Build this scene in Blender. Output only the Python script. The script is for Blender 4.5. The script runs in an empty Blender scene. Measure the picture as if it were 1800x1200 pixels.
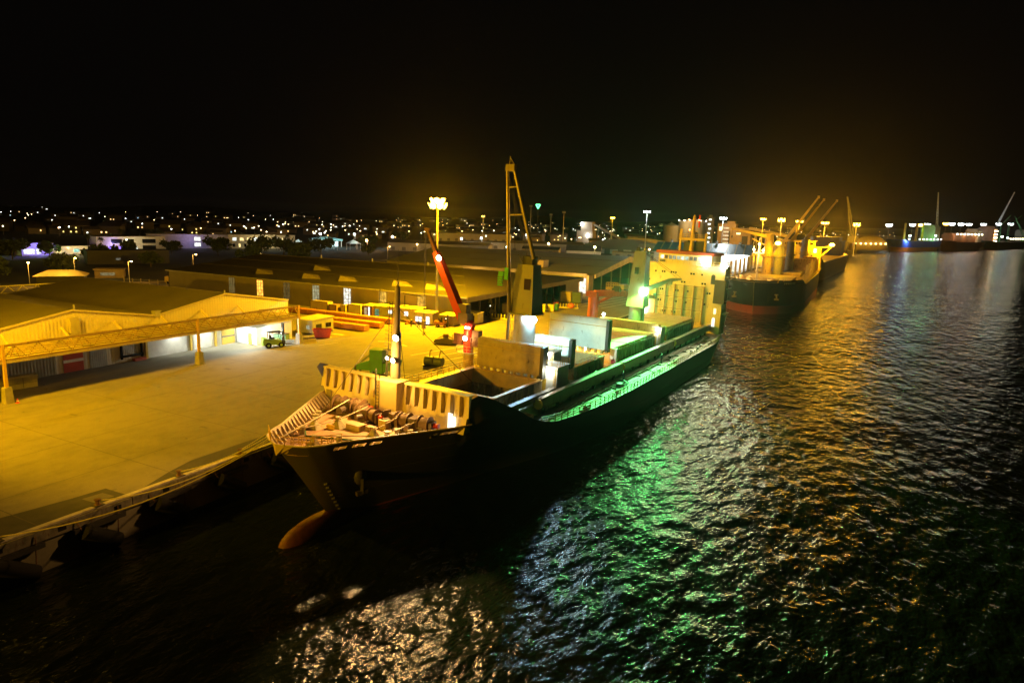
import bpy, math, random
from mathutils import Vector, Matrix
random.seed(7)
R = math.radians
C = bpy.context.scene
COL = C.collection

# ---------------------------------------------------------------- camera
cam_data = bpy.data.cameras.new("camera")
cam = bpy.data.objects.new("camera", cam_data)
COL.objects.link(cam)
cam_data.sensor_width = 36.0
cam_data.lens = 36.0 * 1177.45 / 1800.0
cam_data.clip_start = 0.5
cam_data.clip_end = 20000.0
_p, _r, _h = R(10.4266), R(1.6768), R(27.333)
_f = Vector((0, math.cos(_p), -math.sin(_p))); _x = Vector((1, 0, 0)); _u = _x.cross(_f)
_rt = math.cos(_r) * _x + math.sin(_r) * _u; _up = -math.sin(_r) * _x + math.cos(_r) * _u
_m = Matrix((( _rt.x, _up.x, -_f.x, 0), (_rt.y, _up.y, -_f.y, 0), (_rt.z, _up.z, -_f.z, 0), (0, 0, 0, 1)))
cam.matrix_world = Matrix.Translation((61.4, 0, 28)) @ Matrix.Rotation(_h, 4, 'Z') @ _m
C.camera = cam

# ---------------------------------------------------------------- world, exposure (night)
w = bpy.data.worlds.new("World"); C.world = w; w.use_nodes = True
nt = w.node_tree; bg = nt.nodes['Background']
sky = nt.nodes.new('ShaderNodeTexSky'); sky.sky_type = 'NISHITA'; sky.sun_disc = False
sky.sun_elevation = R(-9.0); sky.sun_rotation = R(200)
mixn = nt.nodes.new('ShaderNodeMix'); mixn.data_type = 'RGBA'; mixn.inputs[0].default_value = 0.9
mixn.inputs[7].default_value = (0.0125, 0.0100, 0.0085, 1)
nt.links.new(sky.outputs[0], mixn.inputs[6]); nt.links.new(mixn.outputs[2], bg.inputs[0])
bg.inputs[1].default_value = 0.12
vs = C.view_settings
vs.view_transform = 'Standard'; vs.look = 'None'; vs.exposure = 0.0; vs.gamma = 1.0
cy = C.cycles
cy.use_denoising = True
try: cy.denoiser = 'OPENIMAGEDENOISE'
except Exception: pass
cy.max_bounces = 5; cy.diffuse_bounces = 2; cy.glossy_bounces = 3; cy.transmission_bounces = 3; cy.volume_bounces = 0
cy.sample_clamp_indirect = 3.0
cy.sample_clamp_direct = 30.0
cy.use_light_tree = True
cy.caustics_reflective = False; cy.caustics_refractive = False

SODIUM = (1.0, 0.50, 0.003); WARM = (1.0, 0.50, 0.13); WHITE = (0.86, 0.95, 1.0); GREEN = (0.20, 1.0, 0.24); BLUEW = (0.55, 0.82, 1.0)

# ---------------------------------------------------------------- materials
MATS = {}
def mat(name, col, rough=0.6, metal=0.0, var=0.18, scale=0.6, bump=0.0, bscale=8.0, rust=0.0, rib=None, spec=0.5, stretch=(1, 1, 1)):
    if name in MATS: return MATS[name]
    m = bpy.data.materials.new(name); m.use_nodes = True
    n = m.node_tree.nodes; l = m.node_tree.links
    b = n['Principled BSDF']; b.inputs['Roughness'].default_value = rough; b.inputs['Metallic'].default_value = metal
    b.inputs['Specular IOR Level'].default_value = spec
    tc = n.new('ShaderNodeTexCoord'); mp = n.new('ShaderNodeMapping'); mp.inputs['Scale'].default_value = stretch
    l.new(tc.outputs['Object'], mp.inputs[0])
    no = n.new('ShaderNodeTexNoise'); no.inputs['Scale'].default_value = scale; no.inputs['Detail'].default_value = 7; no.inputs['Roughness'].default_value = 0.62
    l.new(mp.outputs[0], no.inputs['Vector'])
    cr = n.new('ShaderNodeValToRGB'); e = cr.color_ramp.elements
    e[0].position = 0.3; e[1].position = 0.7
    lo = [max(0, c * (1 - var)) for c in col]; hi = [min(1, c * (1 + var)) for c in col]
    e[0].color = (*lo, 1); e[1].color = (*hi, 1)
    l.new(no.outputs['Fac'], cr.inputs[0]); out = cr.outputs[0]
    if rust > 0:
        n2 = n.new('ShaderNodeTexNoise'); n2.inputs['Scale'].default_value = scale * 2.3; n2.inputs['Detail'].default_value = 10; n2.inputs['Roughness'].default_value = 0.7
        mp2 = n.new('ShaderNodeMapping'); mp2.inputs['Scale'].default_value = (1, 1, 0.35); l.new(tc.outputs['Object'], mp2.inputs[0]); l.new(mp2.outputs[0], n2.inputs['Vector'])
        r2 = n.new('ShaderNodeValToRGB'); r2.color_ramp.elements[0].position = 0.62 - rust * 0.2; r2.color_ramp.elements[1].position = 0.74 - rust * 0.15
        l.new(n2.outputs['Fac'], r2.inputs[0])
        mx = n.new('ShaderNodeMix'); mx.data_type = 'RGBA'; mx.inputs[7].default_value = (0.10, 0.042, 0.018, 1)
        l.new(r2.outputs[0], mx.inputs[0]); l.new(out, mx.inputs[6]); out = mx.outputs[2]
    l.new(out, b.inputs['Base Color'])
    hgt = None
    if bump > 0:
        nb = n.new('ShaderNodeTexNoise'); nb.inputs['Scale'].default_value = bscale; nb.inputs['Detail'].default_value = 4
        l.new(tc.outputs['Object'], nb.inputs['Vector']); hgt = nb.outputs['Fac']; dist = bump
    if rib:   # rib = (axis, spacing, depth)
        wv = n.new('ShaderNodeTexWave'); wv.wave_type = 'BANDS'; wv.bands_direction = rib[0]; wv.inputs['Scale'].default_value = 0.314 / rib[1]
        wv.inputs['Distortion'].default_value = 0
        l.new(tc.outputs['Object'], wv.inputs['Vector']); hgt = wv.outputs['Fac']; dist = rib[2]
    if hgt is not None:
        bp = n.new('ShaderNodeBump'); bp.inputs['Strength'].default_value = 1.0; bp.inputs['Distance'].default_value = dist
        l.new(hgt, bp.inputs['Height']); l.new(bp.outputs[0], b.inputs['Normal'])
    MATS[name] = m; return m

def emis(name, col, strength, sample=False):
    if name in MATS: return MATS[name]
    m = bpy.data.materials.new(name); m.use_nodes = True
    n = m.node_tree.nodes; b = n['Principled BSDF']
    b.inputs['Base Color'].default_value = (0.3, 0.3, 0.3, 1)
    b.inputs['Emission Color'].default_value = (*col, 1); b.inputs['Emission Strength'].default_value = strength
    m.cycles.emission_sampling = 'AUTO' if sample else 'NONE'
    MATS[name] = m; return m

def win_mat(name, col, strength, sx=1.3, sz=1.1):
    """lit glass with mullions and uneven interior brightness"""
    if name in MATS: return MATS[name]
    m = bpy.data.materials.new(name); m.use_nodes = True
    n = m.node_tree.nodes; l = m.node_tree.links; b = n['Principled BSDF']
    b.inputs['Base Color'].default_value = (0.05, 0.05, 0.05, 1); b.inputs['Roughness'].default_value = 0.2
    tc = n.new('ShaderNodeTexCoord'); no = n.new('ShaderNodeTexNoise'); no.inputs['Scale'].default_value = 1.1; no.inputs['Detail'].default_value = 3
    l.new(tc.outputs['Object'], no.inputs['Vector'])
    mr = n.new('ShaderNodeMapRange'); mr.inputs['From Min'].default_value = 0.35; mr.inputs['From Max'].default_value = 0.65
    mr.inputs['To Min'].default_value = strength * 0.45; mr.inputs['To Max'].default_value = strength * 1.2
    l.new(no.outputs['Fac'], mr.inputs['Value']); l.new(mr.outputs[0], b.inputs['Emission Strength'])
    b.inputs['Emission Color'].default_value = (*col, 1)
    m.cycles.emission_sampling = 'NONE'
    MATS[name] = m; return m

# ---------------------------------------------------------------- mesh builder
class MB:
    def __init__(s): s.v = []; s.f = []; s.mi = []; s.k = 0
    def add(s, vs, fs):
        o = len(s.v); s.v += [tuple(x) for x in vs]
        for f in fs: s.f.append([i + o for i in f]); s.mi.append(s.k)
        return s
    def mid(s, k): s.k = k; return s
    def box(s, x0, x1, y0, y1, z0, z1):
        v = [(x0,y0,z0),(x1,y0,z0),(x1,y1,z0),(x0,y1,z0),(x0,y0,z1),(x1,y0,z1),(x1,y1,z1),(x0,y1,z1)]
        return s.add(v, [(3,2,1,0),(4,5,6,7),(0,1,5,4),(1,2,6,5),(2,3,7,6),(3,0,4,7)])
    def hexa(s, v):
        return s.add(v, [(3,2,1,0),(4,5,6,7),(0,1,5,4),(1,2,6,5),(2,3,7,6),(3,0,4,7)])
    def cbox(s, c, d): return s.box(c[0]-d[0]/2, c[0]+d[0]/2, c[1]-d[1]/2, c[1]+d[1]/2, c[2]-d[2]/2, c[2]+d[2]/2)
    def frame(s, p, q):
        p = Vector(p); q = Vector(q); z = (q - p).normalized()
        x = z.cross(Vector((0, 0, 1)))
        if x.length < 1e-3: x = Vector((1, 0, 0))
        x.normalize(); y = z.cross(x); return p, q, x, y
    def tube(s, p, q, r1, r2=None, n=8, cap=True):
        if r2 is None: r2 = r1
        p, q, x, y = s.frame(p, q); v = []
        for c, r in ((p, r1), (q, r2)):
            for i in range(n):
                a = 2 * math.pi * i / n; v.append(c + x * (r * math.cos(a)) + y * (r * math.sin(a)))
        fs = [(i, (i + 1) % n, n + (i + 1) % n, n + i) for i in range(n)]
        if cap: fs += [tuple(range(n - 1, -1, -1)), tuple(range(n, 2 * n))]
        return s.add(v, fs)
    def bar(s, p, q, w, h=None, w2=None, h2=None):
        h = h or w; w2 = w2 or w; h2 = h2 or h
        p, q, x, y = s.frame(p, q)
        v = [p-x*w/2-y*h/2, p+x*w/2-y*h/2, p+x*w/2+y*h/2, p-x*w/2+y*h/2, q-x*w2/2-y*h2/2, q+x*w2/2-y*h2/2, q+x*w2/2+y*h2/2, q-x*w2/2+y*h2/2]
        return s.hexa(v)
    def path(s, pts, r, n=6):
        for a, b in zip(pts[:-1], pts[1:]): s.tube(a, b, r, r, n)
        return s
    def ext(s, poly, z0, z1):
        n = len(poly); v = [(x, y, z0) for x, y in poly] + [(x, y, z1) for x, y in poly]
        fs = [(i, (i + 1) % n, n + (i + 1) % n, n + i) for i in range(n)] + [tuple(range(n - 1, -1, -1)), tuple(range(n, 2 * n))]
        return s.add(v, fs)
    def extx(s, poly, x0, x1):     # poly in (y,z)
        n = len(poly); v = [(x0, a, b) for a, b in poly] + [(x1, a, b) for a, b in poly]
        fs = [(i, (i + 1) % n, n + (i + 1) % n, n + i) for i in range(n)] + [tuple(range(n - 1, -1, -1)), tuple(range(n, 2 * n))]
        return s.add(v, fs)
    def exty(s, poly, y0, y1):     # poly in (x,z)
        n = len(poly); v = [(a, y0, b) for a, b in poly] + [(a, y1, b) for a, b in poly]
        fs = [(i, (i + 1) % n, n + (i + 1) % n, n + i) for i in range(n)] + [tuple(range(n - 1, -1, -1)), tuple(range(n, 2 * n))]
        return s.add(v, fs)
    def lathe(s, c, prof, n=14, axis='Z'):
        v = []
        for r, z in prof:
            for i in range(n):
                a = 2 * math.pi * i / n; p = (r * math.cos(a), r * math.sin(a), z)
                if axis == 'X': p = (p[2], p[0], p[1])
                if axis == 'Y': p = (p[0], p[2], p[1])
                v.append((c[0] + p[0], c[1] + p[1], c[2] + p[2]))
        fs = []
        for k in range(len(prof) - 1):
            for i in range(n): fs.append((k*n+i, k*n+(i+1)%n, (k+1)*n+(i+1)%n, (k+1)*n+i))
        fs += [tuple(range(n - 1, -1, -1)), tuple(range((len(prof)-1)*n, len(prof)*n))]
        return s.add(v, fs)
    def quad(s, a, b, c, d): return s.add([a, b, c, d], [(0, 1, 2, 3)])
    def poly(s, pts): return s.add(pts, [tuple(range(len(pts)))])
    def ball(s, c, r, sq=(1, 1, 1), n=10):
        prof = [(max(1e-3, math.sin(math.pi * k / 6)) , -math.cos(math.pi * k / 6)) for k in range(7)]
        v = []
        for rr, z in prof:
            for i in range(n):
                a = 2 * math.pi * i / n; v.append((c[0]+r*sq[0]*rr*math.cos(a), c[1]+r*sq[1]*rr*math.sin(a), c[2]+r*sq[2]*z))
        fs = []
        for k in range(6):
            for i in range(n): fs.append((k*n+i, k*n+(i+1)%n, (k+1)*n+(i+1)%n, (k+1)*n+i))
        return s.add(v, fs)
    def rail(s, pts, h=1.05, rows=2, post=1.6, r=0.03):
        """ship or platform railing along a polyline"""
        for a, b in zip(pts[:-1], pts[1:]):
            a = Vector(a); b = Vector(b); L = (b - a).length; n = max(1, int(round(L / post)))
            for k in range(rows): z = h * (k + 1) / rows; s.bar(a + Vector((0, 0, z)), b + Vector((0, 0, z)), r * 1.6)
            for i in range(n + 1):
                c = a.lerp(b, i / n); s.bar(c, c + Vector((0, 0, h)), r * 2)
        return s
    def ladder(s, p, q, w=0.5, ax=(1, 0, 0), r=0.03, step=0.4):
        p = Vector(p); q = Vector(q); d = Vector(ax) * w / 2
        s.bar(p - d, q - d, r * 2); s.bar(p + d, q + d, r * 2)
        n = int((q - p).length / step)
        for i in range(1, n): c = p.lerp(q, i / n); s.bar(c - d, c + d, r * 1.6)
        return s
    def build(s, name, m, parent=None, smooth=False, loc=None):
        me = bpy.data.meshes.new(name); me.from_pydata(s.v, [], s.f); me.validate()
        for mm in (m if isinstance(m, (list, tuple)) else [m]): me.materials.append(mm)
        if any(s.mi) and len(me.polygons) == len(s.mi): me.polygons.foreach_set('material_index', s.mi)
        if smooth:
            me.polygons.foreach_set('use_smooth', [True] * len(me.polygons))
            try: me.set_sharp_from_angle(angle=R(35))
            except Exception: pass
        o = bpy.data.objects.new(name, me); COL.objects.link(o)
        if parent: o.parent = parent
        if loc: o.location = loc
        return o

def build_each(mb, name, m, parent, n=8):
    """every box of the builder as an object of its own"""
    out = []
    for i in range(0, len(mb.v), n):
        k = MB(); k.v = mb.v[i:i + n]; k.f = [[j - i for j in f] for f in mb.f if i <= f[0] < i + n]; k.mi = [0] * len(k.f); out.append(k.build(name, m, parent))
    return out
def tag(o, label=None, cat=None, group=None, kind=None):
    if label: o['label'] = label
    if cat: o['category'] = cat
    if group: o['group'] = group
    if kind: o['kind'] = kind
    return o
def thing(name, label, cat, loc=(0, 0, 0), rz=0.0, group=None):
    o = bpy.data.objects.new(name, None); COL.objects.link(o); o.location = loc; o.rotation_euler = (0, 0, rz)
    o.empty_display_size = 0.5
    return tag(o, label, cat, group)
def copy_tree(o, parent=None):
    c = o.copy(); COL.objects.link(c)
    if parent: c.parent = parent
    for ch in list(o.children): copy_tree(ch, c)
    return c
def place(src, loc, rz, label, group=None):
    c = copy_tree(src); c.location = loc; c.rotation_euler = (0, 0, rz); c['label'] = label
    if group: c['group'] = group
    return c
def lamp(kind, loc, col, power, parent=None, radius=0.3, aim=None, angle=120, blend=0.6, name='lamp_light'):
    d = bpy.data.lights.new(name, kind); d.color = col; d.energy = power; d.shadow_soft_size = radius
    o = bpy.data.objects.new(name, d); COL.objects.link(o); o.location = loc
    if parent: o.parent = parent
    if kind == 'SPOT':
        d.spot_size = R(angle); d.spot_blend = blend
        o.rotation_mode = 'QUATERNION'; o.rotation_quaternion = (Vector(aim) - Vector(loc)).to_track_quat('-Z', 'Y')
    return o

CONC = mat('concrete', (0.30, 0.28, 0.25), 0.8, var=0.25, scale=0.8, bump=0.02, bscale=4)
GALV = mat('galvanised steel', (0.42, 0.42, 0.40), 0.45, metal=0.4, var=0.12)
YELP = mat('yellow paint', (0.62, 0.40, 0.04), 0.5, rust=0.2)
CREAM = mat('cream ship paint', (0.56, 0.50, 0.38), 0.5, var=0.1, scale=0.4, rust=0.12)
WHITEP = mat('white paint', (0.75, 0.74, 0.70), 0.5, var=0.08, rust=0.08)
REDP = mat('red crane paint', (0.50, 0.03, 0.015), 0.4, var=0.15, rust=0.15)
ORP = mat('orange red crane paint', (0.42, 0.08, 0.02), 0.5, var=0.2, rust=0.3)
GREYP = mat('grey ship paint', (0.33, 0.33, 0.31), 0.5, var=0.15, scale=0.5, rust=0.18)
DARK = mat('dark steel', (0.035, 0.033, 0.03), 0.5, var=0.3)
BLACK = mat('black rubber', (0.010, 0.010, 0.010), 0.9, spec=0.2)
RUSTY = mat('rusty steel', (0.13, 0.06, 0.03), 0.75, var=0.45, scale=2.0)
ROPE = mat('rope', (0.55, 0.48, 0.34), 0.85, var=0.15, scale=5)
DGLASS = mat('dark glass', (0.01, 0.012, 0.014), 0.08, var=0.1)
GREENP = mat('green machine paint', (0.06, 0.24, 0.09), 0.5, rust=0.12)
LENS_S = emis('sodium lens', (1.0, 0.55, 0.06), 24); LENS_W = emis('white lens', (0.85, 0.96, 1.0), 14)
LENS_G = emis('green white lens', (0.72, 1.0, 0.74), 25); LENS_O = emis('warm lens', (1.0, 0.82, 0.5), 20)
def wb(mb, name, m, root, parent=None, smooth=False):
    """build a part given in world coordinates under an unrotated thing"""
    l = root.location
    mb.v = [(a - l.x, b - l.y, c - l.z) for a, b, c in mb.v]
    return mb.build(name, m, parent or root, smooth)

# ================================================================ GROUND AND WATER
def ground_mat():
    m = bpy.data.materials.new('yard asphalt'); m.use_nodes = True
    n = m.node_tree.nodes; l = m.node_tree.links; b = n['Principled BSDF']; b.inputs['Roughness'].default_value = 0.85
    tc = n.new('ShaderNodeTexCoord')
    def noise(s, d, ro, st=(1, 1, 1)):
        mp = n.new('ShaderNodeMapping'); mp.inputs['Scale'].default_value = st; l.new(tc.outputs['Object'], mp.inputs[0])
        q = n.new('ShaderNodeTexNoise'); q.inputs['Scale'].default_value = s; q.inputs['Detail'].default_value = d; q.inputs['Roughness'].default_value = ro
        l.new(mp.outputs[0], q.inputs['Vector']); return q.outputs['Fac']
    a = noise(0.045, 8, 0.6); c = noise(0.5, 9, 0.72, (1, 0.6, 1)); d = noise(6, 3, 0.6)
    def mr(x, f0, f1, t0, t1):
        q = n.new('ShaderNodeMapRange'); q.inputs[1].default_value = f0; q.inputs[2].default_value = f1; q.inputs[3].default_value = t0; q.inputs[4].default_value = t1
        l.new(x, q.inputs[0]); return q.outputs[0]
    def mul(x, y):
        q = n.new('ShaderNodeMath'); q.operation = 'MULTIPLY'; l.new(x, q.inputs[0]); l.new(y, q.inputs[1]); return q.outputs[0]
    v = mul(mul(mr(a, 0.3, 0.7, 0.78, 1.18), mr(c, 0.35, 0.6, 0.80, 1.06)), mr(d, 0.3, 0.7, 0.92, 1.08))
    # faint tyre tracks sweeping along the yard
    wv = n.new('ShaderNodeTexWave'); wv.inputs['Scale'].default_value = 0.045; wv.inputs['Distortion'].default_value = 9; wv.inputs['Detail'].default_value = 3; wv.inputs['Detail Scale'].default_value = 0.6
    l.new(tc.outputs['Object'], wv.inputs['Vector'])
    v = mul(v, mr(wv.outputs['Fac'], 0.9, 1.0, 1.0, 0.93))
    st = noise(0.11, 5, 0.75); v = mul(v, mr(st, 0.60, 0.70, 1.0, 0.72)); st2 = noise(0.8, 3, 0.7); v = mul(v, mr(st2, 0.66, 0.72, 1.0, 0.5))
    mx = n.new('ShaderNodeMix'); mx.data_type = 'RGBA'; mx.inputs[6].default_value = (0, 0, 0, 1); mx.inputs[7].default_value = (0.190, 0.172, 0.125, 1)
    l.new(v, mx.inputs[0]); l.new(mx.outputs[2], b.inputs['Base Color'])
    bp = n.new('ShaderNodeBump'); bp.inputs['Distance'].default_value = 0.01; l.new(d, bp.inputs['Height']); l.new(bp.outputs[0], b.inputs['Normal'])
    return m
GROUND = ground_mat()
shore = [(0, -200), (0, 905), (42, 950), (58, 1050), (90, 1165), (172, 1330), (238, 1440), (380, 1920), (900, 3400), (4000, 9000)]
land = shore + [(-9000, 9000), (-9000, -200)]
g = MB()
g.poly([(x, y, 0) for x, y in land])
for a, b in zip(shore[:-1], shore[1:]): g.quad((a[0], a[1], -9), (b[0], b[1], -9), (b[0], b[1], 0), (a[0], a[1], 0))
tag(g.build('ground', GROUND), kind='structure')
tg = MB(); tg.poly([(-215, 60, .004), (-180, 170, .004), (-150, 250, .004), (-165, 420, .004), (-330, 1200, .004), (-700, 4500, .004), (-8900, 8500, .004), (-8900, -150, .004), (-215, -150, .004)])
tag(tg.build('town_ground', mat('town ground', (0.035, 0.042, 0.025), 0.95, var=0.5, scale=0.03)), kind='structure')
rd = MB(); rd.poly([(-205, -100, .008), (-197, -100, .008), (-150, 300, .008), (-190, 600, .008), (-198, 600, .008), (-158, 300, .008)])
tag(rd.build('road', mat('road asphalt', (0.06, 0.058, 0.055), 0.8)), kind='structure')

def water_mat():
    m = bpy.data.materials.new('harbour water'); m.use_nodes = True
    n = m.node_tree.nodes; l = m.node_tree.links; b = n['Principled BSDF']
    b.inputs['Base Color'].default_value = (0.004, 0.006, 0.0025, 1); b.inputs['Roughness'].default_value = 0.075; b.inputs['IOR'].default_value = 1.33; b.inputs['Specular IOR Level'].default_value = 0.9
    tc = n.new('ShaderNodeTexCoord')
    def noise(s, d, st, rot, dist=0.0, ro=0.5):
        mp = n.new('ShaderNodeMapping'); mp.inputs['Scale'].default_value = st; mp.inputs['Rotation'].default_value = (0, 0, R(rot)); l.new(tc.outputs['Object'], mp.inputs[0])
        q = n.new('ShaderNodeTexNoise'); q.inputs['Scale'].default_value = s; q.inputs['Detail'].default_value = d; q.inputs['Distortion'].default_value = dist; q.inputs['Roughness'].default_value = ro
        l.new(mp.outputs[0], q.inputs['Vector']); return q.outputs['Fac']
    def ma(op, x, y):
        q = n.new('ShaderNodeMath'); q.operation = op
        for i, k in enumerate((x, y)):
            if isinstance(k, float): q.inputs[i].default_value = k
            else: l.new(k, q.inputs[i])
        return q.outputs[0]
    big = noise(0.15, 2, (1, 0.5, 1), 62, 0.0)          # long swell
    mid = noise(0.55, 3, (1, 0.55, 1), 48, 0.0, 0.5)     # wind waves
    sml = noise(2.1, 4, (1, 0.6, 1), 35, 0.0, 0.6)       # ripples
    h = ma('ADD', ma('ADD', ma('MULTIPLY', big, 0.90), ma('MULTIPLY', mid, 0.74)), ma('MULTIPLY', sml, 0.115))
    bp = n.new('ShaderNodeBump'); bp.inputs['Strength'].default_value = 1.0; bp.inputs['Distance'].default_value = 0.95
    l.new(h, bp.inputs['Height']); l.new(bp.outputs[0], b.inputs['Normal'])
    return m
wm = MB(); wm.poly([(-12, -300, -4), (9000, -300, -4), (9000, 9000, -4), (-12, 9000, -4)])
tag(wm.build('water', water_mat()), kind='structure')
hl = MB()
def hills():
    nx, ny = 70, 10; rs = random.Random(3); ph = [(rs.uniform(0, 6.28), rs.uniform(3, 22)) for _ in range(9)]
    for j in range(ny):
        for i in range(nx):
            a = R(-62 + 100 * i / (nx - 1)); d = 3300 + 420 * j
            h = max(0, (j / (ny - 1))) ** 0.8 * (34 + 22 * sum(math.sin(f * a * 2 + p) for p, f in ph) / 3)
            hl.v.append((61 + d * math.sin(a), d * math.cos(a), -1 + max(0, h)))
    for j in range(ny - 1):
        for i in range(nx - 1): hl.f.append((j*nx+i, j*nx+i+1, (j+1)*nx+i+1, (j+1)*nx+i)); hl.mi.append(0)
hills()
tag(hl.build('hills', mat('hill scrub', (0.02, 0.024, 0.014), 0.95, var=0.5, scale=0.01), smooth=True), kind='structure')

# quay edge: cap beam, kerb, dark apron patches, painted marks
q = MB(); q.box(-0.55, 0.02, -60, 905, 0.0, 0.16)
tag(q.build('quay_kerb', mat('pale worn concrete', (0.42, 0.38, 0.32), 0.8, var=0.3, scale=1.5)), kind='structure')
q = MB()
for k in range(60): q.box(-0.3, 0.32, -58 + 16 * k, -58 + 16 * k + 15.9, -1.0, -0.02)
tag(q.build('quay_cap_beam', mat('stained cap concrete', (.15, .135, .105), .85, var=.5, scale=1.3, rust=.4)), kind='structure')
q = MB()
q.poly([(-6.6, 22, .005), (-4.24, 34.74, .005), (-3.9, 37.9, .005), (-0.9, 38.0, .005), (-0.9, 22, .005)])
q.poly([(-1.0, 40.1, .005), (-2.6, 44.0, .005), (-3.6, 47.5, .005), (-3.4, 75, .005), (-0.9, 75, .005), (-0.9, 41.0, .005)])  # darker patch along the kerb, tapering to a point
tag(q.build('pavement', mat('dark apron patch', (0.040, 0.038, 0.032), 0.8, var=0.3, scale=0.7)), kind='structure')
q = MB(); q.quad((-3.3, 35.2, .010), (-1.5, 35.3, .010), (-1.35, 37.2, .010), (-3.1, 37.1, .010))
for (x, y, sx, sy) in ((-32.2, 50.2, 1.6, .5), (-13.2, 55.9, 1.3, .45), (-13.4, 67, 1.2, .4), (-24, 85, 2, .5), (-38, 80, 1.5, .7), (-33, 112, 3, .6)):
    q.quad((x, y, .006), (x + sx, y + .1, .006), (x + sx, y + sy, .006), (x, y + sy, .006))
tag(q.build('pavement', mat('worn cover', (0.11, 0.10, 0.09), 0.8)), kind='structure')
q = MB()
def pline(x0, y0, x1, y1, wd):
    d = Vector((x1 - x0, y1 - y0, 0)).normalized(); nn = Vector((-d.y, d.x, 0)) * wd / 2
    q.quad((x0 - nn.x, y0 - nn.y, .007), (x1 - nn.x, y1 - nn.y, .007), (x1 + nn.x, y1 + nn.y, .007), (x0 + nn.x, y0 + nn.y, .007))
for k in range(4): pline(-18 + k * 4.2, 109, -12.5 + k * 4.2, 131, .28)
for k in range(5): pline(-26 + k * 3.4, 205, -18 + k * 3.4, 262, .3)
pline(-31, 118, -24.5, 116.5, .5); pline(-31, 118, -33, 117.2, .5)
pline(-22, 93, -4, 96, .22); pline(-22, 88, -6, 87, .2); pline(-40, 106, -39, 111, .2); pline(-47.5, 118.5, -44.5, 119, .9); pline(-47.2, 114.5, -44.6, 115, .8)
tag(q.build('pavement', mat('worn white paint lines', (0.55, 0.52, 0.44), 0.8, var=0.4, scale=3)), kind='structure')

q = MB()
for k in range(4): pline(-9.5 - 11 * k, 20, -9.5 - 11 * k, 136, .09)
for k in range(8): pline(-43.5, 30 + 14 * k, -1, 30 + 14 * k, .09)
tag(q.build('pavement', mat('slab joint', (.085, .078, .06), .9)), kind='structure')
q = MB()
for k in range(70): q.box(.3, .345, -20 + 5.1 * k, -19.3 + 5.1 * k, -.72, -.28)  # black blocks stand for the shade in the cap beam holes
tag(q.build('quay_recess_shade', BLACK), kind='structure')
# fenders hanging on the quay wall, in two makes, and bollards on the kerb
def fender_thing():
    t = thing('quay_fender', 'black rubber roller fender hanging diagonally on the quay wall', 'fender', (0, 0, -0.9), 0, 'rubber fenders along the quay wall')
    m = MB(); m.tube((0.75, -1.9, -0.5), (0.75, 1.2, -2.6), 0.72, n=14); m.build('roller', BLACK, t, True)
    m = MB(); m.bar((0.42, -2.6, -0.35), (0.42, 2.2, -0.35), .5, .45); m.bar((0.5, -2.2, -.3), (0.5, 1.6, -3.2), .16); m.build('mounting_beam', DARK, t)
    m = MB(); m.path([(0.4, -2.3, 0.6), (0.7, -2.0, -.3)], .05); m.path([(0.4, 1.6, 0.6), (0.7, 1.3, -2.2)], .05); m.build('chain', RUSTY, t)
    return t
ft = fender_thing(); k0 = 0
for k, y in enumerate([-2, 5.2, 12.6, 20.2, 27.5, 34.8, 42, 49.5, 57]):
    o = ft if k == 0 else copy_tree(ft); o.location = (0, y, -0.9)
    o['label'] = 'black roller fender on the quay wall, ' + ['nearest of them all', 'second from the near end', 'third from the near end', 'fourth from the near end', 'just short of the bright cover', 'below the bollard by the bright cover', 'below the bollard at the pointed dark patch', 'ahead of the ship bow', 'under the overhang of the ship bow'][k]
def bollard_thing():
    t = thing('mooring_bollard', '', 'bollard', (0, 0, 0), 0, 'mooring bollards along the quay kerb')
    m = MB(); m.lathe((0, 0, 0), [(.34, 0), (.34, .06), (.2, .1), (.17, .42), (.3, .5), (.32, .58), (.22, .64)], 14); m.build('post', RUSTY, t, True)
    m = MB(); m.box(-.45, .45, -.45, .45, 0, .05); m.build('base_plate', DARK, t)
    return t
bt = bollard_thing(); bt.location = (-0.38, 35.0, .16); bt['label'] = 'rusty mooring bollard on the kerb beside the bright service cover'
place(bt, (-0.38, 43.6, .16), 0, 'rusty mooring bollard on the kerb by the pointed tip of the dark patch')
place(bt, (-0.38, 51.5, .16), 0, 'rusty mooring bollard on the kerb where the bow mooring ropes land')
place(bt, (-0.38, 26.5, .16), 0, 'rusty mooring bollard on the kerb nearest the left edge of the photo')

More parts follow.
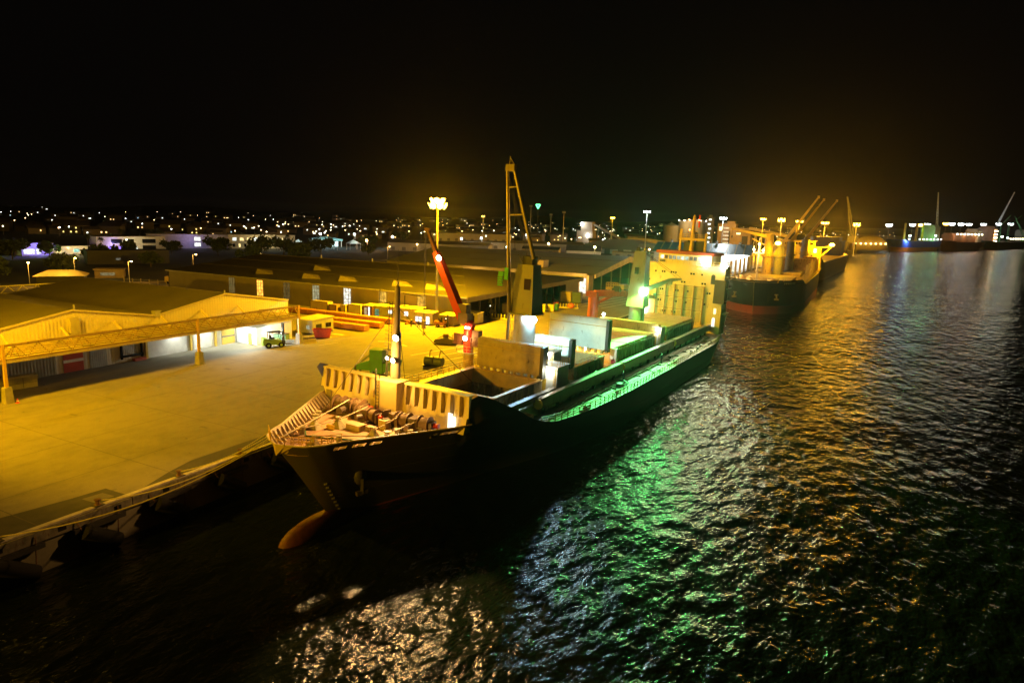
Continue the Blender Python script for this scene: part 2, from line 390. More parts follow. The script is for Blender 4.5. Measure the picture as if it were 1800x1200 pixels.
# ================================================================ HIGH MASTS
def high_mast(label, x, y, h, col, lens, power, nh=8, rad=1.9, group='tall floodlight masts', light_r=1.2, z0=0.0, dish=0.48, aim=None):
    t = thing('floodlight_mast', label, 'light mast', (x, y, z0), 0, group)
    m = MB(); m.lathe((0, 0, 0), [(.75, 0), (.75, .5), (.42, .6), (.36, 8), (.26, h * .6), (.18, h - .3)], 10); m.build('pole', GALV, t, True)
    m = MB()
    n = 20
    for i in range(n):
        a, b = 2*math.pi*i/n, 2*math.pi*(i+1)/n
        m.bar((rad*.8*math.cos(a), rad*.8*math.sin(a), h), (rad*.8*math.cos(b), rad*.8*math.sin(b), h), .14)
    for i in range(4):
        a = math.pi * i / 2 + .3; m.bar((0, 0, h - .5), (rad*.8*math.cos(a), rad*.8*math.sin(a), h), .1)
    m.build('head_ring', GALV, t)
    for i in range(nh):
        tier = (i % 2) * dish * 1.25 if nh >= 10 else 0.0  # second tier and oversized dishes swell the head to imitate lamp glow
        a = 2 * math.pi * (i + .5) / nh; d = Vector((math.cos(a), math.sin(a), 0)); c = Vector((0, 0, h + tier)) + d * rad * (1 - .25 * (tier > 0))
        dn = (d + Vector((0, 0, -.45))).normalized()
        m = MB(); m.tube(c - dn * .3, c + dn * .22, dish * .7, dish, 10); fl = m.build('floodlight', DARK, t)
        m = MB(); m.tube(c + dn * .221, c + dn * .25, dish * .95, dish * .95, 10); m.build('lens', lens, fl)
    if power and aim: lamp('SPOT', (0, 0, h - 1.0), col, power, t, light_r, aim, 140, .35)
    elif power: lamp('POINT', (0, 0, h - 1.0), col, power, t, light_r)
    return t
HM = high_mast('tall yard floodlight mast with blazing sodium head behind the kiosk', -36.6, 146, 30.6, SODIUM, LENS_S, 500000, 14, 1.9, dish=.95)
high_mast('tall sodium floodlight mast at the near end of the yard, outside the left edge', -40, 36, 32, SODIUM, LENS_S, 165000, aim=(10, 49, 0))
high_mast('added unseen sodium floodlight mast behind the viewpoint, throwing light on the bow', -10, -92, 32, SODIUM, LENS_S, 700000)  # mast added out of view to light the bow side
high_mast('slim mast with white floodlight head behind the dark crane tower of the near ship', -36, 330, 33, WHITE, LENS_W, 26000, 6, 1.4, dish=.6)
high_mast('slim mast with white floodlight head in front of the striped roof hangar', -24, 465, 31.8, WHITE, LENS_W, 70000, 8, 1.9, dish=.9)
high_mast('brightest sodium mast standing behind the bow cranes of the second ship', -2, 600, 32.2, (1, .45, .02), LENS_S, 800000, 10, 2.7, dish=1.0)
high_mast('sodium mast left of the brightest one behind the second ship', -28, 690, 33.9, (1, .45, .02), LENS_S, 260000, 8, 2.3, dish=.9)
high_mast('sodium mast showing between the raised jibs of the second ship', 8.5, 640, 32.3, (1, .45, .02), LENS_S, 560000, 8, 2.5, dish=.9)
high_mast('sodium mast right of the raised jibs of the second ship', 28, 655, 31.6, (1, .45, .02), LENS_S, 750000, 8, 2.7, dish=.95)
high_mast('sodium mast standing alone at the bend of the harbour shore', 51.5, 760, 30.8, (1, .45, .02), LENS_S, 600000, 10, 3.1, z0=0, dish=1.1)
high_mast('small orange lit mast in the town right of the main yard mast', -228, 500, 28.8, SODIUM, LENS_S, 20000, 6, 1.1, dish=.5)
high_mast('orange lit mast by the sloping conveyor', -148, 600, 30.8, SODIUM, LENS_S, 60000, 8, 1.6, dish=.75)

# ================================================================ STREET LAMPS in the town and port roads
def street_lamp(h=8.0):
    t = thing('street_lamp', 'street lamp', 'street lamp', (0, 0, 0), 0, 'orange street lamps beyond the sheds')
    m = MB(); m.tube((0, 0, 0), (0, 0, h), .11, .07, 8); m.bar((0, 0, h - .05), (1.4, 0, h + .25), .09); m.build('pole', GALV, t)
    m = MB(); m.hexa([(1.2, -.18, h+.12), (2.0, -.16, h+.18), (2.0, .16, h+.18), (1.2, .18, h+.12), (1.2, -.12, h+.34), (2.0, -.08, h+.32), (2.0, .08, h+.32), (1.2, .12, h+.34)]); hd = m.build('lamp_head', DARK, t)
    m = MB(); m.ball((1.6, 0, h + .08), .42, (1, .9, .55), 8); m.build('globe', emis('street sodium', (1.0, .62, .18), 30), hd)
    return t
SL = street_lamp()
sl_sp = [(-195, 129, 'street lamp behind the roof truss at the left'), (-208.4, 152, 'street lamp with curved arm behind the small yellow lit roof'), (-181.5, 156.3, 'street lamp with an orange lit pole beside the fence posts'),
         (-203, 200, 'street lamp left of the dark trees by the parked van'), (-190, 226, 'street lamp glowing in front of the brick gatehouse'), (-205, 341, 'street lamp behind the long warehouse roof, in front of the long pale wall')]
for k, (x, y, lb) in enumerate(sl_sp):
    o = SL if k == 0 else copy_tree(SL)
    o.location = (x, y, 0); o.rotation_euler = (0, 0, [-.4, -.2, .1, .3, -.5, 0][k]); o['label'] = lb
    lamp('POINT', (x + 1.5, y, 7.4), (1, .45, .06), 2600, None, .3).parent = None
for o in [x for x in bpy.data.objects if x.type == 'LIGHT' and x.parent is None]:
    near = min((s for s in bpy.data.objects if s.name.startswith('street_lamp') and s.parent is None), key=lambda s: (s.location - o.location).length)
    o.parent = near; o.location = (1.6, 0, 7.6)

# ================================================================ BUILDING A: twin gable shed with canopy
TIN = mat('cladding sheet', (0.58, 0.52, 0.38), 0.55, var=0.08, scale=0.25, rib=('Y', 0.6, 0.03))
TINX = mat('cladding sheet across', (0.26, 0.235, 0.19), 0.55, var=0.1, scale=0.25, rib=('X', 0.6, 0.03))
ROOFM = mat('roof sheeting', (0.14, 0.127, 0.10), 0.5, var=0.18, scale=0.12, rib=('X', 0.9, 0.03))
ROOFX = mat('roof sheeting along', (0.034, 0.031, 0.025), 0.5, var=0.2, scale=0.1, rib=('X', 1.0, 0.03))
def shed_a():
    t = thing('gabled_shed', 'long yellow lit shed with zigzag gables and a steel canopy over its doors', 'shed', (-80, 75, 0))
    zz = [(18, 8.0), (34, 10.6), (49.6, 7.9), (65.35, 10.52), (80.5, 7.9), (96.4, 10.68), (113.7, 7.74)]
    m = MB(); m.extx([(18, 0)] + [(113.7, 0)] + list(reversed(zz)), -57.0, -56.5); m.extx([(18, 0)] + [(113.7, 0)] + list(reversed(zz)), -107.5, -107)
    m.box(-107, -57, 18, 18.4, 0, 8); m.box(-107, -57, 113.3, 113.7, 0, 7.7)
    wb(m, 'wall', TIN, t)
    for (y0, z0), (y1, z1) in zip(zz[:-1], zz[1:]):
        m = MB(); a = .12
        m.hexa([(-107.7, y0, z0+.02), (-56.3, y0, z0+.02), (-56.3, y1, z1+.02), (-107.7, y1, z1+.02), (-107.7, y0, z0+a), (-56.3, y0, z0+a), (-56.3, y1, z1+a), (-107.7, y1, z1+a)])
        wb(m, 'roof_slope', ROOFM, t)
    m = MB()
    for (y0, z0), (y1, z1) in zip(zz[:-1], zz[1:]): m.bar((-56.35, y0, z0), (-56.35, y1, z1), .22, .3)
    wb(m, 'barge_board', mat('barge trim', (.48, .42, .3), .5), t)
    def door(y0, y1, z1, mt, nm='roller_door', z0=0.0): m = MB(); m.box(-56.5, -56.42, y0, y1, z0, z1); return wb(m, nm, mt, t)
    RD = mat('red door', (.45, .06, .03), .5, rib=('Z', .3, .03)); dd = door(63.2, 66.5, 3.7, RD); dd['label'] = 'red roller door with a white band'
    m = MB(); m.box(-56.42, -56.39, 63.2, 66.5, 1.65, 2.15); wb(m, 'white_band', WHITEP, t, dd)
    YD = mat('yellow door', (.55, .36, .05), .5, rib=('Z', .3, .03)); dd = door(95.0, 98.2, 3.6, YD); dd['label'] = 'yellow roller door with a dark band'
    m = MB(); m.box(-56.42, -56.39, 95, 98.2, 1.5, 1.8); wb(m, 'dark_band', DARK, t, dd)
    GD = mat('grey door', (.28, .27, .22), .6, rib=('Y', .35, .04))
    door(67.6, 70.6, 4.0, GD, 'sliding_door'); door(52, 62.0, 4.2, mat('shed panel', (.25, .24, .17), .6, rib=('Y', .5, .05)), 'cladding_panel'); door(78.0, 86.8, 4.0, mat('pale panel', (.62, .6, .52), .6), 'sliding_door')
    door(88.2, 92.3, 4.1, mat('pale panel', None), 'sliding_door'); door(99.2, 101.4, 3.4, mat('pale panel', None), 'sliding_door')
    dk = door(73.4, 77.0, 4.0, GD, 'dock_door', 1.2)
    m = MB()
    for y in (73.2, 77.1): m.box(-56.45, -56.1, y - .15, y + .15, .6, 4.2)
    m.box(-56.45, -56.1, 73.0, 77.3, .9, 1.3); wb(m, 'dock_frame', BLACK, t, dk)
    m = MB(); m.box(-56.4, -55.5, 75.2, 77.4, 0, .5); wb(m, 'dock_step', mat('red dock step', (.4, .07, .03), .6), t, dk)
    for y in (87.5, 93.3, 102.2, 78.0): m = MB(); m.box(-56.42, -56.1, y - .22, y + .22, 0, 5.2); wb(m, 'column', YELP, t)
    m = MB(); m.ext([(-56.5, 64.6), (-55.7, 64.5), (-55.7, 65.9), (-56.5, 66)], 6.7, 9.3); wb(m, 'vent_duct', mat('vent', (.4, .36, .25), .5), t)
    m = MB(); m.box(-57.2, -56.2, 80.2, 81.3, 7.6, 8.6); m.box(-57.1, -56.1, 80.0, 81.5, 8.6, 8.75); wb(m, 'vent_cowl', GALV, t)
    for y in (52.9, 66.1, 96.8): m = MB(); m.box(-57.4, -57.2, y, y + .2, 10.5, 11.3); wb(m, 'roof_finial', GALV, t)
    m = MB(); m.box(-56.42, -56.2, 96.0, 100.6, 4.5, 4.9); wb(m, 'light_strip', emis('white strip', (.95, 1, .95), 14), t)
    for (x, y, z, p) in ((-54.6, 98.5, 4.7, 2600), (-54.8, 90.5, 4.9, 1700), (-54.8, 84, 4.9, 600)):
        m = MB(); m.box(x - .25, x + .25, y - .6, y + .6, z, z + .14); wb(m, 'lamp', emis('tube lamp', (.95, 1, .95), 25), t)
        lamp('SPOT', (x + 80, y - 75, z - .3), (.95, .98, .88), p, t, .3, (x + 78.6, y - 75, 0), 112, .8)
    return t
mat('pale panel', (.62, .6, .52), .6)
shed_a()

def canopy():
    t = thing('door_canopy', 'yellow steel truss canopy on three posts along the shed front', 'canopy', (-44.5, 48.9, 0))
    Y0, Y1 = 30.0, 105.4
    m = MB()
    m.bar((-44.5, Y0, 8.25), (-44.5, Y1, 8.25), .26, .3); m.bar((-44.5, Y0, 6.25), (-44.5, Y1, 6.05), .24, .3)
    n = 24
    for i in range(n):
        ya = Y0 + (Y1 - Y0) * i / n; yb = Y0 + (Y1 - Y0) * (i + 1) / n; ym = (ya + yb) / 2
        m.bar((-44.5, ya, 6.2), (-44.5, ym, 8.2), .09); m.bar((-44.5, ym, 8.2), (-44.5, yb, 6.2), .09)
    TRS = mat('truss ochre', (.34, .24, .07), .5, rust=.35)
    wb(m, 'front_truss', TRS, t)
    for i in range(9):
        y = 33 + 9 * i
        m = MB(); m.bar((-44.5, y, 8.1), (-56.4, y, 6.25), .18, .22)
        for k in range(3): x0 = -44.5 - 2.4 * k; m.bar((x0, y, 6.2), (x0 - 1.2, y, 7.9 - .37 * k), .08); m.bar((x0 - 1.2, y, 7.9 - .37 * k), (x0 - 2.4, y, 6.2), .08)
        wb(m, 'cross_truss', TRS, t)
    m = MB()
    for i in range(7): x = -45.2 - 1.75 * i; m.bar((x, Y0, 6.45 - .03 * i), (x, Y1, 6.35 - .03 * i), .12, .16)
    wb(m, 'purlins', TRS, t)
    m = MB()
    m.hexa([(-56.4, Y0, 5.95), (-44.7, Y0, 6.0), (-44.7, Y1, 5.9), (-56.4, Y1, 5.85), (-56.4, Y0, 6.0), (-44.7, Y0, 6.1), (-44.7, Y1, 6.0), (-56.4, Y1, 5.9)])
    wb(m, 'roof_sheet', mat('canopy sheet', (.52, .46, .30), .6, rib=('X', .35, .05), var=.25, scale=.3), t)
    m = MB()
    for i in range(8): y = 36 + 9 * i; m.bar((-53.2, y, 6.1), (-56.4, y + .4, 7.8), .35, .2)
    wb(m, 'gutter_brackets', mat('bracket', (.6, .5, .25), .5), t)
    m = MB(); m.bar((-44.42, Y0, 5.9), (-44.42, Y1, 5.75), .1, .34); wb(m, 'fascia', mat('fascia', (.5, .42, .2), .5), t)
    for y in (48.9, 80.3, 105.0):
        m = MB(); m.bar((-44.5, y, 1.6), (-44.5, y, 8.4), .34, .42); p = wb(m, 'post', YELP, t)
        m = MB(); m.hexa([(-45.15, y-.55, 0), (-43.85, y-.55, 0), (-43.85, y+.55, 0), (-45.15, y+.55, 0), (-45.0, y-.45, 2.3), (-44.0, y-.45, 2.3), (-44.0, y+.45, 2.3), (-45.0, y+.45, 2.3)]); wb(m, 'plinth', CONC, t, p)
canopy()
t = thing('traffic_cone', 'small red marker standing at the foot of the first canopy post', 'marker', (-43.4, 49.6, 0))
m = MB(); m.lathe((0, 0, 0), [(.28, 0), (.28, .05), (.16, .06), (.04, .7)], 10); m.build('cone', mat('cone red', (.6, .06, .03), .5), t); m = MB(); m.lathe((0, 0, 0), [(.145, .25), (.12, .4)], 10); m.build('band', WHITEP, t)

def truss_behind():
    t = thing('roof_truss', 'bare steel lattice truss standing just behind the gabled shed roof', 'truss', (-110, 75, 0))
    m = MB(); a = Vector((-112, 70, 9.5)); b = Vector((-112, 95, 9.2)); dn = Vector((0, 0, -1.7))
    m.bar(a, b, .24); m.bar(a + dn, b + dn, .22)
    for i in range(8):
        p = a.lerp(b, i / 8); q2 = a.lerp(b, (i + 1) / 8); mm = (p + q2) / 2; m.bar(p, mm + dn, .14); m.bar(mm + dn, q2, .14)
    wb(m, 'lattice', mat('truss steel', (.5, .45, .32), .5), t)
    for f in (.1, .95): p = a.lerp(b, f); m = MB(); m.bar((p.x, p.y, 0), p, .4); wb(m, 'leg', mat('truss steel', None), t)
truss_behind()

# ================================================================ WAREHOUSES W1, W2
def ware1():
    t = thing('long_warehouse', 'huge low hip roofed warehouse with tall windows and an open dark quay front', 'warehouse', (-85, 190, 0))
    x0, x1, y0, y1, ze = -150, -29, 150, 231, 7.25
    m = MB(); m.box(x0, -33, y0 + .0, y0 + .3, 0, 7.0); m.box(x0, -33, y1 - .3, y1, 0, 7.0); m.box(x0, x0 + .3, y0, y1, 0, 7)
    m.box(-33, -32.7, y0, y0 + 6, 0, 7); m.box(-33, -31, 219, 231, 0, 7.0); m.box(-75, -74.6, y0 + .4, y1 - .4, 0, 6.8)
    wb(m, 'wall', TINX, t)
    RZ, RX, RY = 11.2, -56, 190
    A = (x0, y0 - 1, ze); B = (x1, y0 - 1, ze); Cc = (x1, y1, ze); D = (x0, y1, ze); P = (x0, RY, RZ); Q = (RX, RY, RZ)
    for nm, pts in (('roof_slope', [A, B, Q, P]), ('roof_slope', [Cc, D, P, Q]), ('roof_hip', [B, Cc, Q])):
        m = MB(); m.poly(pts); wb(m, nm, ROOFX if nm == 'roof_slope' else mat('hip sheeting', (.036, .032, .024), .5, rib=('Y', 1, .03), var=.12, scale=.15), t)
    m = MB(); m.box(x1 - .25, x1, y0 - 1, y1, ze - 1.3, ze - .01); wb(m, 'fascia', mat('warehouse fascia', (.2, .18, .13), .6, var=.15, scale=.3), t)
    m = MB(); m.box(x0, x1 - .3, y0 - 1.15, y0 - 1, ze - .35, ze); wb(m, 'gutter', GALV, t); m = MB(); m.bar((-52, 231.2, 7.35), (x1, 231.2, 7.35), .4); wb(m, 'gutter', GALV, t)
    m = MB()
    for k in range(12): m.box(-33, -32.6, 156 + 5.6 * k, 156.4 + 5.6 * k, 0, 6.6)
    wb(m, 'columns', DARK, t)
    # seams across the roof
    m = MB()
    for f in (.36, .68): zz = ze + (RZ - ze) * f; yy = y0 - 1 + (RY - y0 + 1) * f; m.bar((x0, yy, zz + .04), (x1 - (x1 - RX) * f, yy, zz + .04), .3, .08)
    m.bar((x0, RY, RZ + .05), (RX, RY, RZ + .05), .6, .14); wb(m, 'roof_seams', mat('seam flashing', (.09, .08, .06), .6), t)
    for k in range(3): m = MB(); m.box(-118 + 24 * k, -117.7 + 24 * k, 189.8, 190.2, 11.2, 12.4); wb(m, 'roof_vent', GALV, t)
    rl = mat('roof light', (.16, .14, .10), .4)
    for (x, f) in ((-113, .12), (-92, .10), (-78, .12), (-58, .12), (-100, .45), (-46, .10)):
        y = y0 + 38 * f; z = ze + 3.9 * f; m = MB(); m.add([(x, y, z + .1), (x + 6.5, y + 1.5, z + .25), (x + .6, y + 6.5, z + .9), (x, y + 1, z + 1.7)], [(0, 1, 3), (1, 2, 3), (0, 3, 2), (0, 2, 1)]); wb(m, 'roof_light', rl, t)
    # tall windows of the long wall
    wins = [(-120, 'wd', .16), (-107.3, 'wo', 2.4), (-95.8, 'wd', .10), (-83.9, 'wp', .45), (-71.8, 'ww', 1.3), (-58.9, 'wy', 1.0), (-45.6, 'wy', .85)]
    for x, kk, s in wins:
        colr = {'wd': (1, .75, .25), 'wo': (1, .42, .05), 'wp': (.95, .95, .55), 'ww': (1, 1, .85), 'wy': (1, .58, .08)}[kk]
        m = MB(); m.box(x, x + 2.7, 149.94, 149.99, 1.6, 6.6); wv = wb(m, 'window', win_mat('tall pane %s %.2f' % (kk, s), colr, s), t)
        m = MB()
        for i in range(4): xx = x + .9 * i; m.box(xx - .05, xx + .05, 149.86, 149.93, 1.55, 6.65)
        for i in range(6): z = 1.6 + i; m.box(x, x + 2.7, 149.87, 149.92, z - .045, z + .045)
        wb(m, 'frame', mat('window frame', (.3, .26, .18), .6), t, wv)
    return t
ware1()
def ware2():
    t = thing('far_warehouse', 'second warehouse with gabled fascia and orange lit side wall behind the hip roofed one', 'warehouse', (-80, 285, 0))
    y0, yr, y1, x0, x1 = 244, 285, 326, -130, -29
    m = MB(); m.box(x0, -33, y0, y0 + .3, 0, 7.6); m.box(x0, -33, y1 - .3, y1, 0, 7.6); m.box(x0, x0 + .3, y0, y1, 0, 7.6); m.box(-70, -69.7, y0, y1, 0, 8)
    wb(m, 'wall', mat('cladding sheet across', None), t)
    for a, za, b, zb in ((y0 - 1, 7.7, yr, 13.0), (yr, 13.0, y1 + 1, 7.7)):
        m = MB(); m.quad((x0, a, za), (x1, a, za), (x1, b, zb), (x0, b, zb)); wb(m, 'roof_slope', mat('pale roof', (.33, .34, .33), .45, rib=('X', 1, .03), var=.15, scale=.08), t)
    m = MB(); m.extx([(y0 - 1, 6.1), (yr, 10.4), (y1 + 1, 6.1), (y1 + 1, 7.7), (yr, 13.0), (y0 - 1, 7.7)], x1 - .4, x1); wb(m, 'gable_fascia', mat('gable fascia', (.5, .42, .26), .6, var=.3, scale=.35), t)
    m = MB()
    for k in range(7): m.box(-33, -32.6, 248 + 12 * k, 248.5 + 12 * k, 0, 7 + 3.5 * (1 - abs(k - 3) / 3))
    m.box(-33.2, -32, 244, 249, 0, 7); wb(m, 'columns', mat('orange lit column', (.45, .36, .22), .6), t)
    m = MB(); m.box(-62, -61, 243.4, 243.9, 0, 9.5); m.box(-58, -53, 247, 252, 8.6, 11.6); wb(m, 'roof_cabin', mat('roof cabin', (.42, .34, .2), .6), t)
    m = MB()
    for f in (.35, .7): m.bar((x0, y0 + 41 * f, 7.78 + 5.3 * f), (x1, y0 + 41 * f, 7.78 + 5.3 * f), .35, .08)
    wb(m, 'roof_seams', mat('seam flashing', None), t)
    for (x, y, z, p) in ((-36, 237.5, 6.6, 5200), (-60, 238, 6.5, 3800), (-84, 238, 6.5, 2600)):
        m = MB(); m.box(x - .3, x + .3, y - .2, y + .2, z, z + .2); wb(m, 'wall_lamp', emis('gap lamp', (1, .7, .3), 20), t)
        lamp('POINT', (x + 80, y - 285, z - .2), (1, .5, .1), p, t, .3)
    m = MB(); m.box(-35.6, -33.1, 243.6, 243.9, 0, 5.8); wb(m, 'lit_doorway', win_mat('lit doorway', (1, .95, .8), 1.6), t)
ware2()
# ================================================================ SHIP HULLS
def interp(tab, x):
    if x <= tab[0][0]: return tab[0][1]
    for (x0, y0), (x1, y1) in zip(tab[:-1], tab[1:]):
        if x <= x1: return y0 + (y1 - y0) * (x - x0) / (x1 - x0)
    return tab[-1][1]
def smooth_interp(tab, x):
    if x <= tab[0][0]: return tab[0][1]
    for (x0, y0), (x1, y1) in zip(tab[:-1], tab[1:]):
        if x <= x1: t = (x - x0) / (x1 - x0); t = t * t * (3 - 2 * t) * .5 + t * .5; return y0 + (y1 - y0) * t
    return tab[-1][1]
class Hull:
    """local axes: x across, y aft, z up, waterline z=0"""
    def __init__(s, L, beam, over, hbow, top, deckp, waterp, cx=0.0, stern_over=8.0, exp=1.3, zbot=-3.0):
        s.L, s.B, s.over, s.hb, s.top, s.dp, s.wp, s.cx, s.so, s.ex, s.zb = L, beam, over, hbow, top, deckp, waterp, cx, stern_over, exp, zbot
    def stem(s, z): return 0.3 - s.over * max(0, z) / s.hb
    def stern(s, z): return s.L - s.so * (1 - min(1, max(0, z / 6.0)))
    def half(s, a, z):
        d = max(0, a - s.stem(z)); e = max(0, s.stern(z) - a)
        D = interp(s.dp, d) * s.B; W = interp(s.wp, d) * s.B
        t = min(1, max(0, z / s.hb)) ** s.ex
        h = W + (D - W) * t
        st = min(1.0, (0.55 + 0.45 * min(1, e / 40)) * (t * .6 + .4) + (1 - (t * .6 + .4)) * min(1, (e / 45)) ** .8) if e < 45 else 1.0
        return h * st
    def mesh(s, ns=90, nz=16, zmax=None):
        m = MB(); rows = []
        fr = [((i / ns) ** 1.7) for i in range(ns + 1)]
        for side in (-1, 1):
            base = len(m.v)
            for f in fr:
                a_ref = -s.over + f * (s.L + s.over)
                zt = interp(s.top, a_ref)
                if zmax is not None: zt = min(zt, zmax(a_ref))
                for k in range(nz + 1):
                    z = s.zb + (zt - s.zb) * k / nz
                    a0, a1 = s.stem(z), s.stern(z); a = a0 + f * (a1 - a0)
                    m.v.append((s.cx + side * s.half(a, z), a, z))
            for i in range(ns):
                for k in range(nz):
                    qd = [base + i*(nz+1)+k, base + (i+1)*(nz+1)+k, base + (i+1)*(nz+1)+k+1, base + i*(nz+1)+k+1]
                    m.f.append(qd if side > 0 else qd[::-1]); m.mi.append(0)
        nn = (ns + 1) * (nz + 1)
        for k in range(nz): m.f.append([ns*(nz+1)+k, nn + ns*(nz+1)+k, nn + ns*(nz+1)+k+1, ns*(nz+1)+k+1]); m.mi.append(0)
        return m
    def outline(s, a0, a1, z, n=40, inset=0.0):
        pts = []
        for i in range(n + 1):
            a = a0 + (a1 - a0) * (i / n) ** 1.5; pts.append((a, max(0.02, s.half(a, z) - inset)))
        return [(s.cx + h, a) for a, h in pts] + [(s.cx - h, a) for a, h in reversed(pts)]
    def deck(s, a0, a1, z, th=.06, inset=0.05): return MB().ext(s.outline(a0, a1, z, inset=inset), z - th, z)

def hull_mat(name, up, low, zsplit, rough=0.45, line=None):
    m = bpy.data.materials.new(name); m.use_nodes = True
    n = m.node_tree.nodes; l = m.node_tree.links; b = n['Principled BSDF']; b.inputs['Roughness'].default_value = rough
    tc = n.new('ShaderNodeTexCoord'); sx = n.new('ShaderNodeSeparateXYZ'); l.new(tc.outputs['Object'], sx.inputs[0])
    no = n.new('ShaderNodeTexNoise'); no.inputs['Scale'].default_value = .35; no.inputs['Detail'].default_value = 8; no.inputs['Roughness'].default_value = .65
    mp = n.new('ShaderNodeMapping'); mp.inputs['Scale'].default_value = (1, .6, .25); l.new(tc.outputs['Object'], mp.inputs[0]); l.new(mp.outputs[0], no.inputs['Vector'])
    cmp = n.new('ShaderNodeMath'); cmp.operation = 'LESS_THAN'; cmp.inputs[1].default_value = zsplit; l.new(sx.outputs[2], cmp.inputs[0])
    mx = n.new('ShaderNodeMix'); mx.data_type = 'RGBA'; mx.inputs[6].default_value = (*up, 1); mx.inputs[7].default_value = (*low, 1); l.new(cmp.outputs[0], mx.inputs[0])
    rp = n.new('ShaderNodeValToRGB'); rp.color_ramp.elements[0].position = .56; rp.color_ramp.elements[1].position = .78; l.new(no.outputs['Fac'], rp.inputs[0])
    rm = n.new('ShaderNodeMix'); rm.data_type = 'RGBA'; rm.inputs[7].default_value = (.07, .035, .018, 1); l.new(rp.outputs[0], rm.inputs[0]); l.new(mx.outputs[2], rm.inputs[6])
    l.new(rm.outputs[2], b.inputs['Base Color'])
    bp = n.new('ShaderNodeBump'); bp.inputs['Distance'].default_value = .03; l.new(no.outputs['Fac'], bp.inputs['Height']); l.new(bp.outputs[0], b.inputs['Normal'])
    MATS[name] = m; return m

# ================================================================ SHIP 1 (near)
yaw, trm, lst = R(2.15), R(.88), R(1.29)
ea = Vector((math.sin(yaw)*math.cos(trm), math.cos(yaw)*math.cos(trm), -math.sin(trm)))
eb = Vector((math.cos(yaw), -math.sin(yaw), -math.sin(lst))).normalized(); eb = (eb - ea * ea.dot(eb)).normalized()
eu = eb.cross(ea)
S = thing('cargo_ship', 'dark hulled cargo ship with bulbous bow, red crane and upright hatch covers', 'cargo ship', (14.4, 50, -4), 0, None)
S.matrix_world = Matrix(((eb.x, ea.x, eu.x, 14.4), (eb.y, ea.y, eu.y, 50), (eb.z, ea.z, eu.z, -4), (0, 0, 0, 1)))
def sw(b, a, u): return Vector((14.4, 50, -4)) + eb * b + ea * a + eu * u      # ship to world
DP = [(0, .0), (.5, .10), (1.2, .19), (2.6, .265), (4.7, .325), (7.5, .44), (9.7, .525), (15.5, .755), (19, .84), (26, .93), (34, .98), (42, 1), (200, 1)]
WP = [(0, 0), (6, .10), (12, .24), (20, .42), (32, .72), (45, .93), (58, 1), (200, 1)]
TOP = [(-9, 9.4), (9.75, 9.4), (9.8, 13.3), (11.4, 13.9), (13, 13.3), (16, 11.4), (20, 8.8), (23.5, 7.2), (26, 6.55), (30, 6.3), (120, 6.3), (130, 6.7), (142, 7.6), (157, 8.8)]
H1 = Hull(156, 13.6, 7.5, 10.5, TOP, DP, WP, cx=0.35)
HM1 = hull_mat('near ship hull paint', (.055, .050, .034), (.30, .065, .02), .35, .5)
H1.mesh(110, 18).build('hull', HM1, S, True)
m = MB(); v = []
# bulbous bow: lofted rings, sitting just awash
ring = 16; prof = [(-6.9, .05, -.6), (-6.7, .75, -.5), (-6.1, 1.3, -.38), (-5.0, 1.7, -.2), (-3.4, 1.95, -.05), (-1.5, 2.0, .0), (.5, 1.8, .1), (3.5, 1.2, .1)]
for a, r, z in prof:
    for i in range(ring): t_ = 2*math.pi*i/ring; m.v.append((.35 + r*.68*math.cos(t_), a, z - .1 + r*.86*math.sin(t_)))
for k in range(len(prof)-1):
    for i in range(ring): m.f.append([k*ring+i, k*ring+(i+1)%ring, (k+1)*ring+(i+1)%ring, (k+1)*ring+i]); m.mi.append(0)
m.build('bulbous_bow', mat('bulb antifouling', (.085, .021, .009), .65, var=.5, scale=1.6, rust=.35), S, True)
DECKP = mat('forecastle deck paint', (.44, .27, .155), .6, var=.16, scale=.5, rust=.3)
m = MB(); m.ext(H1.outline(-6.2, 9.9, 9.4, inset=.1), 9.3, 9.4); m.build('forecastle_deck', DECKP, S)
DECKG = mat('green brown main deck', (.13, .075, .035), .6, var=.35, scale=.4, rust=.35)
m = MB()
for sd in (-1, 1):
    pts = []
    for i in range(41): a = 10.4 + (146) * i / 40; pts.append(a)
    for a0, a1 in zip(pts[:-1], pts[1:]):
        z0 = min(6.25, interp(TOP, a0)) if a0 < 120 else interp(TOP, a0) - .05; z1 = min(6.25, interp(TOP, a1)) if a1 < 120 else interp(TOP, a1) - .05
        m.quad((.35, a0, z0), (.35, a1, z1), (.35 + sd*max(.1, H1.half(a1, z1) - .06), a1, z1), (.35 + sd*max(.1, H1.half(a0, z0) - .06), a0, z0)) if (a0 < 13 or a0 > 118) else \
        m.quad((.35 + sd*7.9, a0, z0), (.35 + sd*7.9, a1, z1), (.35 + sd*max(.1, H1.half(a1, z1) - .06), a1, z1), (.35 + sd*max(.1, H1.half(a0, z0) - .06), a0, z0))
m.build('main_deck', DECKG, S)
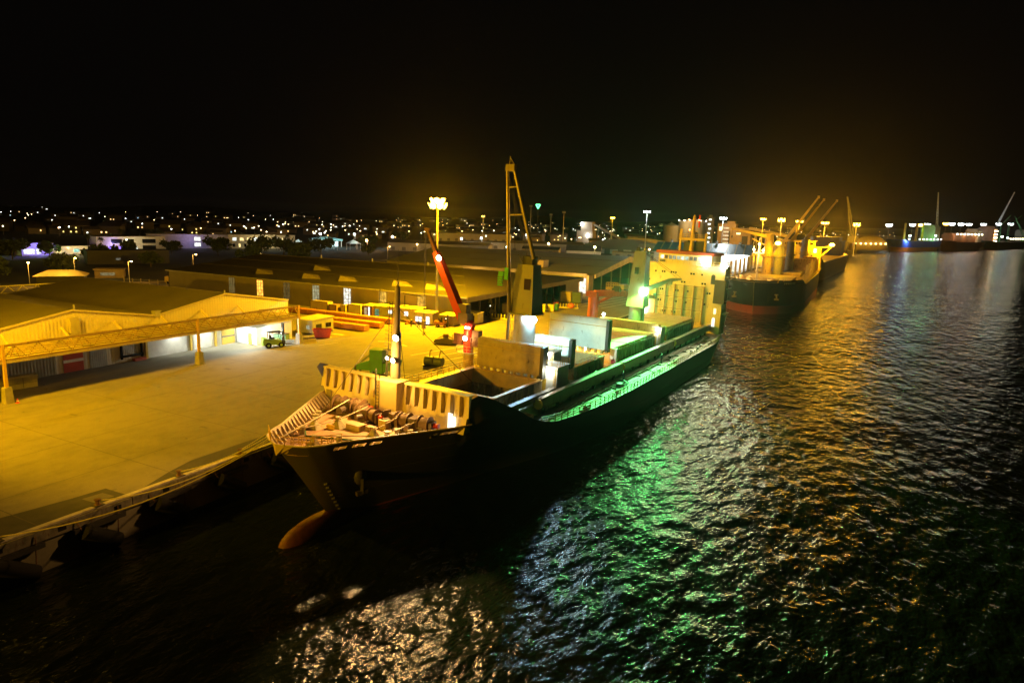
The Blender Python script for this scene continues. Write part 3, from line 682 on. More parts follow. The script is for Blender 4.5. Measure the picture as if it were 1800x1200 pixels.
# bulwark of the bow, with fairlead slots left open
def bulwark():
    lv = [9.3, 9.62, 9.98, 10.5]; slots = [(-3.4, -2.1), (-1.6, -.5), (.0, 1.0), (6.0, 6.5), (6.9, 7.6), (7.8, 8.7)]
    aa = [-7.2 + .001] + [-7.15 + .1 * i * (1 + i * .012) for i in range(1, 90)]
    aa = [a for a in aa if a < 9.75] + [9.75]
    m = MB(); rim = []; inn = MB()
    for sd in (1, -1):
        for a0, a1 in zip(aa[:-1], aa[1:]):
            for k in range(3):
                mid = (a0 + a1) / 2
                if k == 1 and sd > 0 and any(s0 <= mid <= s1 for s0, s1 in slots): continue
                P = lambda a, z: (.35 + sd * H1.half(max(a, H1.stem(z)), z), max(a, H1.stem(z)), z)
                m.add([P(a0, lv[k]), P(a1, lv[k]), P(a1, lv[k+1]), P(a0, lv[k+1])], [(0, 1, 2, 3) if sd > 0 else (3, 2, 1, 0)])
        rim.append([(.35 + sd * H1.half(a, 10.5), a, 10.52) for a in aa])
    m.build('bulwark', HM1, S)
    m = MB()
    for rr in rim: m.path(rr, .085, 6)
    m.build('bulwark_rail', mat('pale rail paint', (.62, .52, .36), .5, rust=.1), S)
    # inner stays, one tapered bracket about every 0.8 m
    m = MB()
    a = -6.0
    while a < 9.6:
        for sd in (-1, 1):
            b0 = .35 + sd * (H1.half(a, 9.4) - .08); b1 = .35 + sd * (H1.half(a, 10.45) - .08); bi = .35 + sd * (H1.half(a, 9.4) - .75)
            m.hexa([(b0, a-.05, 9.41), (bi, a-.05, 9.41), (bi, a+.05, 9.41), (b0, a+.05, 9.41), (b1, a-.05, 10.45), (b1 - sd*.22, a-.05, 10.45), (b1 - sd*.22, a+.05, 10.45), (b1, a+.05, 10.45)])
        a += .78
    m.build('bulwark_stays', mat('pale rail paint', None), S)
    m = MB()
    for sd in (-1, 1):
        pts = [a for a in aa]
        for a0, a1 in zip(aa[:-1:3], aa[3::3]):
            A = [(.35 + sd * max(.01, H1.half(a0, z) - .07), a0, z) for z in (9.42, 10.46)]; B_ = [(.35 + sd * max(.01, H1.half(a1, z) - .07), a1, z) for z in (9.42, 10.46)]
            if sd > 0 and any(s0 - .2 <= (a0 + a1) / 2 <= s1 + .2 for s0, s1 in slots): continue
            m.quad(A[0], B_[0], B_[1], A[1])
    m.build('bulwark_lining', mat('bulwark inside', (.55, .42, .25), .55, rust=.12), S)
bulwark()
# tip rails
m = MB(); m.rail([(.35 - H1.half(-5.5, 10.5), -5.5, 10.5), (.35 - .9, -7.0, 10.5), (.35 + .9, -7.0, 10.5), (.35 + H1.half(-5.6, 10.5), -5.6, 10.5), (.35 + H1.half(-3, 10.5), -3, 10.5)], .9, 2, .9, .03); m.rail([(-.5, -4.6, 9.4), (2.2, -3.2, 9.4), (2.6, -2, 9.4)], 1.0, 2, .7, .03)
m.build('bow_railing', YELP, S)
# breakwater
def breakwater():
    bl, br = -10.35, 10.85; y0 = 9.75
    m = MB(); m.box(bl + .6, br - .3, y0 + .25, y0 + .5, 9.4, 13.5)
    m.hexa([(bl + 1.2, y0 - .75, 9.4), (br - .3, y0 - .75, 9.4), (br - .3, y0 + .25, 9.4), (bl + 1.2, y0 + .25, 9.4), (bl + .3, y0 - .55, 11.25), (br - .05, y0 - .55, 11.25), (br - .05, y0 + .25, 11.25), (bl + .3, y0 + .25, 11.25)])
    m.box(bl, br, y0 - .35, y0 + .6, 13.45, 13.62)
    bw = m.build('breakwater', mat('breakwater cream', (.70, .58, .33), .55, var=.1, scale=.5, rust=.1), S)
    def ribs(lo, hi, n):
        for i in range(n + 1):
            b = lo + (hi - lo) * i / n; wt, wb_ = .17, .36
            m = MB(); m.hexa([(b-wb_, y0-.58, 11.25), (b+wb_, y0-.58, 11.25), (b+wb_, y0+.24, 11.25), (b-wb_, y0+.24, 11.25), (b-wt, y0-.3, 13.44), (b+wt, y0-.3, 13.44), (b+wt, y0+.24, 13.44), (b-wt, y0+.24, 13.44)])
            m.build('rib', mat('breakwater cream', None), S, False).parent = bw
    ribs(bl + .25, -1.35, 7); ribs(2.2, br - .2, 7)
    m = MB(); m.box(-1.2, 1.95, y0 - 1.5, y0 + .7, 9.4, 13.75); m.hexa([(1.95, y0-1.4, 9.4), (2.3, y0-.6, 9.4), (2.3, y0+.2, 9.4), (1.95, y0+.2, 9.4), (1.95, y0-.4, 13.6), (2.0, y0-.4, 13.6), (2.0, y0+.2, 13.6), (1.95, y0+.2, 13.6)])
    m.build('mast_house', mat('breakwater cream', None), bw)
    m = MB(); m.ladder((-.75, y0 - 1.56, 9.5), (-.75, y0 - 1.56, 14.4), .5); m.ladder((-1.02, y0 - 1.56, 12), (-1.02, y0 - 1.56, 15.0), .1); m.build('ladder', DARK, bw)
    m = MB(); m.box(br - 2.3, br - 1.75, y0 - .82, y0 - .77, 9.5, 11.5); m.box(br - 1.7, br - 1.35, y0 - .82, y0 - .77, 9.7, 11.2); m.build('lit_doorway', emis('breakwater doorway', (1, .93, .78), 2.5), bw)
    m = MB(); m.box(-9.4, -8.6, y0 - .8, y0 - .74, 9.6, 11.0); m.build('door', mat('recess shade', (.22, .19, .12), .6), bw)
breakwater()
# foremast
def foremast():
    fm = MB(); fm.lathe((0.15, 10.2, 13.7), [(.58, 0), (.54, 5.2), (.40, 5.6), (.30, 10.4), (.24, 10.6), (.1, 10.7)], 14); fo = fm.build('foremast', mat('mast brown grey', (.26, .22, .18), .5, rust=.2), S, True)
    m = MB(); m.tube((.15, 10.2, 24.3), (.10, 10.2, 28.4), .05, .02); m.build('whip_aerial', DARK, fo)
    m = MB(); m.bar((-2.4, 10.2, 22.2), (1.6, 10.2, 22.2), .1); m.bar((-2.4, 10.2, 22.2), (-2.4, 10.2, 23.8), .08); m.bar((1.2, 10.2, 22.2), (1.2, 10.2, 23.4), .08); m.bar((.9, 10.2, 23.6), (3.6, 10.2, 23.5), .1); m.bar((-.6, 10.2, 18.9), (.15, 10.2, 18.9), .1); m.build('yard_arm', DARK, fo)
    m = MB(); m.ladder((-.65, 10.0, 13.7), (-.55, 10.0, 22.5), .42, (1, 0, 0), .03, .35)
    for k in range(6): m.bar((-1.1, 9.7, 19.2 - .45 * k), (-.55, 9.7, 19.2 - .45 * k), .05)
    m.box(-1.25, -.5, 9.6, 10.2, 16.9, 17.0); m.bar((-.95, 9.9, 13.7), (-.95, 9.9, 17), .1); m.build('ladder', DARK, fo)
    m = MB(); m.lathe((0.15, 10.2, 24.4), [(.12, 0), (.16, .1), (.16, .4), (.05, .5)], 8); m.build('masthead_light', WHITEP, fo)
    lw = LENS_O
    for (b, a, u, r) in ((.80, 9.3, 18.6, .42), (.42, 9.35, 15.95, .32), (-.45, 9.4, 16.1, .22)):
        m = MB(); m.tube((b, a + .5, u + .1), (b, a, u), r * .8, r, 10); f = m.build('floodlight', DARK, fo)
        m = MB(); m.tube((b, a - .005, u), (b, a - .08, u - .02), r * .95, r * .9, 10); m.build('lens', lw, f)
    lamp('SPOT', (.80, 9.0, 18.4), (1, .50, .13), 17000, fo, .35, (1.6, -4.0, 5.4), 112, .5)
    lamp('POINT', (.4, 7.4, 16.2), (1, .52, .10), 3300, fo, .3); lamp('SPOT', (.9, 8.6, 18.4), (1, .62, .26), 90000, fo, .4, (27, -18, -4), 43, .4)
    m = MB()
    for p, q_ in (((.15, 10.2, 22), (-4.2, 2.0, 9.5)), ((.15, 10.2, 22), (8, 22, 8.3)), ((.15, 10.2, 22), (-7.5, 22, 8.3))): m.tube(p, q_, .035, n=5)
    m.build('stay_wire', DARK, fo)
foremast()
# winches and deck gear on the forecastle
def winch(b, a, rz, sc=1.0, twin=True):
    M = Matrix.Translation((b, a, 9.4)) @ Matrix.Rotation(rz, 4, 'Z') @ Matrix.Scale(sc, 4)
    def bl(mb, nm, mt, par):
        mb.v = [tuple(M @ Vector(x)) for x in mb.v]; return mb.build(nm, mt, par, True)
    m = MB(); m.box(-2.2, 2.2, -.8, .8, 0, .18); m.box(-.5, .3, -.7, .7, .18, 1.5); m.box(1.7, 2.0, -.5, .5, .18, 1.35); m.box(-2.1, -1.8, -.5, .5, .18, 1.35); m.tube((-.1, -.9, .8), (-.1, -1.7, .8), .34, n=10)
    wn = bl(m, 'mooring_winch', mat('winch grey brown', (.075, .055, .035), .5, rust=.4), S)
    for x0, x1 in ((.45, 1.6), (-1.7, -.65)) if twin else ((.45, 1.6),):
        m = MB(); m.lathe((x0, 0, 1.0), [(.82, 0), (.82, .08), (.5, .1), (.55, (x1-x0)-.1), (.82, (x1-x0)-.08), (.82, (x1-x0))], 18, 'X'); bl(m, 'drum', mat('drum flange', (.16, .10, .05), .6, rust=.4), wn)
        m = MB(); m.lathe((x0 + .12, 0, 1.0), [(.60, 0), (.66, .2), (.66, (x1-x0)-.45), (.6, (x1-x0)-.24)], 16, 'X'); bl(m, 'rope_coil', mat('coiled rope', (.13, .085, .045), .85, var=.3, scale=6), wn)
    m = MB(); m.lathe((2.05, 0, 1.0), [(.28, 0), (.2, .2), (.28, .5)], 12, 'X'); bl(m, 'warping_head', REDP, wn)
winch(-3.6, 6.9, .12, 1.15); winch(-.3, 6.2, -.15, .95, True); winch(3.1, 6.9, -.3, 1.0, False); winch(6.0, 6.6, .12, 1.1)
def bitt(b, a, h=.75, r=.26):
    m = MB(); m.lathe((b, a, 9.4), [(r, 0), (r, h), (r * 1.35, h + .02), (r * 1.35, h + .1)], 10); m.build('mooring_bitt', mat('bitt olive', (.30, .27, .15), .6, rust=.25), S, True)
for b, a in ((5.1, 3.0), (5.4, 4.3), (6.6, 4.9), (6.9, 6.1), (-4.6, 2.6), (-5.2, 3.6), (-2.5, -1.3), (2.3, -1.0)): bitt(b, a)
def roller_fairlead(b, a):
    m = MB(); m.hexa([(b-.7, a-.5, 9.4), (b+.7, a-.5, 9.4), (b+.7, a+.5, 9.4), (b-.7, a+.5, 9.4), (b-.2, a-.2, 10.2), (b+.2, a-.2, 10.2), (b+.2, a+.2, 10.2), (b-.2, a+.2, 10.2)]); m.lathe((b, a, 10.2), [(.28, 0), (.2, .1), (.2, .35), (.3, .42)], 12)
    m.build('pedestal_roller', mat('bitt olive', None), S, True)
roller_fairlead(3.9, 2.3); roller_fairlead(-1.3, 2.6); roller_fairlead(-2.9, .8); roller_fairlead(1.2, -3.3)
m = MB(); m.box(-.4, 1.5, 2.8, 3.8, 9.4, 10.0); m.box(1.55, 2.2, 3.6, 4.3, 9.4, 9.9); hb = m.build('deck_hatch', mat('deck hatch buff', (.42, .33, .18), .6, rust=.3), S)
m = MB(); m.box(-.5, 1.6, 2.7, 3.9, 10.001, 10.06); m.build('lid', mat('hatch lid', (.50, .36, .2), .6), hb)
m = MB(); m.box(2.2, 3.2, 5.0, 5.9, 9.4, 10.4); m.build('control_box', mat('deck hatch buff', None), S)
m = MB(); m.box(-2.0, -1.0, 1.6, 1.75, 9.4, 9.9); m.box(-3.8, -3.0, -1.0, -.4, 9.4, 9.75); build_each(m, 'deck_locker', YELP, S)
m = MB()
for (a, b) in (((-4.2, .6), (-1.6, -1.6)), ((-1.6, -1.6), (4.2, 1.2))): m.tube((a[0], a[1], 9.46), (b[0], b[1], 9.46), .06, n=6)
m.build('hose', GREENP, S)
m = MB()
for b0, a0, b1, a1 in ((-2.4, -3, 3.4, -.4), (-1.6, -3.6, 2.2, -1.6), (-1.2, -2, 3.9, 2.0)): m.tube((b0, a0, 9.7), (b1, a1, 9.7), .04, n=5)
m.build('deck_wire', DARK, S)

# ---- trunk, hatches, side girder
GREENISH = mat('trunk deck paint', (.36, .34, .24), .55, var=.3, scale=.6, rust=.35)
def trunk():
    zt = 7.75; L_, R_ = -8.3, 8.3; hs = [(22.8, 35.4), (47.6, 59.4), (62, 63)]
    hb0, hb1 = -5.4, 5.7
    m = MB()
    for a0, a1 in ((14.5, 22.8), (35.4, 47.6), (59.4, 122)):
        m.quad((L_, a0, zt), (R_, a0, zt), (R_, a1, zt), (L_, a1, zt))
    for a0, a1 in hs[:2]: m.quad((L_, a0, zt), (hb0, a0, zt), (hb0, a1, zt), (L_, a1, zt)); m.quad((hb1, a0, zt), (R_, a0, zt), (R_, a1, zt), (hb1, a1, zt))
    m.quad((L_, 14.5, 6.2), (L_, 122, 6.2), (L_, 122, zt), (L_, 14.5, zt)); m.quad((R_, 122, 6.2), (R_, 14.5, 6.2), (R_, 14.5, zt), (R_, 122, zt)); m.quad((R_, 14.5, 6.2), (L_, 14.5, 6.2), (L_, 14.5, zt), (R_, 14.5, zt)); m.quad((L_, 122, 6.2), (R_, 122, 6.2), (R_, 122, zt), (L_, 122, zt))
    m.build('trunk_deck', GREENISH, S)
    cm = mat('coaming yellow brown', (.46, .34, .15), .55, var=.2, rust=.35)
    def coaming(a0, a1, top=9.75, open_=True):
        m = MB()
        for x0, x1, y0, y1 in ((hb0 - .45, hb0, a0 - .45, a1 + .45), (hb1, hb1 + .45, a0 - .45, a1 + .45), (hb0, hb1, a0 - .45, a0), (hb0, hb1, a1, a1 + .45)): m.box(x0, x1, y0, y1, zt, top)
        for i in range(int((a1 - a0) / 1.6)): y = a0 + .8 + 1.6 * i; m.hexa([(hb1+.45, y-.06, zt), (hb1+.95, y-.06, zt), (hb1+.95, y+.06, zt), (hb1+.45, y+.06, zt), (hb1+.45, y-.06, top-.1), (hb1+.55, y-.06, top-.1), (hb1+.55, y+.06, top-.1), (hb1+.45, y+.06, top-.1)])
        c = m.build('hatch_coaming', cm, S)
        m = MB()
        for x0, x1, y0, y1 in ((hb0 - .6, hb0 + .05, a0 - .6, a1 + .6), (hb1 - .05, hb1 + .6, a0 - .6, a1 + .6), (hb0 + .05, hb1 - .05, a0 - .6, a0 + .05), (hb0 + .05, hb1 - .05, a1 - .05, a1 + .6)): m.box(x0, x1, y0, y1, top, top + .12)
        m.build('coaming_flange', mat('flange worn yellow', (.58, .40, .14), .45, var=.2, scale=2, rust=.2), c)
        if open_:
            m = MB(); zb = -1.5
            m.quad((hb0, a0, zb), (hb1, a0, zb), (hb1, a1, zb), (hb0, a1, zb))
            m.quad((hb0, a0, zb), (hb0, a1, zb), (hb0, a1, zt), (hb0, a0, zt)); m.quad((hb1, a1, zb), (hb1, a0, zb), (hb1, a0, zt), (hb1, a1, zt)); m.quad((hb1, a0, zb), (hb0, a0, zb), (hb0, a0, zt), (hb1, a0, zt)); m.quad((hb0, a1, zb), (hb1, a1, zb), (hb1, a1, zt), (hb0, a1, zt))
            for i in range(8): y = hb0 + .7 + 1.4 * i; m.box(y, y + .3, a1 - .35, a1 - .02, zb, zt); m.box(y + .5, y + .95, a1 - .1, a1 - .02, 5.8, 6.5)
            m.build('hold', mat('hold lining', (.22, .17, .10), .7, var=.4, scale=1.2, rust=.4), c)
    coaming(*hs[0]); coaming(*hs[1])
    # folded upright hatch covers
    def cover(a, b0, b1, z0, z1, mt, nm_label):
        m = MB(); m.box(b0, b1, a, a + .75, z0, z1); m.box(b0 - .05, b1 + .05, a + .08, a + .9, z1 - 1.0, z1 + .12); hc = m.build('hatch_cover', mt, S); hc['label'] = nm_label
        m = MB()
        for i in range(9): b = b0 + (b1 - b0) * (i + .5) / 9; m.box(b - .22, b + .22, a + .1, a + .65, z0 - .75, z0)
        m.bar((b0, a - .08, z1 - 1.05), (b1, a - .08, z1 - 1.05), .1); m.build('hinge_blocks', mat('hinge yellow', (.45, .33, .1), .6, rust=.4), hc)
        m = MB(); m.box(b1, b1 + .55, a - .1, a + 1.3, z0 - .4, z1 + .1); m.box(b1 + .1, b1 + .45, a + .2, a + 1.6, z0, z1 - .3); m.build('side_plate', DARK, hc)
        m = MB(); m.bar((b0 + .3, a + .5, z1 + .2), (b1, a + .5, z1 + .2), .14); m.build('top_seal', GALV, hc)
    cover(36.6, -5.5, 5.3, 10.1, 14.3, mat('hatch cover brown', (.40, .31, .17), .6, var=.2, scale=.7, rust=.25), 'brown weathered upright hatch cover')
    cover(46.2, -5.3, 5.4, 10.1, 14.2, mat('hatch cover white', (.66, .68, .68), .5, var=.08, scale=.6, rust=.06), 'white floodlit upright hatch cover')
    cover(60.3, -5.2, 5.9, 10.7, 15.9, mat('hatch cover pale', (.60, .66, .62), .5, var=.1, scale=.7, rust=.1), 'tall pale green upright hatch cover')
    # closed covers further aft
    yc = mat('closed hatch yellow', (.50, .37, .13), .55, var=.2, scale=.5, rust=.3)
    coaming(64, 88, 9.7, False); coaming(97, 119, 9.9, False)
    for a0, a1, z in ((64, 71, 9.85), (71.4, 78.4, 9.85), (78.8, 88, 9.85), (97, 107.8, 10.05), (108.2, 119, 10.05)):
        m = MB(); m.box(hb0 - .3, hb1 + .3, a0, a1, z, z + .7); m.build('closed_hatch_cover', yc, S)
    m = MB(); m.box(hb0 - 1.5, hb1 + .8, 88.8, 90.4, 10.5, 12.3); m.build('gantry_beam', mat('closed hatch yellow', None), S)
    m = MB()
    for b in (hb0 - 1.2, hb1 + .5): m.box(b - .25, b + .25, 89.2, 90.0, zt, 10.5)
    m.build('gantry_legs', YELP, S)
    # green machinery between hatches
    m = MB()
    rs = random.Random(5)
    for i in range(26):
        b = rs.choice([rs.uniform(-6.5, -3.2), rs.uniform(2.6, 5.5)]); a = rs.uniform(91.2, 96); z = rs.uniform(8.25, 9.2); m.box(b, b + rs.uniform(.4, 1.6), a, a + rs.uniform(.3, 1), z, z + rs.uniform(.3, 1.4))
    m.rail([(-7, 91.5, 9.4), (6.5, 91.5, 9.4), (6.5, 96, 9.4)], 1.2, 3, 1, .04)
    m.build('hydraulic_machinery', mat('machinery green', (.30, .42, .20), .5, rust=.15), S)
    # small deck houses between hatches
    def house(b0, b1, a0, a1, z1, mt):
        m = MB(); m.box(b0, b1, a0, a1, zt, z1); m.box(b0 - .15, b1 + .15, a0 - .15, a1 + .15, z1, z1 + .12); h = m.build('deck_house', mt, S)
        m = MB(); m.box(b0 + .5, b0 + 1.1, a0 - .04, a0 - .005, zt + .1, zt + 1.9); m.build('door', YELP, h)
        m = MB(); m.rail([(b0, a0, z1 + .12), (b1, a0, z1 + .12), (b1, a1, z1 + .12)], .9, 2, .8, .025); m.ladder((b1 - .3, a0 - .12, zt), (b1 - .3, a0 - .12, z1), .35); m.build('railing', YELP, h)
        m = MB(); m.box((b0+b1)/2, (b0+b1)/2 + .5, a0 - .3, a0 - .05, z1 - .45, z1 - .2); m.build('lamp', emis('house lamp', (1, .97, .85), 30), h)
        lamp('POINT', ((b0+b1)/2 + .25, a0 - .6, z1 - .5), (.95, 1, .8), 300, h, .15)
    house(4.9, 7.7, 37.6, 41.5, 11.5, WHITEP); house(5.2, 7.2, 88.9, 91.6, 11.6, WHITEP); house(2.6, 4.6, 42.6, 45.2, 12.6, CREAM)
    m = MB(); m.box(6.2, 7.4, 62.4, 63.2, zt, 10.8); m.build('fire_cabinet', WHITEP, S)
    # long box girder along the water side
    gm = mat('girder olive', (.16, .105, .055), .5, var=.3, scale=.5, rust=.35)
    for a0, a1 in ((30, 61), (61.6, 92.5), (93.2, 128)):
        m = MB(); m.box(8.35, 9.25, a0, a1, 7.25, 8.75); g_ = m.build('side_girder', gm, S)
        m = MB(); m.box(8.4, 9.2, a0 + .1, a1 - .1, 8.751, 8.81); m.build('top_plate', mat('worn top plate', (.55, .53, .46), .35, metal=.3, var=.2), g_)
        m = MB(); y = a0 + 1.5
        while y < a1: m.box(8.6, 9.0, y, y + .3, 6.25, 7.25); y += 4.4
        build_each(m, 'support', DARK, g_)
        m = MB(); m.lathe((8.8, a0 - .25, 8.0), [(.72, 0), (.72, .22)], 14, 'Y'); m.build('end_cap', YELP, g_)
    m = MB(); m.box(7.6, 8.4, 22.5, 36, 8.2, 9.0); m.lathe((8.0, 22.3, 8.6), [(.5, 0), (.5, .2)], 12, 'Y'); m.build('ballast_pipe', gm, S)
    m = MB()
    for k in range(2): m.path([(10.2 + .5 * k, 33, 6.5), (10.4 + .45 * k, 118, 6.55)], .12 - .02 * k, 6)
    for k in range(14): m.box(10.0, 11.6, 34 + 6 * k, 34.25 + 6 * k, 6.25, 6.45)
    m.build('deck_pipes', RUSTY, S)
    rs = random.Random(2); m = MB()
    for k in range(24):
        a = rs.uniform(36, 116); b = rs.choice([10.1, 12.2]) + rs.uniform(-.2, .4); s_ = rs.uniform(.25, .7); m.box(b, b + s_, a, a + rs.uniform(.3, 1.8), 6.25, 6.25 + rs.uniform(.2, .7))
    build_each(m, 'deck_fittings', mat('fittings', (.10, .09, .06), .6, rust=.35), S)
    # quay side catwalk
    m = MB(); m.box(-9.6, -8.45, 12.5, 44, 8.5, 8.6); m.rail([(-9.6, 12.5, 8.6), (-9.6, 44, 8.6)], 1.1, 3, 1.5, .035); m.rail([(-8.45, 12.5, 8.6), (-8.45, 44, 8.6)], 1.1, 3, 1.5, .035); m.build('catwalk', YELP, S)
    m = MB(); m.path([(-5, 15, 9.6), (6.6, 16.2, 9.6), (7.2, 21.4, 9.6)], .12, 6); m.path([(-6, 17, 9.2), (6.2, 18, 9.2)], .1, 6)
    for k in range(9): m.box(-5 + 1.4 * k, -4.8 + 1.4 * k, 16.6, 17.3, 8.2, 9.7)
    m.rail([(-7.5, 20.8, 8.2), (7.4, 20.8, 8.2)], 1.2, 3, 1.3, .04); m.build('fore_pipework', mat('pipework buff', (.42, .32, .2), .55, rust=.35), S)
    m = MB()
    pts = [(.35 + H1.half(a, 6.3) - .1, a, 6.3) for a in range(26, 142, 3)]
    pts = [(b, a, interp(TOP, a)) for b, a, z in pts]
    m.rail(pts, 1.05, 3, 1.5, .055); m.build('side_railing', mat('rail olive yellow', (.48, .38, .10), .5, rust=.25), S)
    m = MB(); pts = [(.35 - H1.half(a, 6.3) + .1, a, interp(TOP, a)) for a in range(26, 142, 4)]; m.rail(pts, 1.05, 3, 2, .035); m.build('side_railing', mat('rail olive yellow', None), S)
    m = MB(); pts = [(.35 + H1.half(a, 8) - .15, a, interp(TOP, a)) for a in range(140, 156, 3)] ; m.rail(pts, 1.2, 3, 1.5, .04); m.build('stern_railing', GALV, S)
trunk()

# ---- cranes
def crane_red_luffing():
    m = MB(); m.lathe((-10.6, 42, 6.2), [(.95, 0), (.85, 4.4)], 14); c = m.build('crane', mat('pedestal yellow', (.58, .42, .13), .5, rust=.15), S, True); c['label'] = 'red luffing crane with its jib swung out over the quay'
    m = MB(); m.box(-12.2, -9.2, 40.8, 43.2, 10.5, 10.62); m.rail([(-12.2, 40.8, 10.6), (-9.2, 40.8, 10.6), (-9.2, 43.2, 10.6), (-12.2, 43.2, 10.6), (-12.2, 40.8, 10.6)], 1.1, 2, 1, .03); m.build('platform', GALV, c)
    m = MB(); m.lathe((-10.7, 42, 10.62), [(.85, 0), (.85, 4.2), (.95, 4.4), (.95, 4.9)], 16); m.build('slewing_column', REDP, c, True)
    m = MB()
    for s0, s1 in ((-13.4, -11.5), (-9.85, -8.4)):
        m = MB(); m.box(s0, s1, 41.2, 42.8, 11.8, 11.95); m.box(s0 + .1, s1 - .1, 41.4, 42.6, 11.95, 13.6 if s0 < -11 else 14.4); m.rail([(s0, 41.2, 11.9), (s1, 41.2, 11.9), (s1, 42.8, 11.9)], 1.3, 2, .8, .04); m.build('winch_deck', mat('crane machinery', (.10, .04, .025), .5, rust=.3), c)
    m = MB()
    p = [(-9.9, 42, 14.9, 1.1), (-11.9, 42, 15.8, 1.45), (-13.3, 42, 18.2, 1.5), (-17.1, 42, 25.0, 1.25), (-17.9, 42, 26.4, 1.0)]
    for (b0, a0, u0, w0), (b1, a1, u1, w1) in zip(p[:-1], p[1:]): m.bar((b0, a0, u0), (b1, a1, u1), w0, w0 * .85, w1, w1 * .85)
    m.build('jib', REDP, c)
    m = MB(); m.bar((-17.2, 42, 25.2), (-19.9, 42.2, 29.9), .8, .7, .45, .4); m.box(-20.4, -19.5, 41.9, 42.5, 29.7, 30.2); m.build('jib_extension', mat('jib dark red', (.10, .02, .01), .5, rust=.3), c)
    m = MB(); m.tube((-11, 41.7, 15.6), (-14.4, 41.8, 20.5), .22, n=8); m.box(-12.4, -10.6, 41.1, 42.9, 15.2, 17.0); m.box(-12.6, -11.0, 41.3, 42.7, 17.0, 18.4); m.build('luffing_gear', mat('gear brown', (.13, .09, .05), .6, rust=.3), c)
    m = MB(); m.tube((-20.0, 42, 29.6), (-19.85, 42, 14.6), .035, n=5); m.tube((-20.2, 42, 29.6), (-20.0, 42, 14.6), .035, n=5); m.build('hoist_wire', DARK, c)
    m = MB(); m.box(-20.15, -19.65, 41.75, 42.25, 13.3, 14.7); m.path([(-19.9, 42, 13.3), (-19.9, 42, 12.8), (-19.6, 42, 12.5), (-19.9, 42, 12.2), (-20.15, 42, 12.4)], .1, 6); m.build('hook_block', mat('hook yellow black', (.35, .25, .05), .5, rust=.3), c)
    for (b, a, u, r, p_) in ((-10.7, 40.9, 13.0, .42, 6000), (-16.6, 41.1, 25.5, .5, 5200)):
        m = MB(); m.tube((b, a, u), (b, a - .12, u - .03), r, r * .95, 10); f = m.build('floodlight', LENS_O, c)
        lamp('POINT', (b, a - .9, u - .1), WARM, p_ * .16, c, .3)
    m = MB(); m.box(-10.9, -10.0, 40.98, 41.1, 14.6, 14.9); m.build('lamp', LENS_O, c)
crane_red_luffing()
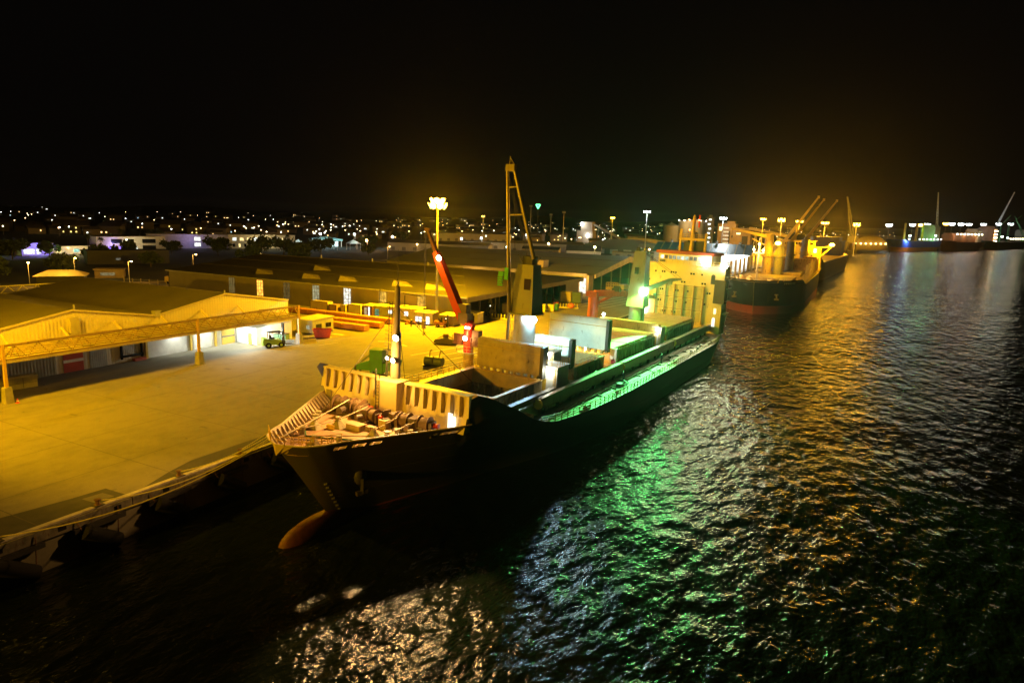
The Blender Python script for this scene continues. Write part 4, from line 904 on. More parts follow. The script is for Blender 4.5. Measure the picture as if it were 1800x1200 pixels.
def crane_twin_jib():
    K = .83
    def T(b, a, u): return (-.3 + (b + 10.2) * K, 41.6 + (a - 60) * K, 32 - (32 - u) * K)
    class XB(MB):
        def build(s, *a, **k): s.v = [T(*p) for p in s.v]; return MB.build(s, *a, **k)
    m = MB(); m.lathe((-.3, 41.6, 8.2), [(1.75, 0), (1.68, 10.2)], 20); c = m.build('crane', GREYP, S, True); c['label'] = 'tall grey deck crane with a steep twin tube jib'
    m = XB()
    def lvl(w0, w1, y0, y1, z): return [(w0, y0, z), (w1, y0, z), (w1, y1, z), (w0, y1, z)]
    m.hexa(lvl(-12.7, -7.75, 57.9, 62.4, 15.6) + lvl(-11.7, -8.5, 58.9, 61.9, 24.5)); m.hexa(lvl(-13.1, -12.0, 58.4, 61, 16.2) + lvl(-12.2, -11.5, 59, 61, 23.6)); m.build('crane_housing', mat('housing tan grey', (.30, .285, .24), .5, var=.12, scale=.3, rust=.15), c)
    m = XB(); m.box(-9.9, -8.65, 58.3, 58.42, 20.0, 22.0); m.build('cab_window', mat('cab window', (.05, .03, .04), .15), c)
    m = XB(); m.box(-11.0, -9.0, 59.3, 61.4, 24.5, 26.0); m.lathe((-10.8, 60.3, 25.6), [(.5, 0), (.5, 1.6)], 12, 'X'); m.bar((-11, 60, 24.5), (-12.4, 60, 26.2), .12); m.bar((-8.7, 60, 24.5), (-7.6, 60, 26), .12); m.build('sheave_head', DARK, c)
    m = XB(); m.v = []; m.tube((-12.3, 57.4, 10.6), (-12.2, 57.4, 16), .28, n=10); m.tube((-12.2, 57.4, 16), (-13.9, 57, 41.2), .38, .30, 10); m.tube((-8.7, 59.2, 25.6), (-12.6, 57, 41.3), .42, .30, 10)
    m.bar((-13.4, 57.2, 33.2), (-10.6, 58, 33.4), .22); m.bar((-13.7, 57, 38), (-11.8, 57.5, 38.2), .2); m.box(-14.1, -12.3, 56.6, 57.5, 40.8, 42.0); m.bar((-13.5, 57, 42), (-13.4, 57, 43.4), .12); m.bar((-13.5, 57, 43.2), (-12.5, 57, 42), .1)
    m.build('jib', mat('jib weathered', (.20, .165, .12), .35, metal=.5, rust=.35), c, True)
    m = XB()
    for k in range(4): m.tube((-9.9 - .2 * k, 60, 25.8), (-14.0 - .15 * k, 57, 41.5), .035, n=5)
    m.tube((-12.5, 57, 40), (-11.8, 57.6, 27), .04, n=5); m.build('luffing_wire', DARK, c)
    m = XB(); m.box(-13.3, -12.5, 56.8, 57.2, 21.6, 23.8); m.box(-14.6, -13.6, 56.9, 57.2, 22.2, 23.0)
    for k in range(5): m.box(-14.7, -13.7, 56.85, 57.25, 20.4 + .42 * k, 20.65 + .42 * k)
    m.build('hook_block', mat('hook green', (.06, .48, .13), .5), c)
    m = XB(); m.ladder((-12.6, 57.85, 8), (-12.2, 57.85, 13.5), .5); m.bar((-12.3, 57.7, 13.4), (-12.0, 57.2, 9.2), .2); m.build('ladder', mat('ladder red lead', (.5, .2, .12), .5), c)
    m = MB(); m.lathe((-.3, 41.6, 18.3), [(2.9, 0), (2.9, .1)], 18); m.build('lamp_shade_disc', GALV, c)  # disc widened to shade the housing from the floodlights below it
    for (b, a, u) in ((.75, 40.2, 17.6), (1.5, 41.0, 17.5)):
        m = MB(); m.tube((b, a, u), (b + .12, a - .12, u - .04), .55, .5, 12); m.build('floodlight', emis('blue white lens', (.80, .93, 1), 60), c)
    lamp('POINT', (2.0, 40.4, 17.4), (.50, .90, 1.0), 900, c, .4); lamp('SPOT', (2.2, 41.4, 17.6), (.58, .95, .84), 17000, c, .4, (3.0, 60, 5.5), 66, .6); lamp('SPOT', (2.0, 40.4, 17.4), (.40, .76, 1.0), 55000, c, .5, (30, 2, -4), 62, .5)
crane_twin_jib()
def crane_tower():
    K = .85
    class XB(MB):
        def build(s, *a, **k): s.v = [(-.3 + (b + 9.2) * K, 94 + (a_ - 119.3) * K, 32 - (32 - u) * K) for b, a_, u in s.v]; return MB.build(s, *a, **k)
    m = XB()
    def lvl(w0, w1, y0, y1, z): return [(w0, y0, z), (w1, y0, z), (w1, y1, z), (w0, y1, z)]
    m.lathe((-9.2, 119.3, 4.0), [(2.1, 0), (2.0, 8.0)], 18); m.hexa(lvl(-11.5, -6.9, 117, 121.6, 12) + lvl(-10.6, -7.6, 117.6, 121, 26.3)); c = m.build('crane', mat('tower grey', (.34, .36, .28), .5, var=.12, scale=.3, rust=.12), S); c['label'] = 'tapered grey crane tower in front of the bridge, lit green at its foot'
    m = XB(); m.box(-10.3, -9.3, 118, 119, 26.3, 27.3); m.bar((-8.2, 118, 26.3), (-7.6, 117.5, 27.3), .3); m.build('sheave_head', DARK, c)
    m = XB(); m.box(-9.9, -8.9, 116.86, 117.0, 20.5, 22.2); m.build('cab_window', mat('cab window', None), c)
    m = XB(); m.bar((-7.4, 117.6, 16.4), (-1.5, 120.5, 19.5), 1.0, 1.2, .8, .9); m.bar((-1.5, 120.5, 19.5), (1.2, 121.3, 19.9), .8, .9, .5, .6); m.box(-1.8, -.9, 119.8, 120.6, 18.3, 19.2); m.build('jib', mat('jib pale', (.52, .50, .42), .5, rust=.15), c)
    m = XB(); m.tube((-8.6, 118, 26.2), (0, 120.8, 20.3), .05, n=5); m.tube((-8.2, 118, 26.2), (1, 121, 20.3), .05, n=5); m.build('luffing_wire', DARK, c)
    m = MB(); m.tube((1.5, 92.2, 18.5), (1.6, 92.0, 18.45), .95, .9, 14); m.build('floodlight', LENS_G, c)
    lamp('SPOT', (1.3, 91.0, 18.2), (.34, 1.0, .12), 9000, c, .5, (-.2, 92.6, 8), 118, .5); lamp('SPOT', (2.6, 93.6, 18.2), (.4, 1.0, .14), 6000, c, .5, (3, 125, 11), 80, .6); lamp('SPOT', (2.4, 92.0, 18.4), (.14, 1.0, .22), 620000, c, .5, (42, 12, 0), 56, .5)
crane_tower()
def crane_orange():
    m = MB(); m.lathe((-10.4, 93, 6.2), [(1.35, 0), (1.2, 5.2), (1.2, 10)], 16); m.box(-11.9, -9.3, 91.8, 94.2, 16.2, 17.3); c = m.build('crane', ORP, S, True); c['label'] = 'orange red provision crane with its jib laid level'
    m = MB(); m.bar((-10.2, 93, 17.0), (-5.5, 99.6, 16.9), 1.1, 1.3, 1.2, 1.4); m.bar((-5.5, 99.6, 16.9), (-.9, 108.2, 15.9), 1.2, 1.4, .6, .8); m.bar((-9.8, 93.3, 14.6), (-7.2, 97, 16.6), .5); m.build('jib', ORP, c)
    m = MB(); m.lathe((-7.2, 97, 18.2), [(.5, 0), (.5, 1.4)], 10, 'X'); m.box(-7.6, -5.8, 96.6, 98, 17.4, 18.2); m.build('winch', DARK, c); m = MB(); m.box(-1.3, -.6, 107.8, 108.4, 15.6, 16.9); m.build('jib_sheave', DARK, c)
    m = MB(); m.rail([(-11.8, 91.6, 9.2), (-9, 91.6, 9.2), (-9, 94.4, 9.2)], 1.1, 3, .7, .04); m.build('platform_railing', YELP, c)
crane_orange()
# deck floodlights on posts
for (b, a, u, col, p_, nm) in ((-6.2, 89.5, 12.9, WHITE, 600, 0), (1.2, 62.6, 10.0, WARM, 2600, 1)):
    m = MB(); m.bar((b, a, 8.2), (b, a, u), .12); m.box(b - .3, b + .3, a - .2, a + .1, u - .1, u + .25); dl = m.build('deck_floodlight', DARK, S)
    m = MB(); m.tube((b, a - .21, u + .05), (b, a - .3, u + .03), .36, .36, 10); m.build('lens', LENS_O if nm else LENS_W, dl)
    lamp('POINT', (b, a - .7, u - .1), col, p_, dl, .25)

# ---- superstructure
def superstructure():
    b0, b1, a0, a1 = -10.0, 11.3, 125, 130.5
    sp = mat('superstructure cream', (.74, .64, .36), .5, var=.08, scale=.35, rust=.06)
    m = MB(); m.box(b0, b1, a0, a1, 6.2, 23.3); m.box(b0, b1 - 6, a1, a1 + 12, 6.2, 21); s = m.build('superstructure', sp, S)
    m = MB(); m.box(b0 - .3, b1 + .4, a0 - .3, a1, 23.3, 23.5); m.box(-13, b0, a0 + .5, a0 + 6, 22.8, 23.1); m.build('bridge_wing', sp, s)
    m = MB(); m.box(-6.3, 7.5, a0 + .4, a0 + 11, 23.5, 26.0); br = m.build('wheelhouse', sp, s)
    n = 12
    for i in range(n):
        x0 = -5.9 + 13.1 * i / n; k = [1.2, .05, .25, .35, .6, 1.1, 1.0, .15, .2, 1.3, 1.2, .5][i]
        m = MB(); m.box(x0 + .12, x0 + .95, a0 + .34, a0 + .39, 24.5, 25.5); m.build('window', win_mat('bridge glass %d' % i, (.72, .95, .85), k), br)
    m = MB(); m.box(-6.9, 8.1, a0 - .2, a0 + 11.4, 26.0, 26.75); m.build('roof', mat('roof oxide red', (.34, .06, .03), .6, var=.15), br)
    m = MB(); m.box(-5.9, -4.4, a0 + .30, a0 + .38, 23.7, 24.3); m.build('grille', DARK, br)
    # ribs and stringers on the front
    ribm = mat('rib brown', (.30, .20, .09), .55, rust=.35)
    m = MB()
    for b in (-5.9, -3.4, -1.0, 1.4, 4.0, 6.6): m.box(b - .14, b + .14, a0 - .42, a0 - .002, 8.4, 18.2)
    for z in (11.8, 14.9, 18.0): m.box(-5.9, 6.6, a0 - .2, a0 - .01, z - .07, z + .07)
    m.build('front_ribs', ribm, s)
    pm = mat('panel shade paint', (.52, .46, .27), .5, rust=.08)  # darker panels paint the light and shade between the ribs
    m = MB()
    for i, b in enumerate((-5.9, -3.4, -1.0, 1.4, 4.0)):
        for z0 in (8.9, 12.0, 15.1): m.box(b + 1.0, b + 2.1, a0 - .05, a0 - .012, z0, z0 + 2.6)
    build_each(m, 'front_shade_panel', pm, s)
    m = MB()
    for z, bs in ((21.2, (-6.6, -4.8, -4.2, -2.4, -1.8, -1.2, 2.8, 3.5, 5.6)), (18.9, (-8.8, -8.1, .6, 1.3, 5.9, 6.6)), (16.6, (-4.9, -4.3, -.8, -.2, 2.4, 7.4, 8.0)), (13.7, (-5.2, -4.6, -1.0, -.4, 2.2, 7.0)), (10.9, (-8.4, -3.8, -3.2, -1.2, -.5))):
        for b in bs: m.box(b - .2, b + .2, a0 - .07, a0 - .004, z - .22, z + .22)
    m.build('porthole', DGLASS, s)
    m = MB(); m.box(8.0, 9.0, a0 - .05, a0 - .003, 19.0, 21.0); m.lathe((8.5, a0 - .05, 21.0), [(.5, 0), (.5, .047)], 14, 'Y'); m.build('arched_opening', DARK, s)
    # dark box painting the shade of the lifeboat recess, lamps, doorways
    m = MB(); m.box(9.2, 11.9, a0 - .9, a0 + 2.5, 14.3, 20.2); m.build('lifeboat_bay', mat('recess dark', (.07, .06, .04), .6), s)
    m = MB(); m.box(9.3, 10.0, a0 - .1, a0 - .01, 8.3, 10.2); m.lathe((9.65, a0 - .12, 10.2), [(.35, 0), (.35, .1)], 12, 'Y'); m.build('door', emis('lit white door', (1, .97, .85), 1.6), s)
    m = MB(); m.box(9.5, 10.1, a0 - .1, a0 - .01, 11.5, 12.9); m.build('lamp_glow_panel', emis('lit small window', (1, .8, .4), 2.0), s)
    m = MB(); m.box(-8.4, -7.8, a0 - .3, a0 - .05, 11.6, 13.9); m.build('strip_lamp', emis('cool strip', (1, .98, .9), 9), s)
    m = MB(); m.box(-8.9, -8.0, a0 - .3, a0 - .05, 9.4, 10.9); m.build('lit_doorway', emis('cool strip', None, 0), s)
    lamp('POINT', (-8.2, a0 - 1.0, 11.5), (1, .85, .45), 300, s, .2)
    for (b, u) in ((6.3, 24.3), (11.1, 23.9)):
        m = MB(); m.tube((b, a0 - 1.0, u), (b, a0 - 1.15, u - .05), .85, .8, 14); m.build('floodlight', emis('bridge flood lens', (1.0, 1.0, .86), 60), s)
    lamp('POINT', (8.6, a0 - 2.2, 23.6), (1, .75, .22), 500, s, .6); lamp('SPOT', (11.6, a0 - 1.6, 23.7), (.92, 1.0, .52), 125000, s, .6, (46, 74, -2), 78, .5)
    # mast and gantry on the monkey island
    ym = mat('mast yellow', (.60, .42, .10), .5, rust=.12)
    m = MB(); m.lathe((.9, a0 + 5, 26.7), [(.7, 0), (.5, 3), (.42, 8.8), (.2, 9.5)], 12); m.bar((-.8, a0 + 5, 34.6), (2.6, a0 + 5, 34.6), .25); m.bar((-.3, a0 + 5, 32), (2.1, a0 + 5, 32), .25); mm = m.build('signal_mast', ym, s, True)
    m = MB(); m.box(-2.4, 4.6, a0 + 4, a0 + 6, 29.6, 30.2)
    for b in (-2.2, 4.4): m.box(b - .25, b + .25, a0 + 4.6, a0 + 5.4, 26.7, 32.5 if b < 0 else 31.6)
    m.rail([(-2.4, a0 + 4, 30.2), (4.6, a0 + 4, 30.2)], 1, 2, 1, .04); m.build('radar_gantry', ym, s)
    m = MB(); m.box(-1.8, 3.8, a0 + 7, a0 + 9, 26.75, 29.2); m.tube((-.5, a0 + 7, 29), (-.5, a0 + 6.4, 30), .3); m.tube((.8, a0 + 7, 29), (.8, a0 + 6.4, 30), .3); m.build('funnel_block', DARK, s)
    m = MB(); m.ball((-.4, a0 + 4.6, 34.9), .22); m.ball((2.2, a0 + 4.6, 34.9), .22); m.ball((0, a0 + 4.6, 32.3), .22); m.build('mast_lamps', emis('mast red', (1, .25, .1), 9), mm)
    m = MB(); m.box(2.1, 2.5, a0 + 4.7, a0 + 5.2, 33.0, 36.2); m.build('flag', mat('signal flag red', (.6, .06, .03), .7), mm)
    m = MB()
    for z in (11.7, 14.9, 18.1, 21.2): m.rail([(b1 + .1, a0, z), (b1 + .1, a1, z)], 1, 2, 2, .035); m.box(b1, b1 + .9, a0 + .3, a1, z - .1, z)
    m.build('side_galleries', GALV, s)
    m = MB(); m.rail([(b0, a0 - .2, 23.5), (b1, a0 - .2, 23.5), (b1, a1, 23.5)], 1.05, 2, 1.5, .035); m.build('bridge_deck_railing', ym, s)
    m = MB(); m.box(-11.8, -10.05, a0 + .5, a0 + 6, 6.2, 22.7); m.build('side_block', mat('recess dark', None), s)
superstructure()
m = MB(); m.box(-6, 7, 143, 152, 7.3, 9.6); m.build('poop_house', CREAM, S)

# anchors in their bolsters, draught marks and plate seams on the bow
for sd in (1, -1):
    a, u = 1.5, 5.4; b = .35 + sd * H1.half(a, u)
    m = MB(); m.ball((b, a, u), .95, (.55, .9, 1.1), 12); an = m.build('anchor_bolster', HM1, S, True)
    m = MB(); m.bar((b + sd * .45, a - .25, u - .2), (b + sd * .55, a - .35, u - 1.7), .28); m.bar((b + sd * .4 - .1, a - .9, u - 1.7), (b + sd * .6 + .1, a + .3, u - 1.6), .4); m.build('anchor', mat('anchor dark', (.05, .045, .035), .6, rust=.3), an)
for z in (3.2, 5.6, 7.8):
    m = MB()
    for a0 in [i * 2.0 for i in range(0, 56)]:
        if a0 < H1.stem(z) + .6: continue
        p = (.35 + H1.half(a0, z) + .012, a0, z); q_ = (.35 + H1.half(a0 + 2.0, z) + .012, a0 + 2.0, z); m.bar(p, q_, .035)
    m.build('plate_seam', mat('weld seam', (.05, .046, .034), .6), S)
m = MB()
for k in range(9):
    z = .9 + .55 * k; a0 = H1.stem(z) + 1.2; p = Vector((.35 + H1.half(a0, z) + .03, a0, z)); q_ = Vector((.35 + H1.half(a0 + .3, z) + .03, a0 + .3, z)); m.bar(p, q_, .04, .2)
build_each(m, 'draught_mark', mat('worn draught paint', (.30, .29, .25), .6), S)
m = MB()
for a0, b in ((20.5, 7.2), (44, 6.9)): m.path([(b, a0, 7.95), (b, 122 if a0 > 40 else 43, 7.95)], .13, 8)
m.path([(7.9, 36, 7.9), (7.9, 122, 7.9)], .09, 6); m.build('trunk_pipes', mat('pipe green', (.22, .28, .14), .5, rust=.3), S)
m = MB(); m.rail([(6.4, 47, 9.75), (6.4, 60, 9.75)], 1.0, 2, 1.4, .03); m.rail([(6.4, 64, 9.75), (6.4, 88, 9.75)], .9, 2, 1.4, .03); m.rail([(6.4, 97, 9.9), (6.4, 120, 9.9)], .9, 2, 1.4, .03); m.build('coaming_railing', YELP, S)
# ================================================================ PEOPLE
def person(loc, rz, label, jacket, trousers, helmet, pose='stand', root_tilt=None):
    t = thing('person', label, 'person', loc, rz)
    def skin(nm, verts, edges, rad, mt, rootv=0):
        me = bpy.data.meshes.new(nm); me.from_pydata(verts, edges, []); me.materials.append(mt)
        o = bpy.data.objects.new(nm, me); COL.objects.link(o); o.parent = t
        md = o.modifiers.new('skin', 'SKIN'); md.use_smooth_shade = True
        sv = me.skin_vertices[0].data if me.skin_vertices else None
        if sv is None:
            bpy.context.view_layer.objects.active = o
            return o
        for i, r in enumerate(rad): sv[i].radius = (r, r * .85); sv[i].use_root = (i == rootv)
        sb = o.modifiers.new('sub', 'SUBSURF'); sb.levels = 1; sb.render_levels = 1
        return o
    st = {'stand': (.0, .12, .05), 'walk': (.28, .30, .05), 'bend': (.1, .2, .55)}[pose]
    k, ar, bend = st
    hip = (0, 0, .92); ch = (0, -bend * .6, 1.36 - bend * .35); nk = (0, -bend * .75, 1.5 - bend * .45); hd = (0, -bend * .9 - .02, 1.66 - bend * .55)
    def limb(a, b, c): return [a, b, c]
    verts = [hip, ch, nk, hd, (0, hd[1] - .03, hd[2] + .1)]; rad = [.12, .13, .06, .095, .07]; edges = [(0, 1), (1, 2), (2, 3), (3, 4)]
    hands = []
    for sd in (-1, 1):
        sh = (sd * .19, ch[1], ch[2] + .07); el = (sd * .26, ch[1] - (.05 + ar * .3 * sd), ch[2] - .22); ha = (sd * .24, ch[1] - .16 - ar * .4 * sd, ch[2] - .44); pm = (sd * .24, ha[1] - .03, ha[2] - .07)
        i = len(verts); verts += [sh, el, ha, pm]; rad += [.06, .045, .032, .04]; edges += [(1, i), (i, i+1), (i+1, i+2), (i+2, i+3)]; hands.append((sd, pm))
        kn = (sd * .11, -.05 - k * .4 * sd, .50); an = (sd * .12, .02 - k * sd, .08); to = (sd * .13, -.14 - k * sd, .05)
        hp = (sd * .09, 0, .88); i = len(verts); verts += [hp, kn, an, to]; rad += [.09, .062, .045, .04]; edges += [(0, i), (i, i+1), (i+1, i+2), (i+2, i+3)]
    SK = mat('skin', (.42, .26, .18), .6)
    use_skin = True
    me_test = bpy.data.meshes.new('t'); bpy.data.meshes.remove(me_test)
    def tubes(idx, extra, nm, mt):
        """one continuous tapered surface along the chosen bones"""
        m = MB()
        for a, b in idx: m.tube(verts[a], verts[b], rad[a] + extra, rad[b] + extra, 10); m.ball(verts[b], rad[b] + extra, (1, 1, 1), 8)
        return m.build(nm, mt, t, True)
    m = MB()
    for a, b in edges: m.tube(verts[a], verts[b], rad[a], rad[b], 10); m.ball(verts[b], rad[b] * 1.01, (1, 1, 1), 8)
    for sd, pm in hands:
        for f in range(4): x = pm[0] + (f - 1.5) * .018; L = (.065, .078, .072, .055)[f]; m.path([(x, pm[1], pm[2] - .02), (x, pm[1] - .012, pm[2] - .02 - L * .6), (x, pm[1] - .035, pm[2] - .02 - L)], .009, 5)
        m.path([(pm[0] - sd * .03, pm[1] - .02, pm[2] + .02), (pm[0] - sd * .05, pm[1] - .05, pm[2] - .02)], .010, 5)
    h = verts[3]; m.ball((h[0], h[1], h[2]), .105, (.85, .95, 1.2), 12); m.tube((h[0], h[1] - .09, h[2]), (h[0], h[1] - .125, h[2] - .02), .018, .012, 6)
    for sd in (-1, 1): m.ball((h[0] + sd * .09, h[1], h[2]), .025, (.4, .8, 1.2), 6)
    m.build('body', SK, t, True)
    tubes([(0, 1)] + [(1, 5), (5, 6), (6, 7)] + [(1, 13), (13, 14), (14, 15)], .03, 'jacket', jacket)
    tubes([(0, 9), (9, 10), (10, 11), (0, 17), (17, 18), (18, 19)], .025, 'trousers', trousers)
    tubes([(11, 12), (19, 20)], .03, 'boots', BLACK)
    m = MB(); m.lathe((h[0], h[1], h[2] + .05), [(.15, 0), (.13, .015), (.125, .06), (.08, .12), (.01, .14)], 12); m.build('helmet', helmet, t, True)
    return t
HIVIS = mat('hi vis orange', (.65, .16, .02), .7); NAVY = mat('navy cloth', (.02, .025, .05), .8); REDC = mat('red boiler suit', (.50, .03, .05), .7); WHT = mat('white helmet', (.75, .75, .72), .4); YEL = mat('hi vis yellow', (.55, .6, .06), .7)
person((-39.2, 138.2, 0), 1.2, 'worker in dark clothes standing in the open yard, left of a pair', NAVY, NAVY, WHT)
person((-37.1, 138.6, 0), -1.6, 'worker in dark clothes standing in the open yard, right of a pair', mat('dark brown cloth', (.06, .04, .03), .8), NAVY, WHT, 'walk')
person((-29.5, 150.5, 0), .4, 'worker in yellow vest standing by the brown hut near the red crane', YEL, NAVY, WHT)
def onship(b, a, u): p = sw(b, a, u); return (p.x, p.y, p.z)
person(onship(7.55, 60.5, 7.77), .6, 'sailor in a red boiler suit walking on the ship deck beside the pale hatch cover', REDC, REDC, WHT, 'walk')
person(onship(10.6, 58.2, 6.3), -.5, 'sailor in dark clothes standing by the coiled gear outside the long girder', NAVY, NAVY, NAVY)
person(onship(10.8, 78.5, 6.3), 2.4, 'sailor in dark clothes on the green lit side deck near the stern', NAVY, mat('dark brown cloth', None), NAVY)
t = thing('cable_pile', 'dark pile of ropes and cables heaped on the side deck', 'rope pile', onship(11.0, 55.5, 6.3))
m = MB()
for k in range(9): a = k * 1.3; m.path([(.5 * math.cos(a + i * .8) * (1 + .25 * (k % 3)) + .25 * (k % 4), 1.2 * math.sin(a + i * .8) + .3 * (k % 3) - .3, .08 + .05 * k) for i in range(9)], .08, 6)
m.build('coils', mat('dark rope', (.03, .035, .06), .8), t)
m = MB(); m.box(.2, 1.0, -2.6, -1.4, 0, .7); m.build('drum_box', DARK, t)
t = thing('crate', 'wooden crate on the side deck just aft of the dark bow wing', 'crate', onship(8.7, 26.6, 6.3)); m = MB(); m.box(-.9, .9, -.7, .7, 0, 1.0)
m.build('body', mat('crate wood', (.45, .25, .10), .7, var=.3, scale=3), t); m = MB()
for z in (.15, .5, .85): m.box(-.93, .93, -.74, -.70, z - .06, z + .06)
for x in (-.8, 0, .8): m.box(x - .06, x + .06, -.77, -.74, 0, 1)
m.build('battens', mat('crate batten', (.5, .3, .12), .7), t)
t = thing('plastic_drum', 'pale blue drum standing next to the wooden crate on deck', 'drum', onship(7.3, 25.6, 6.3)); m = MB(); m.lathe((0, 0, 0), [(.42, 0), (.45, .3), (.42, .35), (.45, .4), (.42, .9), (.3, .95)], 14); m.build('barrel', mat('pale blue plastic', (.25, .50, .62), .4), t, True); m = MB(); m.lathe((0, 0, .95), [(.12, 0), (.1, .05)], 8); m.build('bung', WHITEP, t)

# ================================================================ MOORING ROPES
def rope(name_label, pts, sag, r=.05, n=14):
    m = MB(); P = [Vector(p) for p in pts]; out = []
    for a, b in zip(P[:-1], P[1:]):
        for i in range(n): f = i / n; c = a.lerp(b, f); c.z -= sag * 4 * f * (1 - f); out.append(c)
    out.append(P[-1]); o = out[0].copy()
    m.path([tuple(c - o) for c in out], r, 6); ob = m.build('mooring_rope', ROPE, None, True, o); return tag(ob, name_label, 'rope', 'mooring ropes of the near ship')
bw0 = sw(-1.0, -6.7, 10.5)
rope('mooring rope from the bow rail to the far left bollard, lowest of the bunch', [sw(-1.4, -6.4, 10.4), (-.38, 26.5, .55)], 1.6)
rope('mooring rope from the bow rail down to the bollard by the bright cover', [sw(-1.8, -6.2, 10.4), (-.38, 35, .6)], 1.2)
rope('mooring rope from the bow rail to the bollard by the pointed dark patch', [sw(-2.4, -5.6, 10.4), (-.38, 43.6, .6)], .5)
rope('mooring rope stretched from the left winch drums to the inner bow fairlead', [sw(-3.4, 6.5, 11.3), sw(-2.0, -4.6, 10.0)], .05, .06)
rope('mooring rope stretched from the second winch drum past the pedestal roller', [sw(-.2, 6.0, 11.2), sw(-1.3, 2.6, 10.3), sw(-2.8, -3.0, 10.0)], .03, .06)
rope('pale rope from the middle winch drum to the pedestal roller by the water side rail', [sw(4.4, 6.8, 11.2), sw(3.9, 2.3, 10.2)], .04, .06)
rope('pale rope from the water side winch drum slanting to the rail fairlead', [sw(6.8, 6.8, 11.0), sw(4.7, .8, 9.7)], .04, .05)
rope('rope running down from the fairlead on the quay side bulwark to the quay', [sw(-8.2, 4.0, 10.0), (-.38, 51.5, .6)], .2)

# ================================================================ YARD OBJECTS
def timber(label, x0, x1, y, h=1.5, d=1.9):
    t = thing('timber_stack', label, 'timber stack', (x0, y, 0), 0, 'long orange stacks lying across the yard')
    tm = mat('orange timber', (.50, .20, .055), .7, var=.25, scale=.7, stretch=(1, 1, 6))
    n = int((x1 - x0) / 6.2); L = (x1 - x0) / n
    for i in range(n):
        m = MB(); m.box(i * L + .08, (i + 1) * L - .08, -d / 2, d / 2, .15, h * (.94 + .06 * ((i * 7) % 3) / 2)); m.build('pack', tm, t)
    m = MB()
    for i in range(n * 2): m.box(i * L / 2 + .6, i * L / 2 + .8, -d / 2, d / 2, 0, .15)
    m.build('bearers', RUSTY, t)
timber('rear and longest orange timber stack, running behind the cabin', -82, -45, 138.4); timber('middle orange timber stack', -64, -43.2, 131.6, 1.45); timber('shortest orange timber stack, nearest the red skip', -57.5, -43.4, 126.0, 1.5)

# fork lifts
def forklift(label, loc, rz, body, sc=1.0, mast_h=3.4):
    t = thing('forklift', label, 'forklift', loc, rz, 'forklift trucks in the yard'); t.scale = (sc, sc, sc)
    m = MB(); m.hexa([(-1.9, -.75, .45), (.7, -.75, .45), (.7, .75, .45), (-1.9, .75, .45), (-1.8, -.7, 1.35), (.6, -.7, 1.2), (.6, .7, 1.2), (-1.8, .7, 1.35)]); m.hexa([(-2.15, -.7, .4), (-1.6, -.7, .4), (-1.6, .7, .4), (-2.15, .7, .4), (-2.1, -.65, 1.5), (-1.5, -.65, 1.55), (-1.5, .65, 1.55), (-2.1, .65, 1.5)]); m.build('body', body, t)
    m = MB()
    for x, y in ((-1.2, -.62), (-1.2, .62), (.45, -.6), (.45, .6)): m.bar((x, y, 1.3), (x + .1, y, 2.35), .08)
    m.box(-1.25, .7, -.7, .7, 2.33, 2.42); m.box(-.9, -.3, -.35, .35, 1.3, 1.5); m.box(-1.0, -.85, -.35, .35, 1.4, 1.9); m.build('cab_frame', BLACK, t)
    m = MB()
    for y in (-.42, .42): m.box(.95, 1.15, y - .09, y + .09, .15, mast_h)
    for z in (.5, 1.5, 2.5, mast_h - .1): m.box(.98, 1.12, -.42, .42, z - .08, z + .08)
    m.box(1.16, 1.26, -.6, .6, .35, .95); m.build('mast', DARK, t)
    for y in (-.35, .35): m = MB(); m.box(1.26, 2.45, y - .07, y + .07, .3, .37); m.build('fork', DARK, t)
    for x in (-1.35, .55):
        for y in (-.72, .72):
            m = MB(); m.lathe((x, y - .14, .42), [(.42, 0), (.42, .28)], 16, 'Y'); wh = m.build('wheel', BLACK, t, True)
            m = MB(); m.lathe((x, y - .15, .42), [(.2, 0), (.2, .30)], 12, 'Y'); m.build('hub', body, t, True).parent = wh
    m = MB(); m.box(.6, .68, -.5, -.3, 2.1, 2.25); m.build('work_lamp', emis('work lamp', (1, 1, .85), 8), t)
    return t
LIME = mat('lime forklift paint', (.28, .45, .06), .4)
forklift('lime green forklift with raised mast parked by the white lean-to', (-45.9, 99.9, 0), 1.05, LIME, 1.35, 3.7)
forklift('dark orange forklift parked in front of the brown hut', (-32.2, 142.6, 0), .4, mat('dull orange paint', (.4, .15, .03), .5), 1.05)
forklift('tall dark forklift in front of the open warehouse', (-31.5, 166.5, 0), -.8, mat('forklift charcoal', (.10, .10, .07), .5), 1.5, 4.2)

def skip(label, loc, rz, mt):
    t = thing('skip_bin', label, 'skip', loc, rz); m = MB(); tk = .08
    def ring(z, e): return [(-1.6 - e, -1.0 - e * .4, z), (1.6 + e, -1.0 - e * .4, z), (1.6 + e, 1.0 + e * .4, z), (-1.6 - e, 1.0 + e * .4, z)]
    a, b = ring(.1, 0), ring(1.9, .45); m.add(a + b, [(0, 1, 5, 4), (1, 2, 6, 5), (2, 3, 7, 6), (3, 0, 4, 7), (3, 2, 1, 0)])
    for z in range(4): m.bar(b[z], b[(z + 1) % 4], .12)
    m.build('bin', mt, t); m = MB()
    for x in (-1, 0, 1): m.hexa([(x-.06, -1.1, .1), (x+.06, -1.1, .1), (x+.06, -1.0, .1), (x-.06, -1.0, .1), (x-.06, -1.28, 1.85), (x+.06, -1.28, 1.85), (x+.06, -1.15, 1.85), (x-.06, -1.15, 1.85)])
    m.build('ribs', mt, t); m = MB(); rs = random.Random(1)
    for k in range(14): m.cbox((rs.uniform(-1.4, 1.4), rs.uniform(-.8, .8), rs.uniform(.9, 1.5)), (.7, .5, .3))
    m.build('rubbish', DARK, t)
